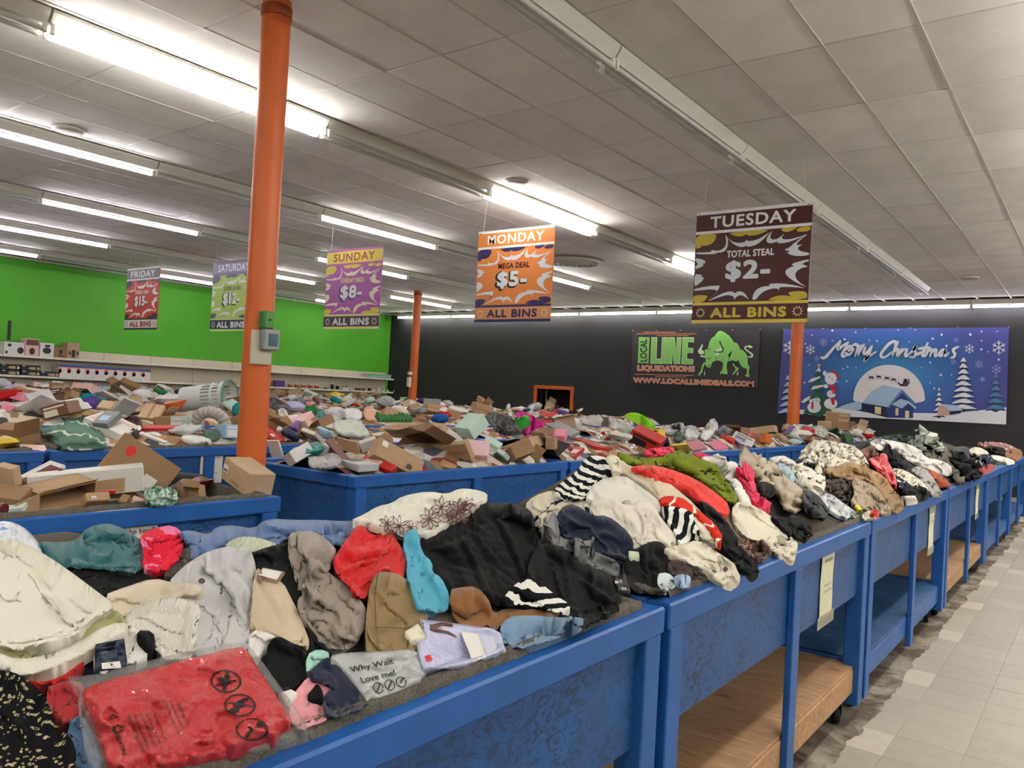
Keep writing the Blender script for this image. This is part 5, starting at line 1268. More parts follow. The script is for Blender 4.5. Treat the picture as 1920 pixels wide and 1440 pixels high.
B(cH, BOX, 'tiny brown cube box beside the small kraft box', (1215,1325), (1245,1250), (1300,1345), (1210,1390), -3.42, KR[2])
B(cH, 'gift_box', 'small pale pink box tipped against the brown cube', (1385,1300), (1490,1335), (1320,1405), (1270,1300), -3.42, cm('pale pink'), 'aaa', pattern=(M_PAPER, [(.1, .2, .9, .8)]))
B(cH, 'gift_box', 'leaf printed green and white box at the left edge', (235,1385), (60,1275), (236,1460), (-60,1400), -3.42, printed('leaf_card', 'c6d3c8', '5f8f78', 30, .5, .54, dist=2.5))
B(cH, 'paper_stack', 'stack of white papers on the left bin', (345,1120), (540,965), (90,1085), (350,1160), -3.85, cm('white'), 'aa?', cat='papers')
B(cH, 'paper_stack', 'maroon catalogue under the paper stack', (330,1165), (530,1010), (95,1130), (335,1205), -3.8, cm('maroon'), 'aa?', cat='papers')
e = B(cI, BOX, 'kraft box with shipping labels leaning by the nearest orange column', (935,1045), (515,893), (868,1290), (1155,1072), -3.35, KR[1], 'aaa', ship=(.03, .38), text=[('Company', .55, .22, .34, .14)], txtmat=flat('ink_kraft', '6d4a2c', .7))
B(cI, BOX, 'open kraft box low behind the labelled kraft box', (415,1185), (190,1195), (402,1340), (445,1165), -3.45, KR[0], '??a', kind='open')
B(cH, 'gift_box', 'red product box half buried in the white mailer', (1010,1230), (1180,1235), (1020,1275), (1000,1220), -3.5, cm('red'))
pc(HL, 'wrapped_bundle', 'green and white leaf print bundle in film at the bin front', 'bundle', cI([(-160,1200),(-60,1165),(60,1175),(185,1200),(180,1300),(100,1350),(-60,1350),(-170,1300)]), printed('leaf_wrap', 'c3d6cb', '4f8a6c', 26, .49, .54, dist=2.5), T=.16, base=.02, sim=0.08)
p0 = on_x(300+130/5.5375, 700+1110/5.5375, -3.9); p1 = on_x(300+440/5.5375, 700+1140/5.5375, -3.75)
tag(MB().tube(p0, p1, .045, 20).lathe([(0, 0)], 3).build('foam_roller', flat('roller_black', '25242a', .7), None, True), 'dark grey foam roller between the boxes of the left bin', 'roller')
# ---- middle row, near bin
B(cI, 'tub', 'white plastic tub at the near corner of the middle row', (1225,700), (1075,705), (1262,892), (1235,690), -4.55, cm('white'), '??a', cat='tub')
B(cI, BOX, 'white box standing on its edge at the near corner of the middle row', (1340,815), (1240,900), (1505,725), (1412,935), -4.35, cm('white'))
pc(HM, 'foil_bag', 'silver foil bag at the near corner of the middle row', 'bag', cJ([(-20,720),(60,690),(150,700),(240,640),(370,700),(360,760),(230,820),(100,810),(0,790)]), plastic_film('silver_film', 'a9a3a6', .2), T=.1, sim=0.25)
B(cJ, 'gift_box', 'black and white printed carton upright in the foil bag', (150,545), (60,690), (235,590), (170,535), -4.3, printed('bw_card', 'cfccc2', '2b2724', 14, .5, .54), '??a')
B(cJ, BOX, 'maroon printed long box at the near end of the middle row', (240,482), (178,515), (545,705), (250,560), -4.3, cm('maroon'), '???')
B(cJ, BOX, 'kraft box behind the maroon box', (530,540), (245,488), (548,690), (545,530), -4.4, KR[0], '??a')
B(cJ, BOX, 'white carton between two kraft boxes of the near middle bin', (560,560), (740,480), (565,690), (545,520), -4.2, cm('white'), '??a')
B(cJ, 'appliance_box', 'grey and silver box at the front rim of the middle row', (555,790), (232,745), (768,797), (550,878), -3.86, cm('pale grey'), pattern=(flat('photo_dark', '45484a', .4), [(.1, .2, .5, .8)]))
B(cJ, 'gift_box', 'pink box with red end at the front rim of the middle row', (770,790), (538,752), (835,728), (768,868), -3.9, cm('pale pink'), pattern=(cm('red'), [(.0, .0, .25, 1)]))
B(cJ, 'gift_box', 'bright red box next to the pink box at the rim', (775,800), (840,745), (930,850), (770,868), -3.88, cm('red'), '???')
B(cJ, BOX, 'kraft box with small white label and vertical lettering at the front rim', (800,468), (1285,785), (752,668), (690,522), -3.95, KR[0], '??a', text=[('ksen', .70, .30, .26, .16, 1.57)], ship=False, pattern=(M_LABEL, [(.08, .62, .2, .9)]))
B(cJ, BOX, 'long kraft box with a red dot sticker across the heap', (1460,425), (690,425), (1508,318), (1575,545), -4.35, KR[1], sticker=(.25, .45, .045, flat('dot_coral', 'e2604f', .5)), text=[('MARKING', .6, .14, .2, .12)], tape='x')
B(cJ, BOX, 'open kraft box gaping towards the aisle', (1565,575), (1248,458), (1190,690), (1640,480), -4.05, KR[2], '??a', kind='open')
B(cJ, BOX, 'long taped kraft box at the front rim of the middle row', (1828,738), (1288,828), (1755,538), (1870,700), -3.85, KR[0], '??a', tape='x')
B(cJ, BOX, 'large white box tilted high on the heap', (1790,385), (1598,372), (1965,218), (1858,518), -4.3, cm('mint'))
B(cJ, BOX, 'smaller white box wedged left of the large white box', (1660,440), (1560,372), (1592,545), (1725,530), -4.25, cm('white'))
B(cK, 'gift_box', 'pink patterned box at the front rim', (205,688), (-110,680), (228,520), (204,768), -3.88, printed('pink_card', 'dfb9bc', 'c08f97', 60, .5, .55))
B(cK, BOX, 'pale mint box behind the pink patterned box', (330,600), (160,508), (385,552), (310,650), -4.0, cm('mint'))
B(cK, BOX, 'kraft box lying open beside the pale mint box', (668,478), (325,600), (720,600), (860,470), -4.0, KR[1], 'aaa')
B(cK, BOX, 'kraft carton with torn flaps right of the open kraft box', (862,482), (690,472), (866,622), (1010,490), -3.95, KR[0], 'aaa', kind='open', openface=(2, -1))
B(cK, 'cardboard_flap', 'loose cardboard sheet standing at the rim', (750,548), (610,750), (862,618), (755,552), -3.9, KR[2], '???', cat='cardboard')
B(cK, 'gift_box', 'mint and white small box at the rim below the kraft flaps', (375,690), (290,642), (412,648), (432,762), -3.86, cm('mint'))
B(cK, 'gift_box', 'black flat box at the rim beside the red boxes', (985,690), (855,650), (1150,560), (990,710), -3.9, cm('black'), 'aaa')
B(cK, 'gift_box', 'pale pink box with white end in the middle of the heap', (1072,468), (882,475), (1113,388), (1078,550), -4.15, cm('pink'))
B(cK, 'cardboard_tray', 'shallow kraft tray above the pale pink box', (855,468), (710,440), (985,392), (852,490), -4.25, KR[2], 'aaa', cat='tray')
B(cK, BOX, 'red box with a white lid in the middle of the heap', (1415,578), (1185,488), (1395,672), (1590,625), -4.0, cm('red'), 'aaa')
B(cK, 'gift_box', 'small red box with a pale window at the rim', (1180,700), (1085,690), (1320,602), (1186,740), -3.88, cm('red'), 'aaa', pattern=(cm('pale pink'), [(.15, .3, .85, .7)]))
o = B(cK, 'ornament_box', 'clear box of red and silver baubles at the crest', (1820,655), (1400,495), (1925,590), (1815,700), -4.0, cm('pale grey'), 'aaa')
M = o.matrix_world; hh = [max(abs(v.co[i]) for v in o.children[0].data.vertices) for i in range(3)]; ax, s = best_face(M, hh); F, i_, j_ = face_fn(hh, ax, s, .0)
bm_ = {c: MB().lathe([(0, -.03), (.021, -.021), (.03, 0), (.021, .021), (0, .03)], 10).mesh('bauble', flat('bauble_'+c, PAL.get(c, 'b8b8bc'), .15, .6 if c != 'red' else 0.), 'all') for c in ('red', 'grey', 'white')}
for a in range(5):
    for b_ in range(3):
        q = link('bauble', bm_[random.choice(('red', 'grey', 'white', 'red'))], o); q.location = F((a+.5)/5, (b_+.5)/3)
B(cK, 'cardboard_tray', 'grey lidded tray with tinsel edge high on the heap', (1130,470), (1260,420), (870,352), (1140,500), -4.35, cm('grey'), 'aaa', cat='tray')
FUR = printed('grey_fur', '55565a', '8d8e90', 40, .4, .6, dist=3)
pc(HM, 'furry_cushion', 'furry dark grey cushion behind the white box', 'cushion', cK([(170,240),(230,200),(370,215),(480,255),(590,380),(610,430),(430,450),(290,400),(230,300)]), FUR, T=.14, fold=K(5, .02), step=2.5, sim=0)
o = COL.objects[-1]
fur = MB(); pv = [o.data.vertices[i].co.copy() for i in range(len(o.data.vertices))]; nr = [v.normal.copy() for v in o.data.vertices]
for i in range(0, len(pv), 2):
    d = (nr[i]*.6+Vector((random.uniform(-1, 1), random.uniform(-1, 1), random.uniform(-.3, .8)))).normalized(); s_ = d.orthogonal().normalized()*.004
    fur.add([pv[i]-s_, pv[i]+s_, pv[i]+d*random.uniform(.025, .06)], [(0, 1, 2)])
o2 = fur.build('fur', FUR, o, fix=False); o2['kind'] = 'stuff'
pc(HM, 'fabric', 'hot pink fabric beside the furry cushion', 'cloth', cK([(510,195),(650,195),(760,265),(870,335),(740,370),(700,440),(620,450),(590,380),(560,280)]), fabric('hot_pink', 'd8359a'), T=.08, w=.02)
pc(HM, 'felt_piece', 'bright green felt piece on the hot pink fabric', 'cloth', cK([(490,250),(590,255),(710,310),(640,350),(600,375),(530,320)]), fabric('bright_green', '3fae3f'), T=.02, w=.01)
pc(HM, 'bolster', 'long white bolster pillow at the crest', 'pillow', cK([(1225,275),(1330,232),(1480,222),(1600,255),(1750,300),(1860,370),(1780,430),(1680,380),(1560,345),(1400,335),(1290,310)]), fabric('white_pillow', 'd3d1cf'), T=.12, w=.07, sim=0.06)
pc(HM, 'hooded_top', 'lime green hooded top at the crest beside the bolster', 'hooded top', cF([(40,190),(100,158),(170,163),(240,190),(330,270),(325,310),(230,300),(150,240)]), fabric('lime_fleece', '8fd02a'), T=.07, w=.03)
B(cF, BOX, 'mint box below the bolster near the clear bauble box', (178,460), (32,375), (235,325), (182,490), -4.1, cm('mint'), 'aaa')
B(cF, 'gift_box', 'pink sequin box in the second middle bin', (640,505), (586,430), (820,488), (640,525), -3.9, printed('sequin_pink', 'b8808a', '8d5560', 70, .48, .56), 'aaa')
B(cF, 'gift_box', 'rose red box next to the pink sequin box', (850,500), (788,430), (1022,488), (850,514), -3.9, cm('pink'), 'aaa')
B(cF, 'gift_box', 'red box with picture front right of the rose red box', (1025,420), (920,380), (1070,398), (1020,498), -3.95, cm('red'), 'aaa')
B(cF, 'appliance_box', 'navy box in the second middle bin', (458,430), (285,428), (452,380), (462,480), -4.0, cm('navy'), 'aaa')
B(cF, BOX, 'long flat kraft box at the crest before the black wall', (1400,272), (1055,288), (1415,335), (1490,298), -4.4, KR[1], '??a')
B(cF, BOX, 'open kraft box left of the long flat kraft box', (1100,295), (965,293), (1102,360), (1175,300), -4.3, KR[0], '??a', kind='open')
B(cF, BOX, 'kraft box tilted on a corner left of the Tuesday column', (1430,355), (1340,420), (1515,440), (1455,340), -4.0, KR[2], '??a')
B(cF, BOX, 'small kraft box at the rim left of the Tuesday column', (1352,440), (1250,435), (1354,478), (1378,428), -3.9, KR[1], '??a')
pc(HM, 'pouch', 'bright red pouch upright between kraft boxes', 'pouch', cF([(1150,350),(1180,318),(1235,322),(1245,400),(1220,435),(1160,420)]), cm('red', 'film'), T=.05, step=3)
pc(HM, 'mailer', 'white padded mailer standing on its corner at the crest', 'mailer', cF([(725,380),(770,300),(845,192),(905,275),(870,330),(790,410)]), cm('white', 'film'), T=.08, step=3, sim=0.06)
pc(HM, 'mailer', 'pale grey mailer lying left of the standing mailer', 'mailer', cF([(345,325),(440,275),(585,238),(592,320),(480,345)]), cm('pale grey', 'film'), T=.07, step=3, sim=0.06)
pc(HM, 'plastic_bag', 'clear bag of white packing between the two mailers', 'plastic bag', cF([(580,300),(640,268),(710,290),(730,370),(680,395),(590,395)]), plastic_film('frosted_film', 'c9cbd0', .2), T=.08, step=3)
pc(HM, 'cloth', 'dark green cloth beside the navy box', 'cloth', cF([(490,345),(545,330),(580,350),(582,440),(520,440)]), fabric('bottle_green', '24463a'), T=.06, step=3)
B(cG, BOX, 'tall kraft box standing below the Christmas banner', (498,163), (325,150), (490,325), (515,155), -4.35, KR[0], '??a', pattern=(M_TAPEC, [(.55, .60, .95, .72), (.55, .85, .95, .95)]))
B(cG, BOX, 'low kraft box left of the tall kraft box', (340,222), (246,226), (338,275), (352,218), -4.4, KR[1], '??a')
B(cG, 'gift_box', 'dark green long box leaning left of the tall kraft box', (385,268), (282,372), (408,300), (392,262), -4.1, cm('dark green'), '??a')
pc(HM, 'wreath', 'green tinsel wreath at the foot of the tall kraft box', 'wreath', cG([(420,310),(470,295),(520,330),(530,390),(480,400),(430,360)]), fabric('tinsel_green', '1f4a2a', .4), T=.07, fold=K(6, .03), step=3)
pc(HM, 'wrapped_bundle', 'white floral wrapped bundle beside the Tuesday column', 'bundle', cG([(180,260),(240,245),(300,270),(330,320),(280,350),(200,320)]), printed('floral_wrap', 'c3c6b8', '6f7a68', 30, .5, .55), T=.06, step=3)
# ---- third row behind the column
pc(HT, 'cushion', 'sage green cushion with white wavy lines', 'cushion', cH([(375,575),(560,545),(700,470),(870,448),(960,500),(1060,620),(1115,725),(1080,775),(900,795),(650,795),(560,690)]), striped('sage_wave', '5f7f70', 'c6cfc2', .16, .88, -12, .16), T=.16, w=.10, fold=(('r', 10, 26, .012), ('s', 0, 50, .02)), sim=0.05)
B(cH, 'cardboard_tray', 'grey printed tray above the green cushion', (945,510), (1000,378), (1130,515), (948,580), -6.3, cm('grey'), 'aaa', cat='tray', pattern=(cm('pale blue'), [(.2, .2, .8, .6)]))
B(cH, BOX, 'taped kraft box in the third row left of the column', (1632,474), (1418,462), (1650,322), (1625,508), -6.6, KR[1], 'aaa', tape='y')
B(cH, BOX, 'pale kraft box further back beside the taped kraft box', (1145,370), (988,362), (1165,290), (1140,392), -6.75, KR[1], 'aaa')
B(cI, 'board_game', 'flat red game box with white letters left of the column', (235,567), (-185,552), (228,662), (172,537), -6.2, cm('red'), 'aaa', cat='game box', text=[('THE BIG GAME for FUN', .6, .5, .7, .3)], txtmat=M_PAPER)
B(cH, 'framed_board', 'long white framed board lying at the rim', (1440,615), (1772,705), (1435,640), (1460,600), -6.0, cm('white'), '???', cat='board')
pc(HT, 'plush_toy', 'dark brown plush toy dog beside the red game box', 'plush toy', cH([(1200,500),(1290,465),(1350,435),(1430,440),(1480,500),(1475,570),(1440,665),(1400,650),(1380,590),(1290,590),(1210,560)]), fabric('plush_brown', '3a2620', .3), T=.12, w=.06, sim=0.08)
at = cloth.at; o = COL.objects[-1]
mb = MB(); c_ = cH([(1443,567)])[0]; mb.add([(c_[0]+4*math.cos(t), c_[1]+5*math.sin(t), 0) for t in np.linspace(0, 6.28, 12, endpoint=False)], [tuple(range(12))]); decal(o, 'eye', M_PAPER, mb, lambda u, v: at(u, v, .006))
pc(HT, 'ball_cap', 'dark green ball cap inside the grey neck pillow', 'cap', cI([(430,620),(500,560),(600,590),(640,650),(560,700),(470,670)]), fabric('cap_green', '33524a'), T=.1, step=3)
p = on_x(300+520/5.5375, 700+560/5.5375, -6.25); mb = MB(); ring_ = []
for i in range(15):
    t = math.radians(-30+i*240/14); ring_.append(p+RT*.14*math.cos(t)+UP*.135*math.sin(t)-FW*.02*math.sin(t))
for a, b_ in zip(ring_, ring_[1:]): mb.tube(a, b_, .052, 14)
for q in ring_: mb.lathe([(0, -.052), (.037, -.037), (.052, 0), (.037, .037), (0, .052)], 14, q)
tag(mb.build('neck_pillow', fabric('pillow_grey', 'a29d95'), None, 'all'), 'pale grey U-shaped neck pillow left of the nearest column', 'neck pillow')
PLACED.append((370, 780, 418, 820))
pc(HT, 'plastic_bag', 'white plastic bag under the grey neck pillow', 'plastic bag', cI([(210,650),(330,630),(470,660),(560,700),(480,740),(330,720),(230,690)]), cm('white', 'film'), T=.06)
pc(HT, 'packet', 'bright red packet with barcode label right of the column', 'packet', cI([(1040,520),(1090,508),(1180,570),(1290,660),(1300,700),(1240,705),(1100,650),(1040,640)]), cm('red', 'film'), T=.05)
at = cloth.at; decal(COL.objects[-1], 'label', M_LABEL, MB().add([(*q, 0) for q in cI([(1120,585),(1205,640),(1185,665),(1105,610)])], [(0,1,2,3)]), at)
B(cI, BOX, 'open kraft box tipped over right of the column', (1640,470), (1490,502), (1680,572), (1500,615), -6.3, KR[0], '???', kind='open')
pc(HT, 'cushion', 'plain white cushion at the middle of the heap', 'cushion', cJ([(250,320),(330,285),(450,272),(560,285),(640,370),(690,465),(520,475),(330,445)]), fabric('pale_cushion', 'c9ccc4'), T=.14, w=.09, sim=0.05)
pc(HT, 'plush_toy', 'white plush toy right of the column', 'plush toy', cI([(1215,390),(1260,355),(1310,380),(1340,450),(1240,455)]), fabric('plush_white', 'd0c9bd'), T=.08, w=.04, step=3, sim=0.06)
pc(HF[0], 'blanket', 'grey patterned blanket rolled behind the column', 'blanket', cI([(1095,250),(1180,235),(1280,290),(1340,350),(1330,410),(1200,370),(1100,330)]), printed('plaid_grey', '4b474c', '77727a', 12, .5, .54), T=.1, step=3)
pc(HF[0], 'folder', 'teal folder behind the white cushion', 'folder', cJ([(75,225),(100,140),(215,225),(200,265),(120,260)]), cm('teal'), T=.03, fold=(), step=3)
pc(HF[0], 'throw', 'peach ribbed throw behind the long kraft box', 'throw', cJ([(600,160),(690,115),(790,250),(700,290),(620,270)]), fabric('peach_knit', 'd9a78d', rib=40), T=.06, step=3)
pc(HF[0], 'throw', 'white fluffy throw beside the peach throw', 'throw', cJ([(330,180),(450,145),(590,170),(600,270),(420,275)]), fabric('white_fluff', 'd6d6d6', .05), T=.08, step=3, fold=K(8, .02))
# palm leaves
XP = -4.6; e = empty('artificial_plant', 'green artificial palm fronds behind the long kraft box', 'plant', on_x(580+980/6, 740+300/6, XP))
for i in range(9):
    u0, v0 = 580+(800+i*42)/6, 740+312/6; u1, v1 = u0-7+random.uniform(-2, 2), v0-random.uniform(14, 23)
    p, q = on_x(u0, v0, XP), on_x(u1, v1, XP-.05); c = (p+q)/2; d = RT*.035
    E0 = np.array(e.location)
    MB().add([p-E0-d*.5, p-E0+d*.5, c-E0+d+FW*.01, q-E0, c-E0-d+FW*.01, c-E0-FW*.02], [(0,5,4),(0,1,5),(1,2,5),(2,3,5),(3,4,5)]).build('frond', flat('frond_green', '2f6b34', .5), e, fix=False)
# laundry basket lying on its side
pa = CAM+ray(300+250/5.5375, 700+265/5.5375)*10.6; pb = CAM+ray(300+728/5.5375, 700+232/5.5375)*10.5
ax = pb-pa; L = np.linalg.norm(ax); ax /= L; sd = np.cross(ax, [0, 0, 1]); sd /= np.linalg.norm(sd); up = np.cross(sd, ax)
e = empty('laundry_basket', 'white plastic laundry basket lying on its side, slotted, with a green rim', 'basket'); e.matrix_world = Matrix(((sd[0], up[0], ax[0], pa[0]), (sd[1], up[1], ax[1], pa[1]), (sd[2], up[2], ax[2], pa[2]), (0, 0, 0, 1)))
n, m = 48, 16; r0, r1 = .155, .205; vs = []
for j in range(m+1):
    for i in range(n):
        t = 2*math.pi*i/n; r = r0+(r1-r0)*j/m; vs.append((r*math.cos(t), r*math.sin(t), L*j/m))
fs = [(j*n+i, j*n+(i+1) % n, (j+1)*n+(i+1) % n, (j+1)*n+i) for j in range(m) for i in range(n) if not ((j in (8, 9, 10) or j in (12, 13)) and i % 2 == 0)]
M_WPLAS = flat('basket_white', 'd3d8d6', .4)
MB().add(vs, fs).build('slotted_wall', M_WPLAS, e, 'all', fix=False)
MB().lathe([(0, .0), (r0, .0), (r0, .02)], 40).build('bottom', M_WPLAS, e, True)
MB().lathe([(r1-.004, L-.01), (r1+.018, L-.01), (r1+.02, L+.008), (r1-.004, L+.012)], 40).build('rim', flat('rim_green', '4f8f78', .4), e, True)
PLACED.append((338, 708, 440, 775))
# framed picture
Pb, tb = HF[1].hit(np.array([580+1380/6]), np.array([740+158/6])); tb = float(tb[0]); P0 = CAM+ray(580+1380/6, 740+105/6)*tb; e = empty('picture_frame', 'small framed grey seascape standing at the back of the heap', 'picture frame', P0); e.rotation_euler.z = .62
k = tb/FPX/6; MB().bbox((-97*k, -.01, -58*k), (97*k, .02, 58*k), .005).build('frame', flat('frame_silver', '9a9c98', .4), e)
MB().box((-88*k, -.014, -50*k), (88*k, -.010, 50*k)).build('picture', printed('seascape', '9aa09f', '4d5554', 4, .45, .6, dist=1), e)

# ---- the smaller goods of the rows, each a thing; labels count along the row
def pillow_mesh(name, mat, w, d, h, seed, wr=.12):
    n = 9; vs = []; rg = np.random.default_rng(seed)
    for s in (1, -1):
        for j in range(n):
            for i in range(n):
                x, y = i/(n-1)*2-1, j/(n-1)*2-1; e = ((1-x*x)*(1-y*y))**.45
                z = s*h/2*e+(float(vnoise(x*2.2+seed, y*2.2, seed))*h*wr if e > 0 else 0)
                vs.append((x*w/2*(1-.06*(1-abs(y))), y*d/2*(1-.06*(1-abs(x))), z))
    fs = [(k+j*n+i, k+j*n+i+1, k+(j+1)*n+i+1, k+(j+1)*n+i) if k == 0 else (k+(j+1)*n+i, k+(j+1)*n+i+1, k+j*n+i+1, k+j*n+i) for k in (0, n*n) for j in range(n-1) for i in range(n-1)]
    return MB().add(vs, fs).mesh(name, mat, 'all')
def bundle_mesh(name, mat, w, d, h, seed):
    bm = bmesh.new(); bmesh.ops.create_icosphere(bm, subdivisions=3, radius=1)
    P = np.array([v.co for v in bm.verts]); n1 = np.abs(vnoise(P[:, 0]*2.6+seed, P[:, 1]*2.6+P[:, 2]*1.3, seed)); n2 = vnoise(P[:, 0]*1.2+seed, P[:, 2]*1.2+P[:, 1], seed+3)
    for v, a, b in zip(bm.verts, n1, n2):
        k = .78+.42*a+.2*b; v.co = (v.co.x*w/2*k, v.co.y*d/2*k, v.co.z*h/2*k)
    me = bpy.data.meshes.new(name); bm.to_mesh(me); bm.free(); me.materials.append(mat); me.polygons.foreach_set('use_smooth', [True]*len(me.polygons)); return me
WCOL = ['white']*7+['pale grey']*4+['cream']*2+['black', 'black', 'navy', 'blue', 'pale blue', 'red', 'red', 'maroon', 'pink', 'pale pink', 'lavender', 'purple', 'teal', 'mint', 'green', 'yellow', 'orange', 'brown', 'grey']
tally = {}; rows_ = {}
def proj(P):
    d = np.asarray(P)-CAM; z = d@FW; return 960+FPX*(d@RT)/z, 720-FPX*(d@UP)/z
def small_goods(heap, rowname, y0, y1, n, seed, big=1., avoid=True):
    rg = random.Random(seed); made = []; tries = 0
    while len(made) < n and tries < n*12:
        tries += 1
        y = rg.uniform(y0, y1); x = rg.uniform(heap.xb+.16, heap.xf-.16)
        z = float(heap.H(np.array([x]), np.array([y]))[0]); u, v = proj((x, y, z+.05))
        if not (-60 < u < 1700): continue
        if avoid and any(a-4 < u < c+4 and b-6 < v < d+4 for a, b, c, d in PLACED): continue
        if any((x-q[0])**2+(y-q[1])**2 < .022 for q in made): continue
        made.append((x, y, z))
    made.sort(key=lambda q: q[1])
    for x, y, z in made:
        r = rg.random(); s = big*rg.uniform(.75, 1.3)
        rot = (rg.uniform(-.5, .5), rg.uniform(-.5, .5), rg.uniform(0, 6.28))
        c = rg.choice(WCOL)
        if r < .34:
            kraft = rg.random() < .62; c = 'kraft' if kraft else c; hx, hy, hz = s*rg.uniform(.07, .17), s*rg.uniform(.06, .13), s*rg.uniform(.03, .09)
            M = Matrix.Translation((x, y, z+hz*.5)) @ (Matrix.Rotation(rot[2], 4, 'Z') @ Matrix.Rotation(rot[0], 4, 'X') @ Matrix.Rotation(rot[1], 4, 'Y'))
            opn = kraft and rg.random() < .3; kind = 'open kraft box' if opn else ('kraft box' if kraft else f'{c} carton')
            e = box_thing('cardboard_box' if kraft else 'carton', None, 'box', M, [hx, hy, hz], rg.choice(KR) if kraft else cm(c), 'open' if opn else 'closed', tape='x' if kraft and not opn and rg.random() < .6 else None,
                          pattern=None if kraft else (cm(rg.choice(['white', 'grey', 'pale pink', 'black', 'cream'])), [(.08, .12, .6, .6), (.1, .7, .9, .85)]), openface=(2, 1))
        elif r < .56:
            kind = f'{c} padded mailer'; w_, d_, h_ = s*rg.uniform(.2, .36), s*rg.uniform(.16, .28), s*rg.uniform(.05, .11)
            e = link('mailer', pillow_mesh('mailer', cm(c, 'film'), w_, d_, h_, rg.randrange(999), .25)); tag(e, None, 'mailer'); e.location = (x, y, z+h_*.3); e.rotation_euler = rot
        elif r < .80:
            kind = f'crumpled {c} cloth'; w_, d_, h_ = s*rg.uniform(.2, .4), s*rg.uniform(.16, .3), s*rg.uniform(.1, .2)
            e = link('cloth_bundle', bundle_mesh('cloth_bundle', cm(c, 'cloth'), w_, d_, h_, rg.randrange(999))); tag(e, None, 'cloth'); e.location = (x, y, z+h_*.2); e.rotation_euler = (rot[0]*.5, rot[1]*.5, rot[2])
        elif r < .89:
            kind = f'flat {c} book'; hx, hy, hz = s*rg.uniform(.09, .15), s*rg.uniform(.07, .1), s*rg.uniform(.008, .02)
            e = empty('book', None, 'book', (x, y, z+.04)); e.rotation_euler = (rot[0], rot[1]*1.3, rot[2])
            MB().bbox((-hx, -hy, -hz), (hx, hy, hz), .002).build('cover', cm(c), e); MB().box((-hx+.006, -hy-.001, -hz*.7), (hx+.002, hy+.001, hz*.7)).build('pages', cm('cream'), e)
        elif r < .95:
            kind = f'{c} bottle'; rr = s*.035; e = empty('bottle', None, 'bottle', (x, y, z+.05)); e.rotation_euler = (1.2+rot[0], rot[1], rot[2])
            MB().lathe([(0, -.1), (rr, -.1), (rr, .05), (rr*.45, .085), (rr*.45, .1)], 14).build('bottle_body', cm(c, 'film'), e, True); MB().lathe([(rr*.55, .095), (rr*.55, .125), (0, .125)], 12).build('cap', cm('white'), e, True)
        else:
            kind = f'round {c} cushion'; rr = s*rg.uniform(.1, .15)
            e = link('cushion', MB().lathe([(0, -rr*.42), (rr*.6, -rr*.4), (rr*.93, -rr*.2), (rr, 0), (rr*.93, rr*.2), (rr*.6, rr*.4), (0, rr*.42)], 20).mesh('cushion', cm(c, 'cloth'), 'all')); tag(e, None, 'cushion'); e.location = (x, y, z+.03); e.rotation_euler = (rot[0]*1.5, rot[1]*1.5, rot[2])
        key = (rowname, kind); tally[key] = tally.get(key, 0)+1; rows_.setdefault(key, []).append(e)
        e['group'] = 'small goods '+rowname
small_goods(HL, 'in the left box bin', .9, 2.3, 14, 1, .8)
small_goods(HM, 'in the middle bin row', 3.5, 13.2, 84, 2, .9)
small_goods(HM, 'in the far middle bins', 13.3, 18, 20, 3, .9)
small_goods(HT, 'in the third bin row', 1.6, 14.8, 74, 4, .95)
for k, h in enumerate(HF): small_goods(h, f'in the {NTH[k+3]} bin row', 3.5+.5*k, 17, (52, 46, 40, 34, 28)[k], 10+k, 1.15)
ORD = NTH+['thirteenth', 'fourteenth', 'fifteenth', 'sixteenth', 'seventeenth', 'eighteenth', 'nineteenth', 'twentieth', 'twenty-first', 'twenty-second', 'twenty-third', 'twenty-fourth', 'twenty-fifth', 'twenty-sixth', 'twenty-seventh', 'twenty-eighth']
for (row, kind), es in rows_.items():
    for i, e in enumerate(es):
        e['label'] = (f'only {kind} {row}' if len(es) == 1 else f'{ORD[i]} {kind} from the near end {row}')
# ------------------------------------------------------------------ hanging day signs
def bez(p, q, c, n=7):
    return [((1-t)**2*p[0]+2*t*(1-t)*c[0]+t*t*q[0], (1-t)**2*p[1]+2*t*(1-t)*c[1]+t*t*q[1]) for t in np.linspace(0, 1, n)[1:]]
SX = lambda pts: [((x-125)/1255, 1-(y-370)/790) for x, y in pts]    # Tuesday's middle panel in a 0..1 frame (photo crop coordinates)
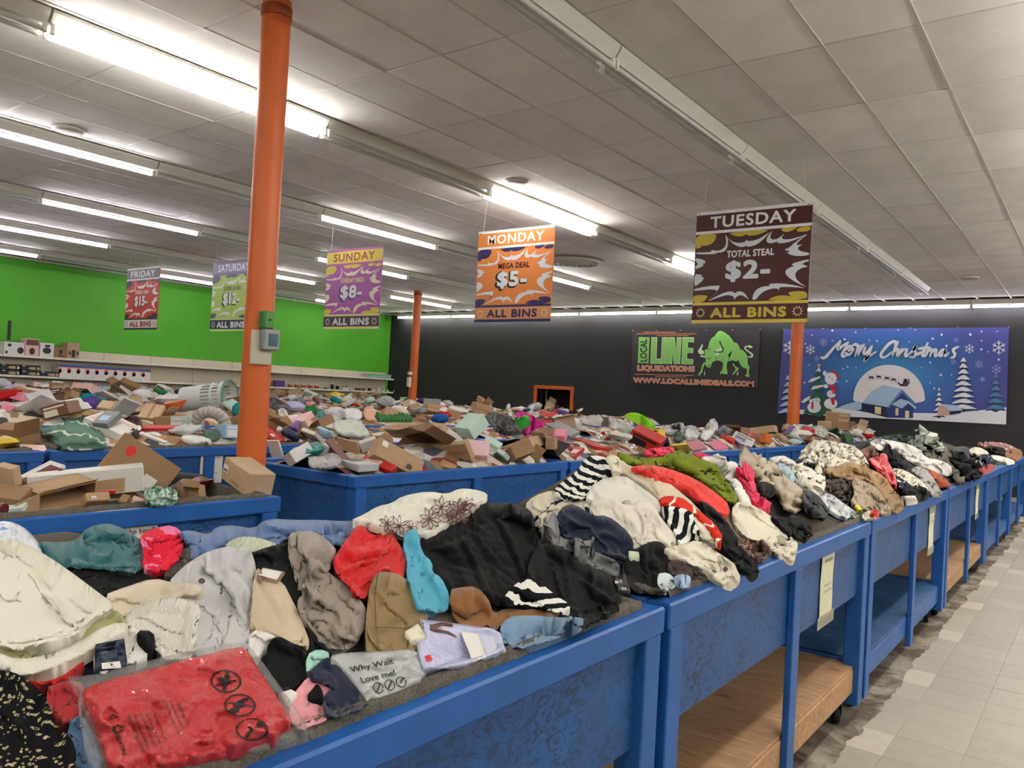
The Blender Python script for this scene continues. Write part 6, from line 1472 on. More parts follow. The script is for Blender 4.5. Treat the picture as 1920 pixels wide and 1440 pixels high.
# the white swooshes around the burst, traced once for all five signs; each runs outer edge then inner edge, in a 0..1 frame
SWOOSH = [
 [(.27,.98),(.285,.88),(.28,.80),(.24,.75),(.20,.745),(.145,.765),(.16,.735),(.09,.735),(.01,.74),(.01,.715),(.10,.705),(.17,.70),(.20,.705),(.205,.72),(.25,.715),(.285,.745),(.30,.81),(.30,.90)],
 [(.28,.96),(.32,.88),(.37,.84),(.42,.835),(.455,.845),(.46,.88),(.475,.85),(.53,.855),(.58,.88),(.63,.925),(.66,.96),(.62,.88),(.56,.80),(.51,.775),(.47,.775),(.46,.79),(.43,.77),(.39,.785),(.33,.85)],
 [(.68,.985),(.665,.90),(.67,.86),(.70,.845),(.735,.86),(.79,.93),(.755,.86),(.79,.835),(.86,.84),(.99,.90),(.88,.825),(.80,.79),(.745,.79),(.72,.81),(.735,.825),(.69,.80),(.655,.80),(.63,.84),(.645,.90)],
 [(.99,.905),(.87,.79),(.83,.72),(.79,.70),(.80,.685),(.83,.68),(.83,.665),(.81,.655),(.84,.62),(.90,.595),(.99,.60),(.99,.635),(.93,.655),(.895,.69),(.905,.73),(.94,.755),(.88,.745),(.90,.80)],
 [(.99,.545),(.93,.53),(.86,.50),(.855,.475),(.885,.465),(.84,.45),(.805,.41),(.81,.355),(.85,.29),(.92,.22),(.99,.165),(.93,.23),(.895,.29),(.885,.35),(.90,.40),(.94,.435),(.99,.45),(.955,.47),(.94,.49),(.96,.51),(.99,.52)],
 [(.98,.155),(.88,.205),(.79,.235),(.70,.24),(.675,.23),(.685,.205),(.63,.205),(.58,.175),(.55,.12),(.535,.02),(.57,.02),(.60,.09),(.64,.14),(.70,.17),(.745,.17),(.77,.13),(.755,.185),(.82,.185),(.90,.175)],
 [(.515,.02),(.47,.12),(.44,.145),(.41,.145),(.385,.12),(.36,.15),(.31,.145),(.25,.11),(.12,.005),(.24,.07),(.31,.10),(.36,.09),(.38,.06),(.385,.02),(.395,.07),(.44,.095),(.48,.06)],
 [(.14,.02),(.27,.24),(.17,.24),(.08,.225),(.01,.20),(.01,.175),(.09,.185),(.16,.19),(.21,.18),(.225,.15),(.17,.07)],
 [(.01,.66),(.06,.64),(.10,.61),(.105,.575),(.075,.57),(.09,.545),(.05,.51),(.01,.495),(.01,.54),(.03,.555),(.03,.585),(.01,.61)],
 [(.01,.42),(.05,.415),(.085,.40),(.06,.385),(.095,.37),(.09,.33),(.05,.275),(.01,.235)]]
BLOBS = [[(.0,1),(.19,1),(.19,.92),(.155,.85),(.09,.83),(.05,.84),(.06,.81),(.0,.79)], [(.30,1),(.345,.945),(.40,.925),(.445,.935),(.455,.965),(.465,.93),(.54,.925),(.61,.955),(.66,1)],
 [(.75,1),(.765,.955),(.80,.935),(.85,.955),(.90,1)], [(.99,1),(.90,.99),(.875,.95),(.90,.925),(.99,.93)], [(0,0),(0,.10),(.06,.115),(.13,.105),(.14,.08),(.10,0)], [(.99,0),(.99,.11),(.90,.125),(.84,.11),(.84,.09),(.865,.05),(.80,.075),(.72,.06),(.66,0)]]
def inset_curve(p): return smooth_poly(p, 1).tolist()
BURST = SX([(455,380),(480,450),(490,500),(600,600)])
def sun(n=10, r0=.55):
    o = []
    for i in range(n*2): t = math.pi*i/n; r = 1 if i % 2 == 0 else r0; o.append((r*math.cos(t), r*math.sin(t)))
    return o
def sign(day, tag1, price, c, label, x0, y, wd, z0, z1, cord_u=(.06, .94)):
    """c: colours for edge, top band, day text, ground, blob, swoosh, tag text, price, price shadow, bottom band, bottom text, foot edge"""
    e = empty('hanging_sign', label, 'hanging sign', (x0+wd/2, y, (z0+z1)/2), 'day price signs hung from the ceiling')
    H = z1-z0; W = wd
    col_ = lambda k: flat('sign_'+c[k], c[k], .45, var=.02)
    P = lambda x, yy, d=0.: ((x-.5)*W, -.006-d, (yy-.5)*H)
    MB().bbox((-W/2, -.006, -H/2), (W/2, .006, H/2), .002).build('panel', col_('ground'), e)
    def rect(name, a, b, k, d): MB().add([P(a[0], a[1], d), P(b[0], a[1], d), P(b[0], b[1], d), P(a[0], b[1], d)], [(0,1,2,3)]).build(name, col_(k), e)
    T, S, Bm = .972, .80, .185     # lines between the bands
    rect('edge_strip', (0, T), (1, 1), 'edge', .0012); rect('top_band', (0, .825), (1, T), 'band', .001); rect('rule', (0, S), (1, .825), 'edge', .0012)
    mb = MB(); add_heavy(mb, day, .5, .90, .74, .105, lambda a, b, k: P(a, b, .0022+.0001*k), .0036, 1.10); mb.build('day_lettering', col_('day'), e)
    mid = lambda x, yy, d: P(x, Bm+(S-Bm)*yy, d)
    for poly in BLOBS: MB().prism(inset_curve(poly), 0, .0008, lambda x, yy, d: mid(x, yy, .0002+d)).build('colour_blob', col_('blob'), e)
    for poly in SWOOSH:
        MB().prism(smooth_poly(poly, 1).tolist(), 0, .0008, lambda x, yy, d: mid(x, yy, .0010+d)).build('burst_swoosh', col_('swoosh'), e)
    mb = MB(); add_heavy(mb, tag1, .5, .605, .41, .062, lambda a, b, k: P(a, b, .0024+.0001*k), .0022, 1.06); mb.build('slogan_lettering', col_('tag'), e)
    if c['shadow'] != c['ground']:
        mb = MB(); add_heavy(mb, price, .470, .443, .42, .215, lambda a, b, k: P(a, b, .0020+.00008*k), .015, 1.1); mb.build('price_shadow', col_('shadow'), e)
    mb = MB(); add_heavy(mb, price, .485, .452, .39, .19, lambda a, b, k: P(a, b, .0029+.0001*k), .009, 1.1); mb.build('price_lettering', col_('price'), e)
    rect('bottom_rule', (0, .16), (1, Bm), 'foot', .0012); rect('bottom_band', (0, .03), (1, .16), 'bot', .001); rect('foot_strip', (0, 0), (1, .03), 'foot', .0012)
    mb = MB(); add_heavy(mb, 'ALL BINS', .5, .092, .66, .09, lambda a, b, k: P(a, b, .0022+.0001*k), .0055, 1.1); mb.build('bins_lettering', col_('btext'), e)
    for cx in (.08, .92):
        s = sun(); n = len(s); mb = MB()
        mb.add([P(cx+.048*a, .093+.048*b, .0022) for a, b in s]+[P(cx+.026*a/max(.55, math.hypot(a, b)), .093+.026*b/max(.55, math.hypot(a, b)), .0022) for a, b in s], [(i, (i+1) % n, n+(i+1) % n, n+i) for i in range(n)]); mb.build('starburst', col_('sun'), e)
    zc = CEIL-(z0+z1)/2
    for u in cord_u:
        MB().tube(((u-.5)*W, 0, H/2-.01), ((u-.5)*W+(.03 if u < .5 else -.03), .0, zc), .0022, 5).build('cord', flat('cord_white', 'c9c6bd', .6), e)
        MB().lathe([(0, -.008), (.012, -.008), (.012, 0)], 10, ((u-.5)*W+(.03 if u < .5 else -.03), 0, zc)).build('ceiling_hook', M_WPL, e)
    for u in (.03, .97): MB().tube(((u-.5)*W, -.012, H/2-.03), ((u-.5)*W, -.006, H/2-.03), .012, 10).build('grommet', flat('grommet_steel', '9a9a95', .3, .8), e)
    return e
def C(edge, band, day, ground, blob, swoosh, tg, price, shadow, bot, btext, foot, sun_=None):
    return dict(edge=edge, band=band, day=day, ground=ground, blob=blob, swoosh=swoosh, tag=tg, price=price, shadow=shadow, bot=bot, btext=btext, foot=foot, sun=sun_ or btext)
zA, zB = CAMZ+.86, CAMZ+2.075
sign('TUESDAY', 'TOTAL STEAL', '$2-', C('dcdde2', '451a1e', 'dcdde2', '48201f', 'b9a63c', 'c9d0d8', 'dcdde2', 'ccd5de', '48201f', '48201f', 'c2ae42', 'cdb94e', 'd8c890'), 'maroon and yellow sign reading TUESDAY TOTAL STEAL $2 ALL BINS', -3.665, 8.06, 1.24, zA, zB)
sign('MONDAY', 'MEGA DEAL', '$5-', C('e6e0dd', 'd9803e', 'e9e6e2', 'd9803e', '2d2a5c', 'd5dae0', '43191f', 'd8e0e8', '2a1c22', 'd1905f', '3d2a5a', '2d2a5c', 'e4d3a8'), 'orange and navy sign reading MONDAY MEGA DEAL $5 ALL BINS', -6.82, 8.12, 1.24, zA+.05, zB+.05)
sign('SUNDAY', 'FUNDAY FINDS', '$8-', C('b65fa8', 'e3cf55', 'a8584f', 'a65aa6', 'd9c850', 'e6dfc0', 'e6d795', 'e6e2ec', '4c3a68', '4a4448', 'e2e0e6', 'e0d98e', 'e8d9c0'), 'purple and yellow sign reading SUNDAY FUNDAY FINDS $8 ALL BINS', -9.75, 7.98, 1.24, zA-.04, zB-.04)
sign('SATURDAY', 'SUPER SAVER', '$12-', C('6b6585', '8a83a3', 'e8e6ef', 'a5c25a', '5c5672', 'd9ddd6', '5f6a45', 'e3e6e3', '2c2f3a', '33364a', 'dfe2e6', 'b9d17c'), 'green and violet sign reading SATURDAY SUPER SAVER $12 partly behind the orange column', -12.73, 7.90, 1.24, zA-.07, zB-.06)
sign('FRIDAY', 'FRESH BIN', '$15-', C('dfd9d9', '6e6a6e', 'e6e2e2', 'c23a35', '3a3436', 'e4dedd', 'e8d0cc', 'ece6e4', '6b1f22', 'ded8d6', '9c2a30', '3a3436'), 'red and grey sign reading FRIDAY FRESH BIN $15 ALL BINS', -15.97, 8.0, 1.26, zA-.02, zB+.0)

# ------------------------------------------------------------------ wall banners
YW = YB-.03
def wall_piece(u0, v0, s):
    """photo crop coordinates -> points on the back wall plane"""
    return lambda x, y, d=0.: tuple(on_y(u0+x/s, v0+y/s, YW-d))
def wallpoly(name, pts, mat, W, d, parent, th=.002, sm=0):
    if sm: pts = smooth_poly(pts, sm).tolist()
    q = [W(x, y) for x, y in pts]; ly = Vector(parent.location)
    MB().prism([(p[0], p[2]) for p in q], d, d+th, lambda x, z, e: (x-ly.x, YW-e-ly.y, z-ly.z)).build(name, mat, parent)
def banner_base(name, label, u0, v0, s, corners, mat, rip=.01):
    W = wall_piece(u0, v0, s); c = [W(x, y) for x, y in corners]
    e = empty(name, label, 'banner', np.mean(c, 0)); L = np.array(e.location); n, m = 24, 10; vs = []
    for j in range(m+1):
        for i in range(n+1):
            x, y = i/n, j/m; p = np.array(c[0])*(1-x)*(1-y)+np.array(c[1])*x*(1-y)+np.array(c[2])*x*y+np.array(c[3])*(1-x)*y
            p[1] += rip*float(vnoise(x*5, y*2.2, 77))*.5; vs.append(p-L)
    fr = [(j*(n+1)+i, j*(n+1)+i+1, (j+1)*(n+1)+i+1, (j+1)*(n+1)+i) for j in range(m) for i in range(n)]
    b = [tuple(np.array(p)+[0, .012, 0]) for p in vs]; N = len(vs)
    MB().add(vs+b, fr+[tuple(N+i for i in f[::-1]) for f in fr]).build('sheet', mat, e, 'all', fix=False)
    for k in range(6):
        p = np.array(c[0])+(np.array(c[1])-c[0])*k/5; MB().tube(p-L-[0, .008, 0], p-L-[0, .0, 0], .018, 8).build('grommet', flat('grommet_steel', '9a9a95', .3, .8), e)
    return e, W
e, W = banner_base('shop_banner', 'black vinyl banner with green bull and the words LOCAL LINE LIQUIDATIONS', 1175, 605, 7.3846, [(85,110),(1850,95),(1815,900),(55,830)], flat('banner_black', '3a363c', .35, var=.08, vs=1.2))
GB = flat('banner_green', '8fd46f', .45); GP = flat('banner_pale', 'd5ecc8', .45); BK = flat('banner_ink', '1f1d20', .5); SAL = flat('banner_salmon', 'df8a6c', .45); SALP = flat('banner_salmon_pale', 'efc9ba', .45)
def wtext(s, x, y, w_, h_, mat, d, bold, rot=0., slope=0., name='lettering', shear=0.):
    L = Vector(e.location); mb = MB()
    def f(a, b, k=0):
        p = W(a, -b+slope*(a-x)); return (p[0]-L.x, YW-d-.0003*k-L.y, p[2]-L.z)
    add_heavy(mb, s, x, -y, w_, h_, f, bold*h_, 1.05, shear, rot); mb.build(name, mat, e)
D = .008
for a, b_, y in ((240,680,132), (145,970,156), (420,860,180), (120,935,715), (395,830,745)):
    wallpoly('stripe', [(a,y-5),(b_,y-5+(.02*(b_-a) if y > 500 else 0)),(b_,y+4+(.02*(b_-a) if y > 500 else 0)),(a,y+4)], SAL, W, D, e)
wallpoly('local_block', [(172,200),(320,203),(305,563),(155,560)], GB, W, D, e)
wtext('LOCAL', 237, 385, 310, 95, BK, D+.004, .02, math.pi/2)
for poly in ([(345,202),(425,202),(415,498),(485,500),(478,570),(328,570)], [(492,202),(572,202),(553,572),(475,572),(478,500)], [(580,202),(665,202),(690,380),(697,202),(760,202),(742,575),(655,575),(640,420),(630,573),(562,573)], [(775,202),(935,204),(930,275),(850,272),(848,350),(925,352),(918,425),(842,422),(838,500),(925,505),(918,580),(760,577)]):
    wallpoly('line_letter_edge', poly, GP, W, D, e); cx, cy = np.mean(poly, 0)
    p2 = []
    n = len(poly); a_ = np.array(poly, float); area = sum(a_[i][0]*a_[(i+1) % n][1]-a_[(i+1) % n][0]*a_[i][1] for i in range(n)); sg = 1 if area > 0 else -1
    for i in range(n):
        e1 = a_[i]-a_[i-1]; e2 = a_[(i+1) % n]-a_[i]; n1 = np.array([-e1[1], e1[0]])/np.linalg.norm(e1)*sg; n2 = np.array([-e2[1], e2[0]])/np.linalg.norm(e2)*sg; bis = n1+n2; bis = bis/max(.3, (bis@n1)); p2.append(tuple(a_[i]+bis*8))
    wallpoly('line_letter', p2, GB, W, D+.003, e)
wtext('LIQUIDATIONS', 548, 640, 800, 100, SALP, D, .09, 0, .02); wtext('LIQUIDATIONS', 548, 640, 785, 84, SAL, D+.004, .035, 0, .02)
wtext('WWW.LOCALLINEDEALS.COM', 928, 822, 1670, 82, SALP, D, .10, 0, .033); wtext('WWW.LOCALLINEDEALS.COM', 928, 822, 1650, 72, SAL, D+.004, .05, 0, .033)
# the bull, in the coordinates of a closer crop
WB = wall_piece(1300, 610, 13.7167)
bp = lambda n, pts, m, d, sm=1: wallpoly(n, pts, m, WB, D+d, e, .0015, sm)
BODY = [(715,135),(820,190),(920,260),(1010,370),(1070,470),(1085,420),(1150,490),(1200,580),(1215,660),(1230,605),(1330,690),(1390,770),(1405,860),(1405,1030),(1450,1045),(1450,1110),(1430,1190),(1445,1290),(1455,1335),(1330,1310),(1340,1280),(1375,1265),(1390,1110),(1320,1105),(1250,1060),(1190,970),(1165,880),(1120,940),(1010,890),(925,935),(895,900),(870,1000),(860,1100),(885,1180),(885,1260),(770,1258),(760,1220),(715,1262),(685,1255),(700,1200),(740,1160),(760,1100),(770,960),(730,940),(680,905),(580,905),(480,960),(465,1040),(440,1090),(380,1090),(350,1060),(310,1030),(300,960),(330,930),(310,880),(345,860),(280,800),(300,740),(290,650),(310,620),(370,615),(390,560),(370,590),(405,500),(400,480),(430,390),(520,280),(525,320),(600,200),(660,150)]
bp('bull_outline', [(x+(x-800)*.02, y+(y-760)*.02) for x, y in BODY], BK, 0); bp('bull_body', BODY, GB, .003)
HORN_L = [(225,475),(250,510),(240,560),(210,640),(270,645),(280,690),(275,750),(170,745),(125,700),(125,650),(160,600),(205,530)]
HORN_R = [(690,395),(720,500),(770,590),(775,640),(745,690),(560,690),(540,650),(620,600),(690,580),(690,520),(670,460)]
bp('bull_horn', HORN_L, GP, .003); bp('horn_outline', [(660,390),(700,400),(730,510),(790,600),(780,660),(740,705),(550,700),(530,640),(560,680),(740,680),(765,620),(710,520)], BK, .005); bp('bull_horn', [(545,645),(620,610),(690,590),(700,540),(750,610),(740,660),(560,678)], GP, .006)
bp('bull_ear', [(170,765),(270,775),(345,860),(280,820),(200,815)], GP, .004); bp('bull_ear', [(545,710),(700,705),(640,770),(580,780)], GP, .006)
bp('bull_leg', [(290,940),(300,980),(265,1060),(235,1180),(250,1200),(210,1230),(165,1300),(120,1295),(150,1220),(190,1180),(215,1090),(240,1000)], GB, .003); bp('bull_hoof', [(295,1150),(310,1280),(275,1280)], GP, .003, 0)
bp('bull_leg', [(1010,970),(1050,980),(1060,1030),(1120,1080),(1180,1095),(1160,1140),(1080,1220),(1040,1275),(1005,1270),(1020,1230),(1110,1120),(1040,1060)], GB, .003); bp('bull_hoof', [(1160,1170),(1150,1285),(1115,1280),(1140,1200)], GP, .003, 0)
bp('bull_tail', [(1540,570),(1460,590),(1400,555),(1340,575),(1380,630),(1480,690),(1545,740),(1545,800),(1500,840),(1430,830),(1395,780),(1440,800),(1490,790),(1500,760),(1440,710),(1330,630),(1310,570),(1340,530),(1400,525),(1440,510),(1500,530)], GP, .003)
for q in ([(350,830),(440,860),(500,800),(440,870),(360,860)], [(760,800),(780,880),(760,940),(770,880)], [(980,640),(990,700),(940,830),(910,930),(930,800),(890,770),(960,700)], [(370,1050),(430,1010),(440,1035),(390,1065)], [(375,600),(480,615),(390,625)], [(590,790),(600,860),(575,890),(580,850)]): bp('bull_line', q, BK, .005)
# Christmas banner
def m_sky():
    q = NT('banner_night_blue'); co = q.co('Object'); v = q.n('ShaderNodeVectorMath', operation='LENGTH'); mp = q.n('ShaderNodeMapping'); mp.inputs['Scale'].default_value = (.42, 1, .75); mp.inputs['Location'].default_value = (.0, 0, -.05); q.l(co, mp.inputs[0]); q.l(mp.outputs[0], v.inputs[0])
    q.col(q.ramp(v.outputs['Value'], [(.1, srgb('3a8ccb')), (.55, srgb('3569b0')), (.95, srgb('454a96'))])); q.b.inputs['Roughness'].default_value = .55; return q.m
e, W = banner_base('christmas_banner', 'blue Christmas banner with moon, cabin, snowy trees and the words Merry Christmas', 1450, 600, 7.2, [(140,120),(3180,100),(3145,1417),(50,1255)], m_sky(), .03)
WH = flat('banner_snow', 'e2e6ee', .5); WH2 = flat('banner_snow_blue', 'a9c4e2', .5); MOON = flat('banner_moon', 'e6e2e6', .5); NV = flat('banner_navy', '1d2350', .5); NV2 = flat('banner_indigo', '2a3a80', .5); GRB = flat('banner_tree_green', '1f5a45', .5); LIT = flat('banner_window_cream', 'e6d5a2', .5); PKW = flat('banner_cabin_pink', 'c9a29a', .5); REDB = flat('banner_red', 'c22a2e', .5); BLT = flat('banner_tree_blue', '4f7fae', .5)
xr = 1584     # second crop is shifted by (1670-1450)*7.2
q_ = lambda pts: [(x+xr, y) for x, y in pts]
D = .022
wp = lambda n, pts, m, d=0., sm=0: wallpoly(n, pts, m, W, D+d, e, .0015, sm)
MX, MY = 1565, 1000
wp('moon', [(MX+485*math.cos(t), 1075+470*math.sin(t)*(1 if math.sin(t) < 0 else .15)) for t in np.linspace(0, 6.283, 48, endpoint=False)], MOON)
wp('snow_ground', [(360,1210),(700,1225),(900,1180),(1200,1235),(1500,1290),(1900,1255),(2300,1260),(2700,1230),(2960,1200),(3148,1180),(3143,1410),(1600,1335),(700,1290),(360,1268)], WH, .001)
wp('snow_drift', [(860,1180),(1080,1110),(1200,1090),(1210,1220),(1000,1210)], WH2, .002, 1)
wp('cabin_wall', [(1195,1115),(1535,1180),(1540,1320),(1195,1225)], NV, .003); wp('cabin_wall', [(1535,1180),(1740,960),(1890,1090),(1890,1325),(1540,1320)], NV2, .003)
wp('cabin_roof', [(1200,1120),(1330,960),(1480,880),(1740,930),(1545,1175)], WH2, .004); wp('cabin_roof', [(1545,1175),(1740,935),(1930,1130),(1900,1150),(1745,985),(1560,1190)], BLT, .005)
wp('porch_roof', [(1600,1140),(1720,1065),(1830,1095),(1935,1180),(1920,1205),(1825,1125),(1740,1195)], WH2, .006)
for r in ([(1375,1165),(1460,1180),(1455,1275),(1375,1262)], [(1655,1190),(1695,1190),(1690,1290),(1650,1285)], [(1785,1225),(1838,1228),(1835,1322),(1780,1318)]): wp('cabin_window', r, LIT, .007)
def snowtree(cx, top, base, half, tiers, dark, snow):
    for k in range(tiers):
        f = k/(tiers-1); y = top+(base-top)*(.10+.82*f); h = half*(.22+.78*f); dy = (base-top)/tiers*.95
        wp('tree_tier', [(cx-h,y+dy*.75),(cx-h*.45,y+dy*.1),(cx,y-dy*.35),(cx+h*.45,y+dy*.1),(cx+h,y+dy*.75),(cx+h*.4,y+dy*.62),(cx,y+dy*.95),(cx-h*.45,y+dy*.62)], dark, .002+.0004*k)
        j = random.uniform(-.1, .1)*h
        wp('tree_snow', [(cx-h*.95,y+dy*.5),(cx-h*.5,y-dy*.05),(cx+j,y-dy*.42),(cx+h*.5,y-dy*.02),(cx+h*.95,y+dy*.5),(cx+h*.55,y+dy*.36),(cx+h*.2,y+dy*.46),(cx-h*.15,y+dy*.3),(cx-h*.55,y+dy*.44)], snow, .0034+.0004*k, 1)
snowtree(xr+985, 455, 1230, 205, 9, NV, WH); snowtree(xr+655, 890, 1300, 90, 6, NV, WH); snowtree(xr+1420, 700, 1210, 150, 6, flat('banner_spruce', '24405f', .5), BLT); snowtree(200, 720, 1260, 150, 6, NV, WH2)
snowtree(610, 640, 1230, 235, 4, GRB, GRB)
for pts in ([(570,705),(620,635),(650,700),(600,690)], [(465,845),(520,790),(640,760),(640,780),(540,830)], [(510,945),(540,895),(670,875),(700,890),(600,925)], [(375,1110),(430,1060),(510,1020),(490,1070),(420,1120)]): wp('tree_snow', pts, WH, .006)
wp('tree_star', [(620+34*(1 if i % 2 == 0 else .42)*math.sin(i*math.pi/5), 612-34*(1 if i % 2 == 0 else .42)*math.cos(i*math.pi/5)) for i in range(10)], flat('banner_gold', 'd9b545', .5), .007)
el = lambda cx, cy, a, b: [(cx+a*math.cos(t), cy+b*math.sin(t)) for t in np.linspace(0, 6.283, 22, endpoint=False)]
def snowman(cx, y0, y1, y2, r1, r2):
    wp('snowman_body', el(cx, y2, r2, r2*.8), WH, .008); wp('snowman_head', el(cx+8, y1, r1, r1*.8), WH, .009)
snowman(555, 0, 1090, 1180, 75, 92); snowman(780, 0, 1000, 1130, 62, 90); wp('scarf', [(520,1105),(548,1108),(545,1205),(518,1200)], REDB, .011); wp('scarf', [(775,1055),(835,1060),(830,1150),(800,1145)], REDB, .011)
wp('hat', [(770,960),(840,960),(880,1060),(850,1010)], REDB, .011, 1); wp('hat', [(490,1075),(520,1030),(560,1025),(630,1060),(570,1055)], GRB, .011)
wp('snow_figure', el(780, 790, 80, 85), WH, .009); wp('snow_figure_hat', [(750,720),(800,690),(850,690),(885,750),(880,820),(860,800),(860,740),(800,710)], REDB, .011, 1); wp('snow_figure_coat', [(770,880),(835,870),(870,950),(830,960),(760,930)], REDB, .010, 1); wp('snow_figure_arm', el(700, 720, 26, 34), WH, .010); wp('snow_figure_arm', el(715, 895, 34, 26), WH, .010)
for cx, cy in ((550,1085), (590,1080), (765,995), (800,995), (760,770), (800,795)): wp('eye', el(cx, cy, 6, 7), NV, .013)
for cx in (620,): wp('carrot_nose', [(590,1092),(655,1095),(592,1106)], flat('banner_carrot', 'd0803a', .5), .013)
wp('far_cabin', q_([(640,1200),(700,1145),(800,1210),(790,1290),(640,1295)]), PKW, .008); wp('far_cabin_wall', q_([(800,1225),(960,1225),(950,1260),(800,1285)]), NV, .008); wp('far_cabin_roof', q_([(620,1190),(700,1135),(880,1150),(980,1220),(810,1232),(705,1150)]), WH2, .009)
# sleigh and deer
def deer(cx, cy, s):
    for q in ([(-40,-30),(-30,-10),(20,-12),(38,-2),(30,14),(-22,14),(-34,-4)], [(-30,10),(-24,12),(-38,36),(-44,34)], [(-14,12),(-8,12),(-14,38),(-20,38)], [(22,10),(30,8),(46,34),(40,36)], [(10,12),(16,12),(24,36),(18,36)], [(-44,-46),(-38,-30),(-30,-44),(-34,-28),(-42,-26)]): wp('deer', [(cx+x*s, cy+y*s) for x, y in q], NV, .004)
for x, y in ((1325,772), (1425,762), (1535,780), (1625,800)): deer(x, y, .95)
wp('sleigh', q_([(100,830),(130,860),(215,870),(245,845),(235,790),(255,800),(260,850),(225,895),(140,893),(100,860)]), NV, .004); wp('sleigh_load', q_([(165,868),(180,800),(205,790),(225,800),(240,860)]), NV, .0045)
# flakes and dots
def flake(cx, cy, r, m):
    for k in range(6):
        t = k*math.pi/3+.5*math.pi; c, s_ = math.cos(t), math.sin(t); f = lambda x, y: (cx+r*(x*c-y*s_), cy+r*(x*s_+y*c))
        wp('snowflake', [f(0, -.07), f(1, -.06), f(1, .06), f(0, .07)], m, .002); wp('snowflake', [f(.45, 0), f(.75, .32), f(.83, .24), f(.6, 0), f(.83, -.24), f(.75, -.32)], m, .002)
FL2 = flat('banner_flake_violet', '9da0d8', .5)
for cx, cy, r, m in ((225,375,95,WH), (505,400,68,WH), (680,305,58,FL2), (588,522,42,FL2), (xr+1065,390,66,WH), (xr+1462,375,98,WH), (xr+1430,668,68,FL2), (xr+1192,600,58,FL2), (xr+848,565,40,FL2), (xr+1243,800,36,WH2), (xr+885,268,34,FL2)): flake(cx, cy, r, m)
for cx, cy, r in ((800,143,14), (525,205,9), (255,182,11), (1115,168,11), (800,282,9), (437,322,10), (965,262,15), (1300,275,10), (1402,282,12), (725,452,9), (485,610,9), (947,660,10), (1005,632,11), (1118,645,9), (868,836,10), (992,826,12), (426,845,13), (xr+690,200,15), (xr+570,253,15), (xr+755,350,15), (xr+1078,197,18), (xr+1228,157,12), (xr+1440,157,9), (xr+1225,397,15), (xr+1315,430,9), (xr+1460,535,15), (xr+537,576,13), (xr+420,640,8), (xr+680,743,18), (xr+592,922,12), (xr+533,850,10), (xr+825,738,9), (xr+1228,280,10), (xr+105,135,9), (xr+335,135,9), (xr+252,298,9)): wp('snow_dot', el(cx, cy, r, r), WH, .002)
D2 = D+.006
NB = flat('banner_text_edge', '4a74ac', .5)
STROKES = [[(645,505),(675,518),(720,490),(800,390),(905,282)], [(905,282),(880,350),(865,412),(930,350),(1010,300)], [(1010,300),(960,400),(925,465),(935,495),(965,490),(1000,450)],
 [(985,425),(1050,400),(1065,360),(1030,350),(985,400),(980,455),(1005,480),(1050,450),(1085,390)], [(1075,340),(1110,325),(1150,345),(1105,485)], [(1115,445),(1150,370),(1180,345),(1215,350)], [(1180,350),(1145,475)], [(1160,430),(1195,365),(1225,330)],
 [(1245,365),(1215,440),(1235,465),(1290,410),(1320,355)], [(1335,345),(1290,460),(1250,545),(1225,552),(1250,520),(1320,470),(1385,432)],
 [(1640,330),(1655,295),(1630,282),(1560,320),(1490,400),(1445,470),(1460,508),(1520,500),(1600,430)],
 [(1684,285),(1645,370),(1605,480)], [(1620,440),(1670,390),(1695,400),(1665,490),(1690,480)], [(1735,385),(1695,485)], [(1710,450),(1745,405),(1785,390)], [(1810,390),(1775,475),(1795,490),(1840,450)],
 [(1838,452),(1900,400),(1938,338),(1888,392),(1928,442),(1905,505),(1842,500)], [(1915,470),(1960,455),(2010,430)], [(2085,308),(2030,420),(2010,480),(2035,492),(2075,450)], [(1960,388),(2110,368)],
 [(2090,395),(2055,490)], [(2075,440),(2120,390),(2145,400),(2115,490)], [(2130,450),(2180,393),(2205,402),(2175,485),(2200,488),(2240,450)], [(2330,400),(2285,395),(2235,455),(2250,492),(2300,450),(2330,398),(2300,480),(2325,490),(2370,440)], [(2500,360),(2440,385),(2420,415),(2455,455),(2440,500),(2390,515)]]
def stroke(pts, wd, d, mat, name):
    p = np.array(pts, float)
    for _ in range(2):
        q = np.empty((2*len(p)-2+2, 2)); q[0] = p[0]; q[-1] = p[-1]; q[1:-1:2] = p[:-1]*.75+p[1:]*.25; q[2:-1:2] = p[:-1]*.25+p[1:]*.75; p = q
    t = np.gradient(p, axis=0); t /= np.linalg.norm(t, axis=1)[:, None]+1e-9; nn = np.stack([-t[:, 1], t[:, 0]], 1)
    k = np.linspace(0, 1, len(p)); ww = wd*(.62+.38*np.sin(np.pi*np.clip(k*1.15, 0, 1)))[:, None]
    L = Vector(e.location); vs = [W(x, y, d) for x, y in np.vstack([p+nn*ww, p-nn*ww])]; n = len(p)
    cap = []
    mb = MB().add([Vector(v)-L for v in vs], [(i, i+1, n+i+1, n+i) for i in range(n-1)])
    for c, w_ in ((p[0], ww[0, 0]), (p[-1], ww[-1, 0])):
        mb.add([Vector(W(c[0]+w_*math.cos(a), c[1]+w_*math.sin(a), d))-L for a in np.linspace(0, 6.283, 12, endpoint=False)], [tuple(range(12))])
    mb.build(name, mat, e, fix=False)
for i, st in enumerate(STROKES): stroke(st, 27, D2+.0003*i, NB, 'lettering_edge'); stroke(st, 20, D2+.009+.0003*i, WH, 'lettering')

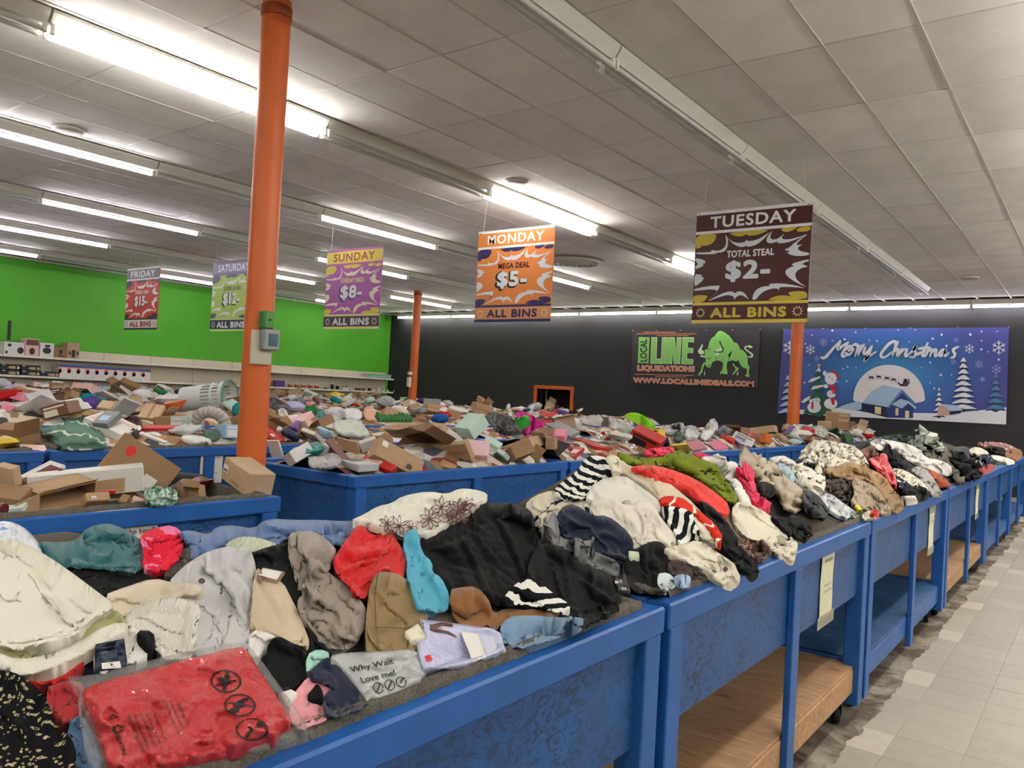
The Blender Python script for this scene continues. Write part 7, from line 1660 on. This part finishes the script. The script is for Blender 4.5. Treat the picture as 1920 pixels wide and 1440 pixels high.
# ------------------------------------------------------------------ shelving on the green wall
XS = -19.85
M_BEI = flat('shelf_beige', 'cdc5b2', .5, var=.04, vs=1); M_SHW = flat('shelf_edge_white', 'dcd9d0', .45)
sh = lambda u, v: float(on_x(u, v, XS)[2])
ZT, ZM, ZBk = sh(0, 664), sh(0, 702), sh(0, 655)
y_end = 19.45
e = empty('wall_shelving', 'long beige shelving run along the green wall', 'shelving', (XL, 12, 0))
n = 12; y0s = [y_end-1.22*(k+1) for k in range(n)]
zlow = CAMZ-.78
for k, y in enumerate(y0s):
    MB().bbox((.02, y-12+.004, .1), (.05, y-12+1.216, ZT+.20), .004).build('back_panel', M_BEI, e)
    for z, nm in ((ZT, 'shelf'), (ZM, 'shelf'), (zlow, 'shelf')):
        b = MB().bbox((.05, y-12+.003, z-.03), (XS-XL, y-12+1.217, z), .004).build(nm, M_BEI, e)
        MB().bbox((XS-XL, y-12+.003, z-.045), (XS-XL+.012, y-12+1.217, z+.004), .003).build('price_rail', M_SHW, b)
    MB().bbox((.02, y-12-.02, 0), (.07, y-12+.02, ZT+.2), .003).build('upright', M_BEI, e)
    MB().bbox((.05, y-12+.003, .0), (XS-XL, y-12+1.217, .12), .004).build('base_shelf', M_BEI, e)
def shelf_box(label, u0, v0, u1, v1, depth, mat, name='boxed_appliance', cat='box', group=None, prints=(), x=XS-.05):
    a = on_x(u0, v0, x); b = on_x(u1, v1, x); y0_, y1_ = sorted((float(a[1]), float(b[1]))); z1_ = float(a[2]); z0_ = float(b[2])
    z0_ = min([ZT, ZM, zlow], key=lambda q: abs(q-z0_)); h = max(.06, z1_-z0_)
    t = empty(name, label, cat, (x, (y0_+y1_)/2, z0_), group); w_ = (y1_-y0_)/2-.006
    MB().bbox((-depth, -w_, 0), (0, w_, h), .004).build('carton', mat, t)
    for nm, m, r in prints:
        q = [(.003, (2*px-1)*w_, py*h) for px, py in r]; MB().add(q+[(-.001, p[1], p[2]) for p in q], [tuple(range(len(q)))]+[(i, (i+1) % len(q), len(q)+(i+1) % len(q), len(q)+i) for i in range(len(q))]).build(nm, m, t)
    return t
RC = lambda x0, y0, x1, y1: [(x0, y0), (x1, y0), (x1, y1), (x0, y1)]
EL = lambda cx, cy, a, b: [(cx+a*math.cos(t), cy+b*math.sin(t)) for t in np.linspace(0, 6.283, 14, endpoint=False)]
PD = flat('print_dark', '26262a', .5); PBr = flat('print_brown', '6a4630', .5); PR = flat('print_red2', 'b8322c', .5); PG = flat('print_tan', 'b79a72', .5); PB_ = flat('print_blue2', '4a5f94', .5)
TOPG = 'boxed appliances on the top shelf'
shelf_box('white box with black appliance photo, first on the top shelf', 8, 640, 46, 666, .3, cm('white'), group=TOPG, prints=[('photo', PD, EL(.8,.38,.16,.26)), ('photo', PD, RC(.06,.1,.18,.3)), ('photo', PD, EL(.25,.75,.09,.12))])
shelf_box('pink brown coffee machine box on the top shelf', 48, 634, 73, 668, .3, cm('pale pink'), group=TOPG, prints=[('photo', PD, EL(.5,.28,.2,.2)), ('band', PBr, RC(.05,.62,.95,.95))])
shelf_box('white coffee machine box in the middle of the top shelf group', 75, 642, 101, 671, .3, cm('white'), group=TOPG, prints=[('photo', PD, EL(.5,.45,.3,.22)), ('photo', PD, RC(.35,.7,.7,.86))])
shelf_box('low plain kraft box on the top shelf', 102, 650, 126, 672, .3, KR[2], 'cardboard_box', group=TOPG, prints=[('logo', PD, EL(.5,.55,.13,.22)), ('lettering', PD, RC(.3,.18,.72,.26))])
shelf_box('tall kraft box with black appliance photo, last on the top shelf', 127, 642, 149, 673, .3, KR[1], group=TOPG, prints=[('photo', PD, RC(.35,.08,.65,.55)), ('photo', PD, EL(.2,.35,.08,.14)), ('photo', PD, EL(.84,.35,.08,.14))])
b = shelf_box('black stick on the white box at the top shelf left end', 14, 628, 20, 640, .03, PD, 'black_wand', 'wand'); b.location.z = ZT+.33
for k in range(10):
    u = 109+17.35*k
    shelf_box(f'white carton with red face print, {NTH[k]} of ten on the middle shelf', u, 682+k*1.1, u+16.6, 705+k*1.2, .25, cm('white'), 'product_carton', group='ten alike white cartons on the middle shelf', prints=[('band', PB_, RC(.0,.8,1,1)), ('rule', PR, RC(0,.76,1,.8)), ('face', PR, EL(.22,.52,.2,.2)), ('beard', cm('cream'), EL(.2,.45,.16,.12))])
for k in range(5):
    u = (2, 40, 2, 40, 76)[k]; v = (680, 682, 691, 693, 695)[k]
    t = shelf_box(('upper dark carton of candles at the left of the middle shelf', 'upper dark carton of candles second along the middle shelf', 'lower dark carton of candles at the left of the middle shelf', 'lower dark carton of candles second along the middle shelf', 'lone dark carton of candles beside the ten white cartons')[k], u, v, u+36, 702+k*.3, .25, PD, 'candle_carton', group='dark candle cartons on the middle shelf', prints=[('photo', PG, EL(.62,.4,.25,.25)), ('mark', cm('cream'), RC(.06,.72,.2,.9)), ('photo', cm('cream'), EL(.85,.4,.1,.25))])
    H_ = ZT-ZM
    for ch in t.children: ch.scale.z = 1
    if k < 2: t.location.z = ZM+.125; t.scale.z = .12/max(.06, float(on_x(u, v, XS-.05)[2])-ZM)
    else: t.scale.z = .12/max(.06, float(on_x(u, v, XS-.05)[2])-ZM)
xs_ = XS-.05
for (u0, u1, v0, v1, c, lab, pr) in [(16,46,718,748,'white','white tall appliance box on the lower shelf at the left',[('photo',PD,RC(.35,.1,.7,.8))]), (48,62,722,748,'maroon','dark red narrow box on the lower shelf',[('label',cm('cream'),RC(.2,.7,.8,.85))]), (68,84,722,748,'maroon','maroon box, second of the lower shelf',[('label',cm('cream'),RC(.2,.7,.8,.85))]), (100,116,723,748,'black','black box with pale label on the lower shelf',[('label',cm('cream'),RC(.2,.75,.8,.9))]), (128,144,724,748,'maroon','maroon box beyond the blue roll on the lower shelf',[('label',cm('cream'),RC(.2,.7,.8,.85))]), (160,176,724,750,'maroon','maroon box with stacked pale labels on the lower shelf',[('label',cm('cream'),RC(.15,.5,.85,.7)),('label',cm('cream'),RC(.2,.8,.8,.92))]), (190,202,727,750,'black','slim black box on the lower shelf',[('label',cm('white'),RC(.2,.6,.8,.9))]), (212,236,727,752,'lavender','lavender appliance box on the lower shelf',[('photo',PD,RC(.35,.1,.65,.4))]), (238,262,724,754,'kraft','kraft box on the lower shelf',[]), (274,292,728,756,'white','white box with black mark on the lower shelf',[('mark',PB_,RC(.2,.6,.6,.85))]), (293,300,728,756,'orange','narrow orange box on the lower shelf',[]), (301,336,730,758,'white','wide white box with small photo on the lower shelf',[('photo',PD,RC(.5,.3,.75,.75))])]:
    shelf_box(lab, u0, v0, u1, v1+16, .25, KR[0] if c == 'kraft' else cm(c), 'boxed_appliance', group='boxed goods on the lower shelf', prints=pr)
shelf_box('purple tin on the middle shelf right of the nearest column', 517, 713, 534, 726, .15, cm('purple'), 'tin', 'tin')
for k in range(5):
    u = 540+12.5*k
    p = on_x(u+6, 722, XS-.08); t = empty('round_tin', f'orange and white round tin, {NTH[k]} of five in a row on the middle shelf', 'tin', (XS-.12, float(p[1]), ZM), 'five orange tins on the middle shelf')
    MB().lathe([(0, 0), (.075, 0), (.075, .11), (0, .11)], 16).build('tin_body', flat('tin_orange', 'a3552e', .4), t, True); MB().lathe([(.077, .095), (.077, .125), (0, .125)], 16).build('lid', cm('white'), t, True)
for k, (u, c, h) in enumerate([(612,'brown',.06),(624,'black',.18),(634,'black',.14),(646,'white',.1),(652,'white',.1),(658,'pale grey',.08),(670,'brown',.1),(676,'brown',.1),(683,'brown',.1),(694,'black',.12),(702,'white',.08),(712,'cream',.1),(720,'white',.08),(728,'pale grey',.07),(742,'white',.09)]):
    p = on_x(u, 730, XS-.08); t = empty('jar', f'tiny {c} jar, {ORD[k]} of the small jars along the far middle shelf', 'jar', (XS-.12, float(p[1]), ZM), 'small jars on the far middle shelf')
    MB().lathe([(0, 0), (.05, 0), (.055, .01), (.055, h*.75), (.035, h*.9), (0, h*.9)], 12).build('jar_body', cm(c), t, True); MB().lathe([(.037, h*.88), (.037, h*1.1), (0, h*1.1)], 10).build('lid', cm('white' if c != 'white' else 'black'), t, True)
p = on_x(738, 700, XS-.02); t = empty('storage_box', 'clear pale green plastic box at the far end of the top shelf', 'plastic box', (XS-.15, float(p[1])-.6, ZT))
MB().bbox((-.14, -.55, 0), (.14, .5, .12), .02).build('tub', plastic_film('aqua_film', '9fc0b4', .2), t); MB().bbox((-.15, -.57, .12), (.15, .52, .14), .01).build('lid', plastic_film('aqua_lid', 'b5cfc4', .2), t)
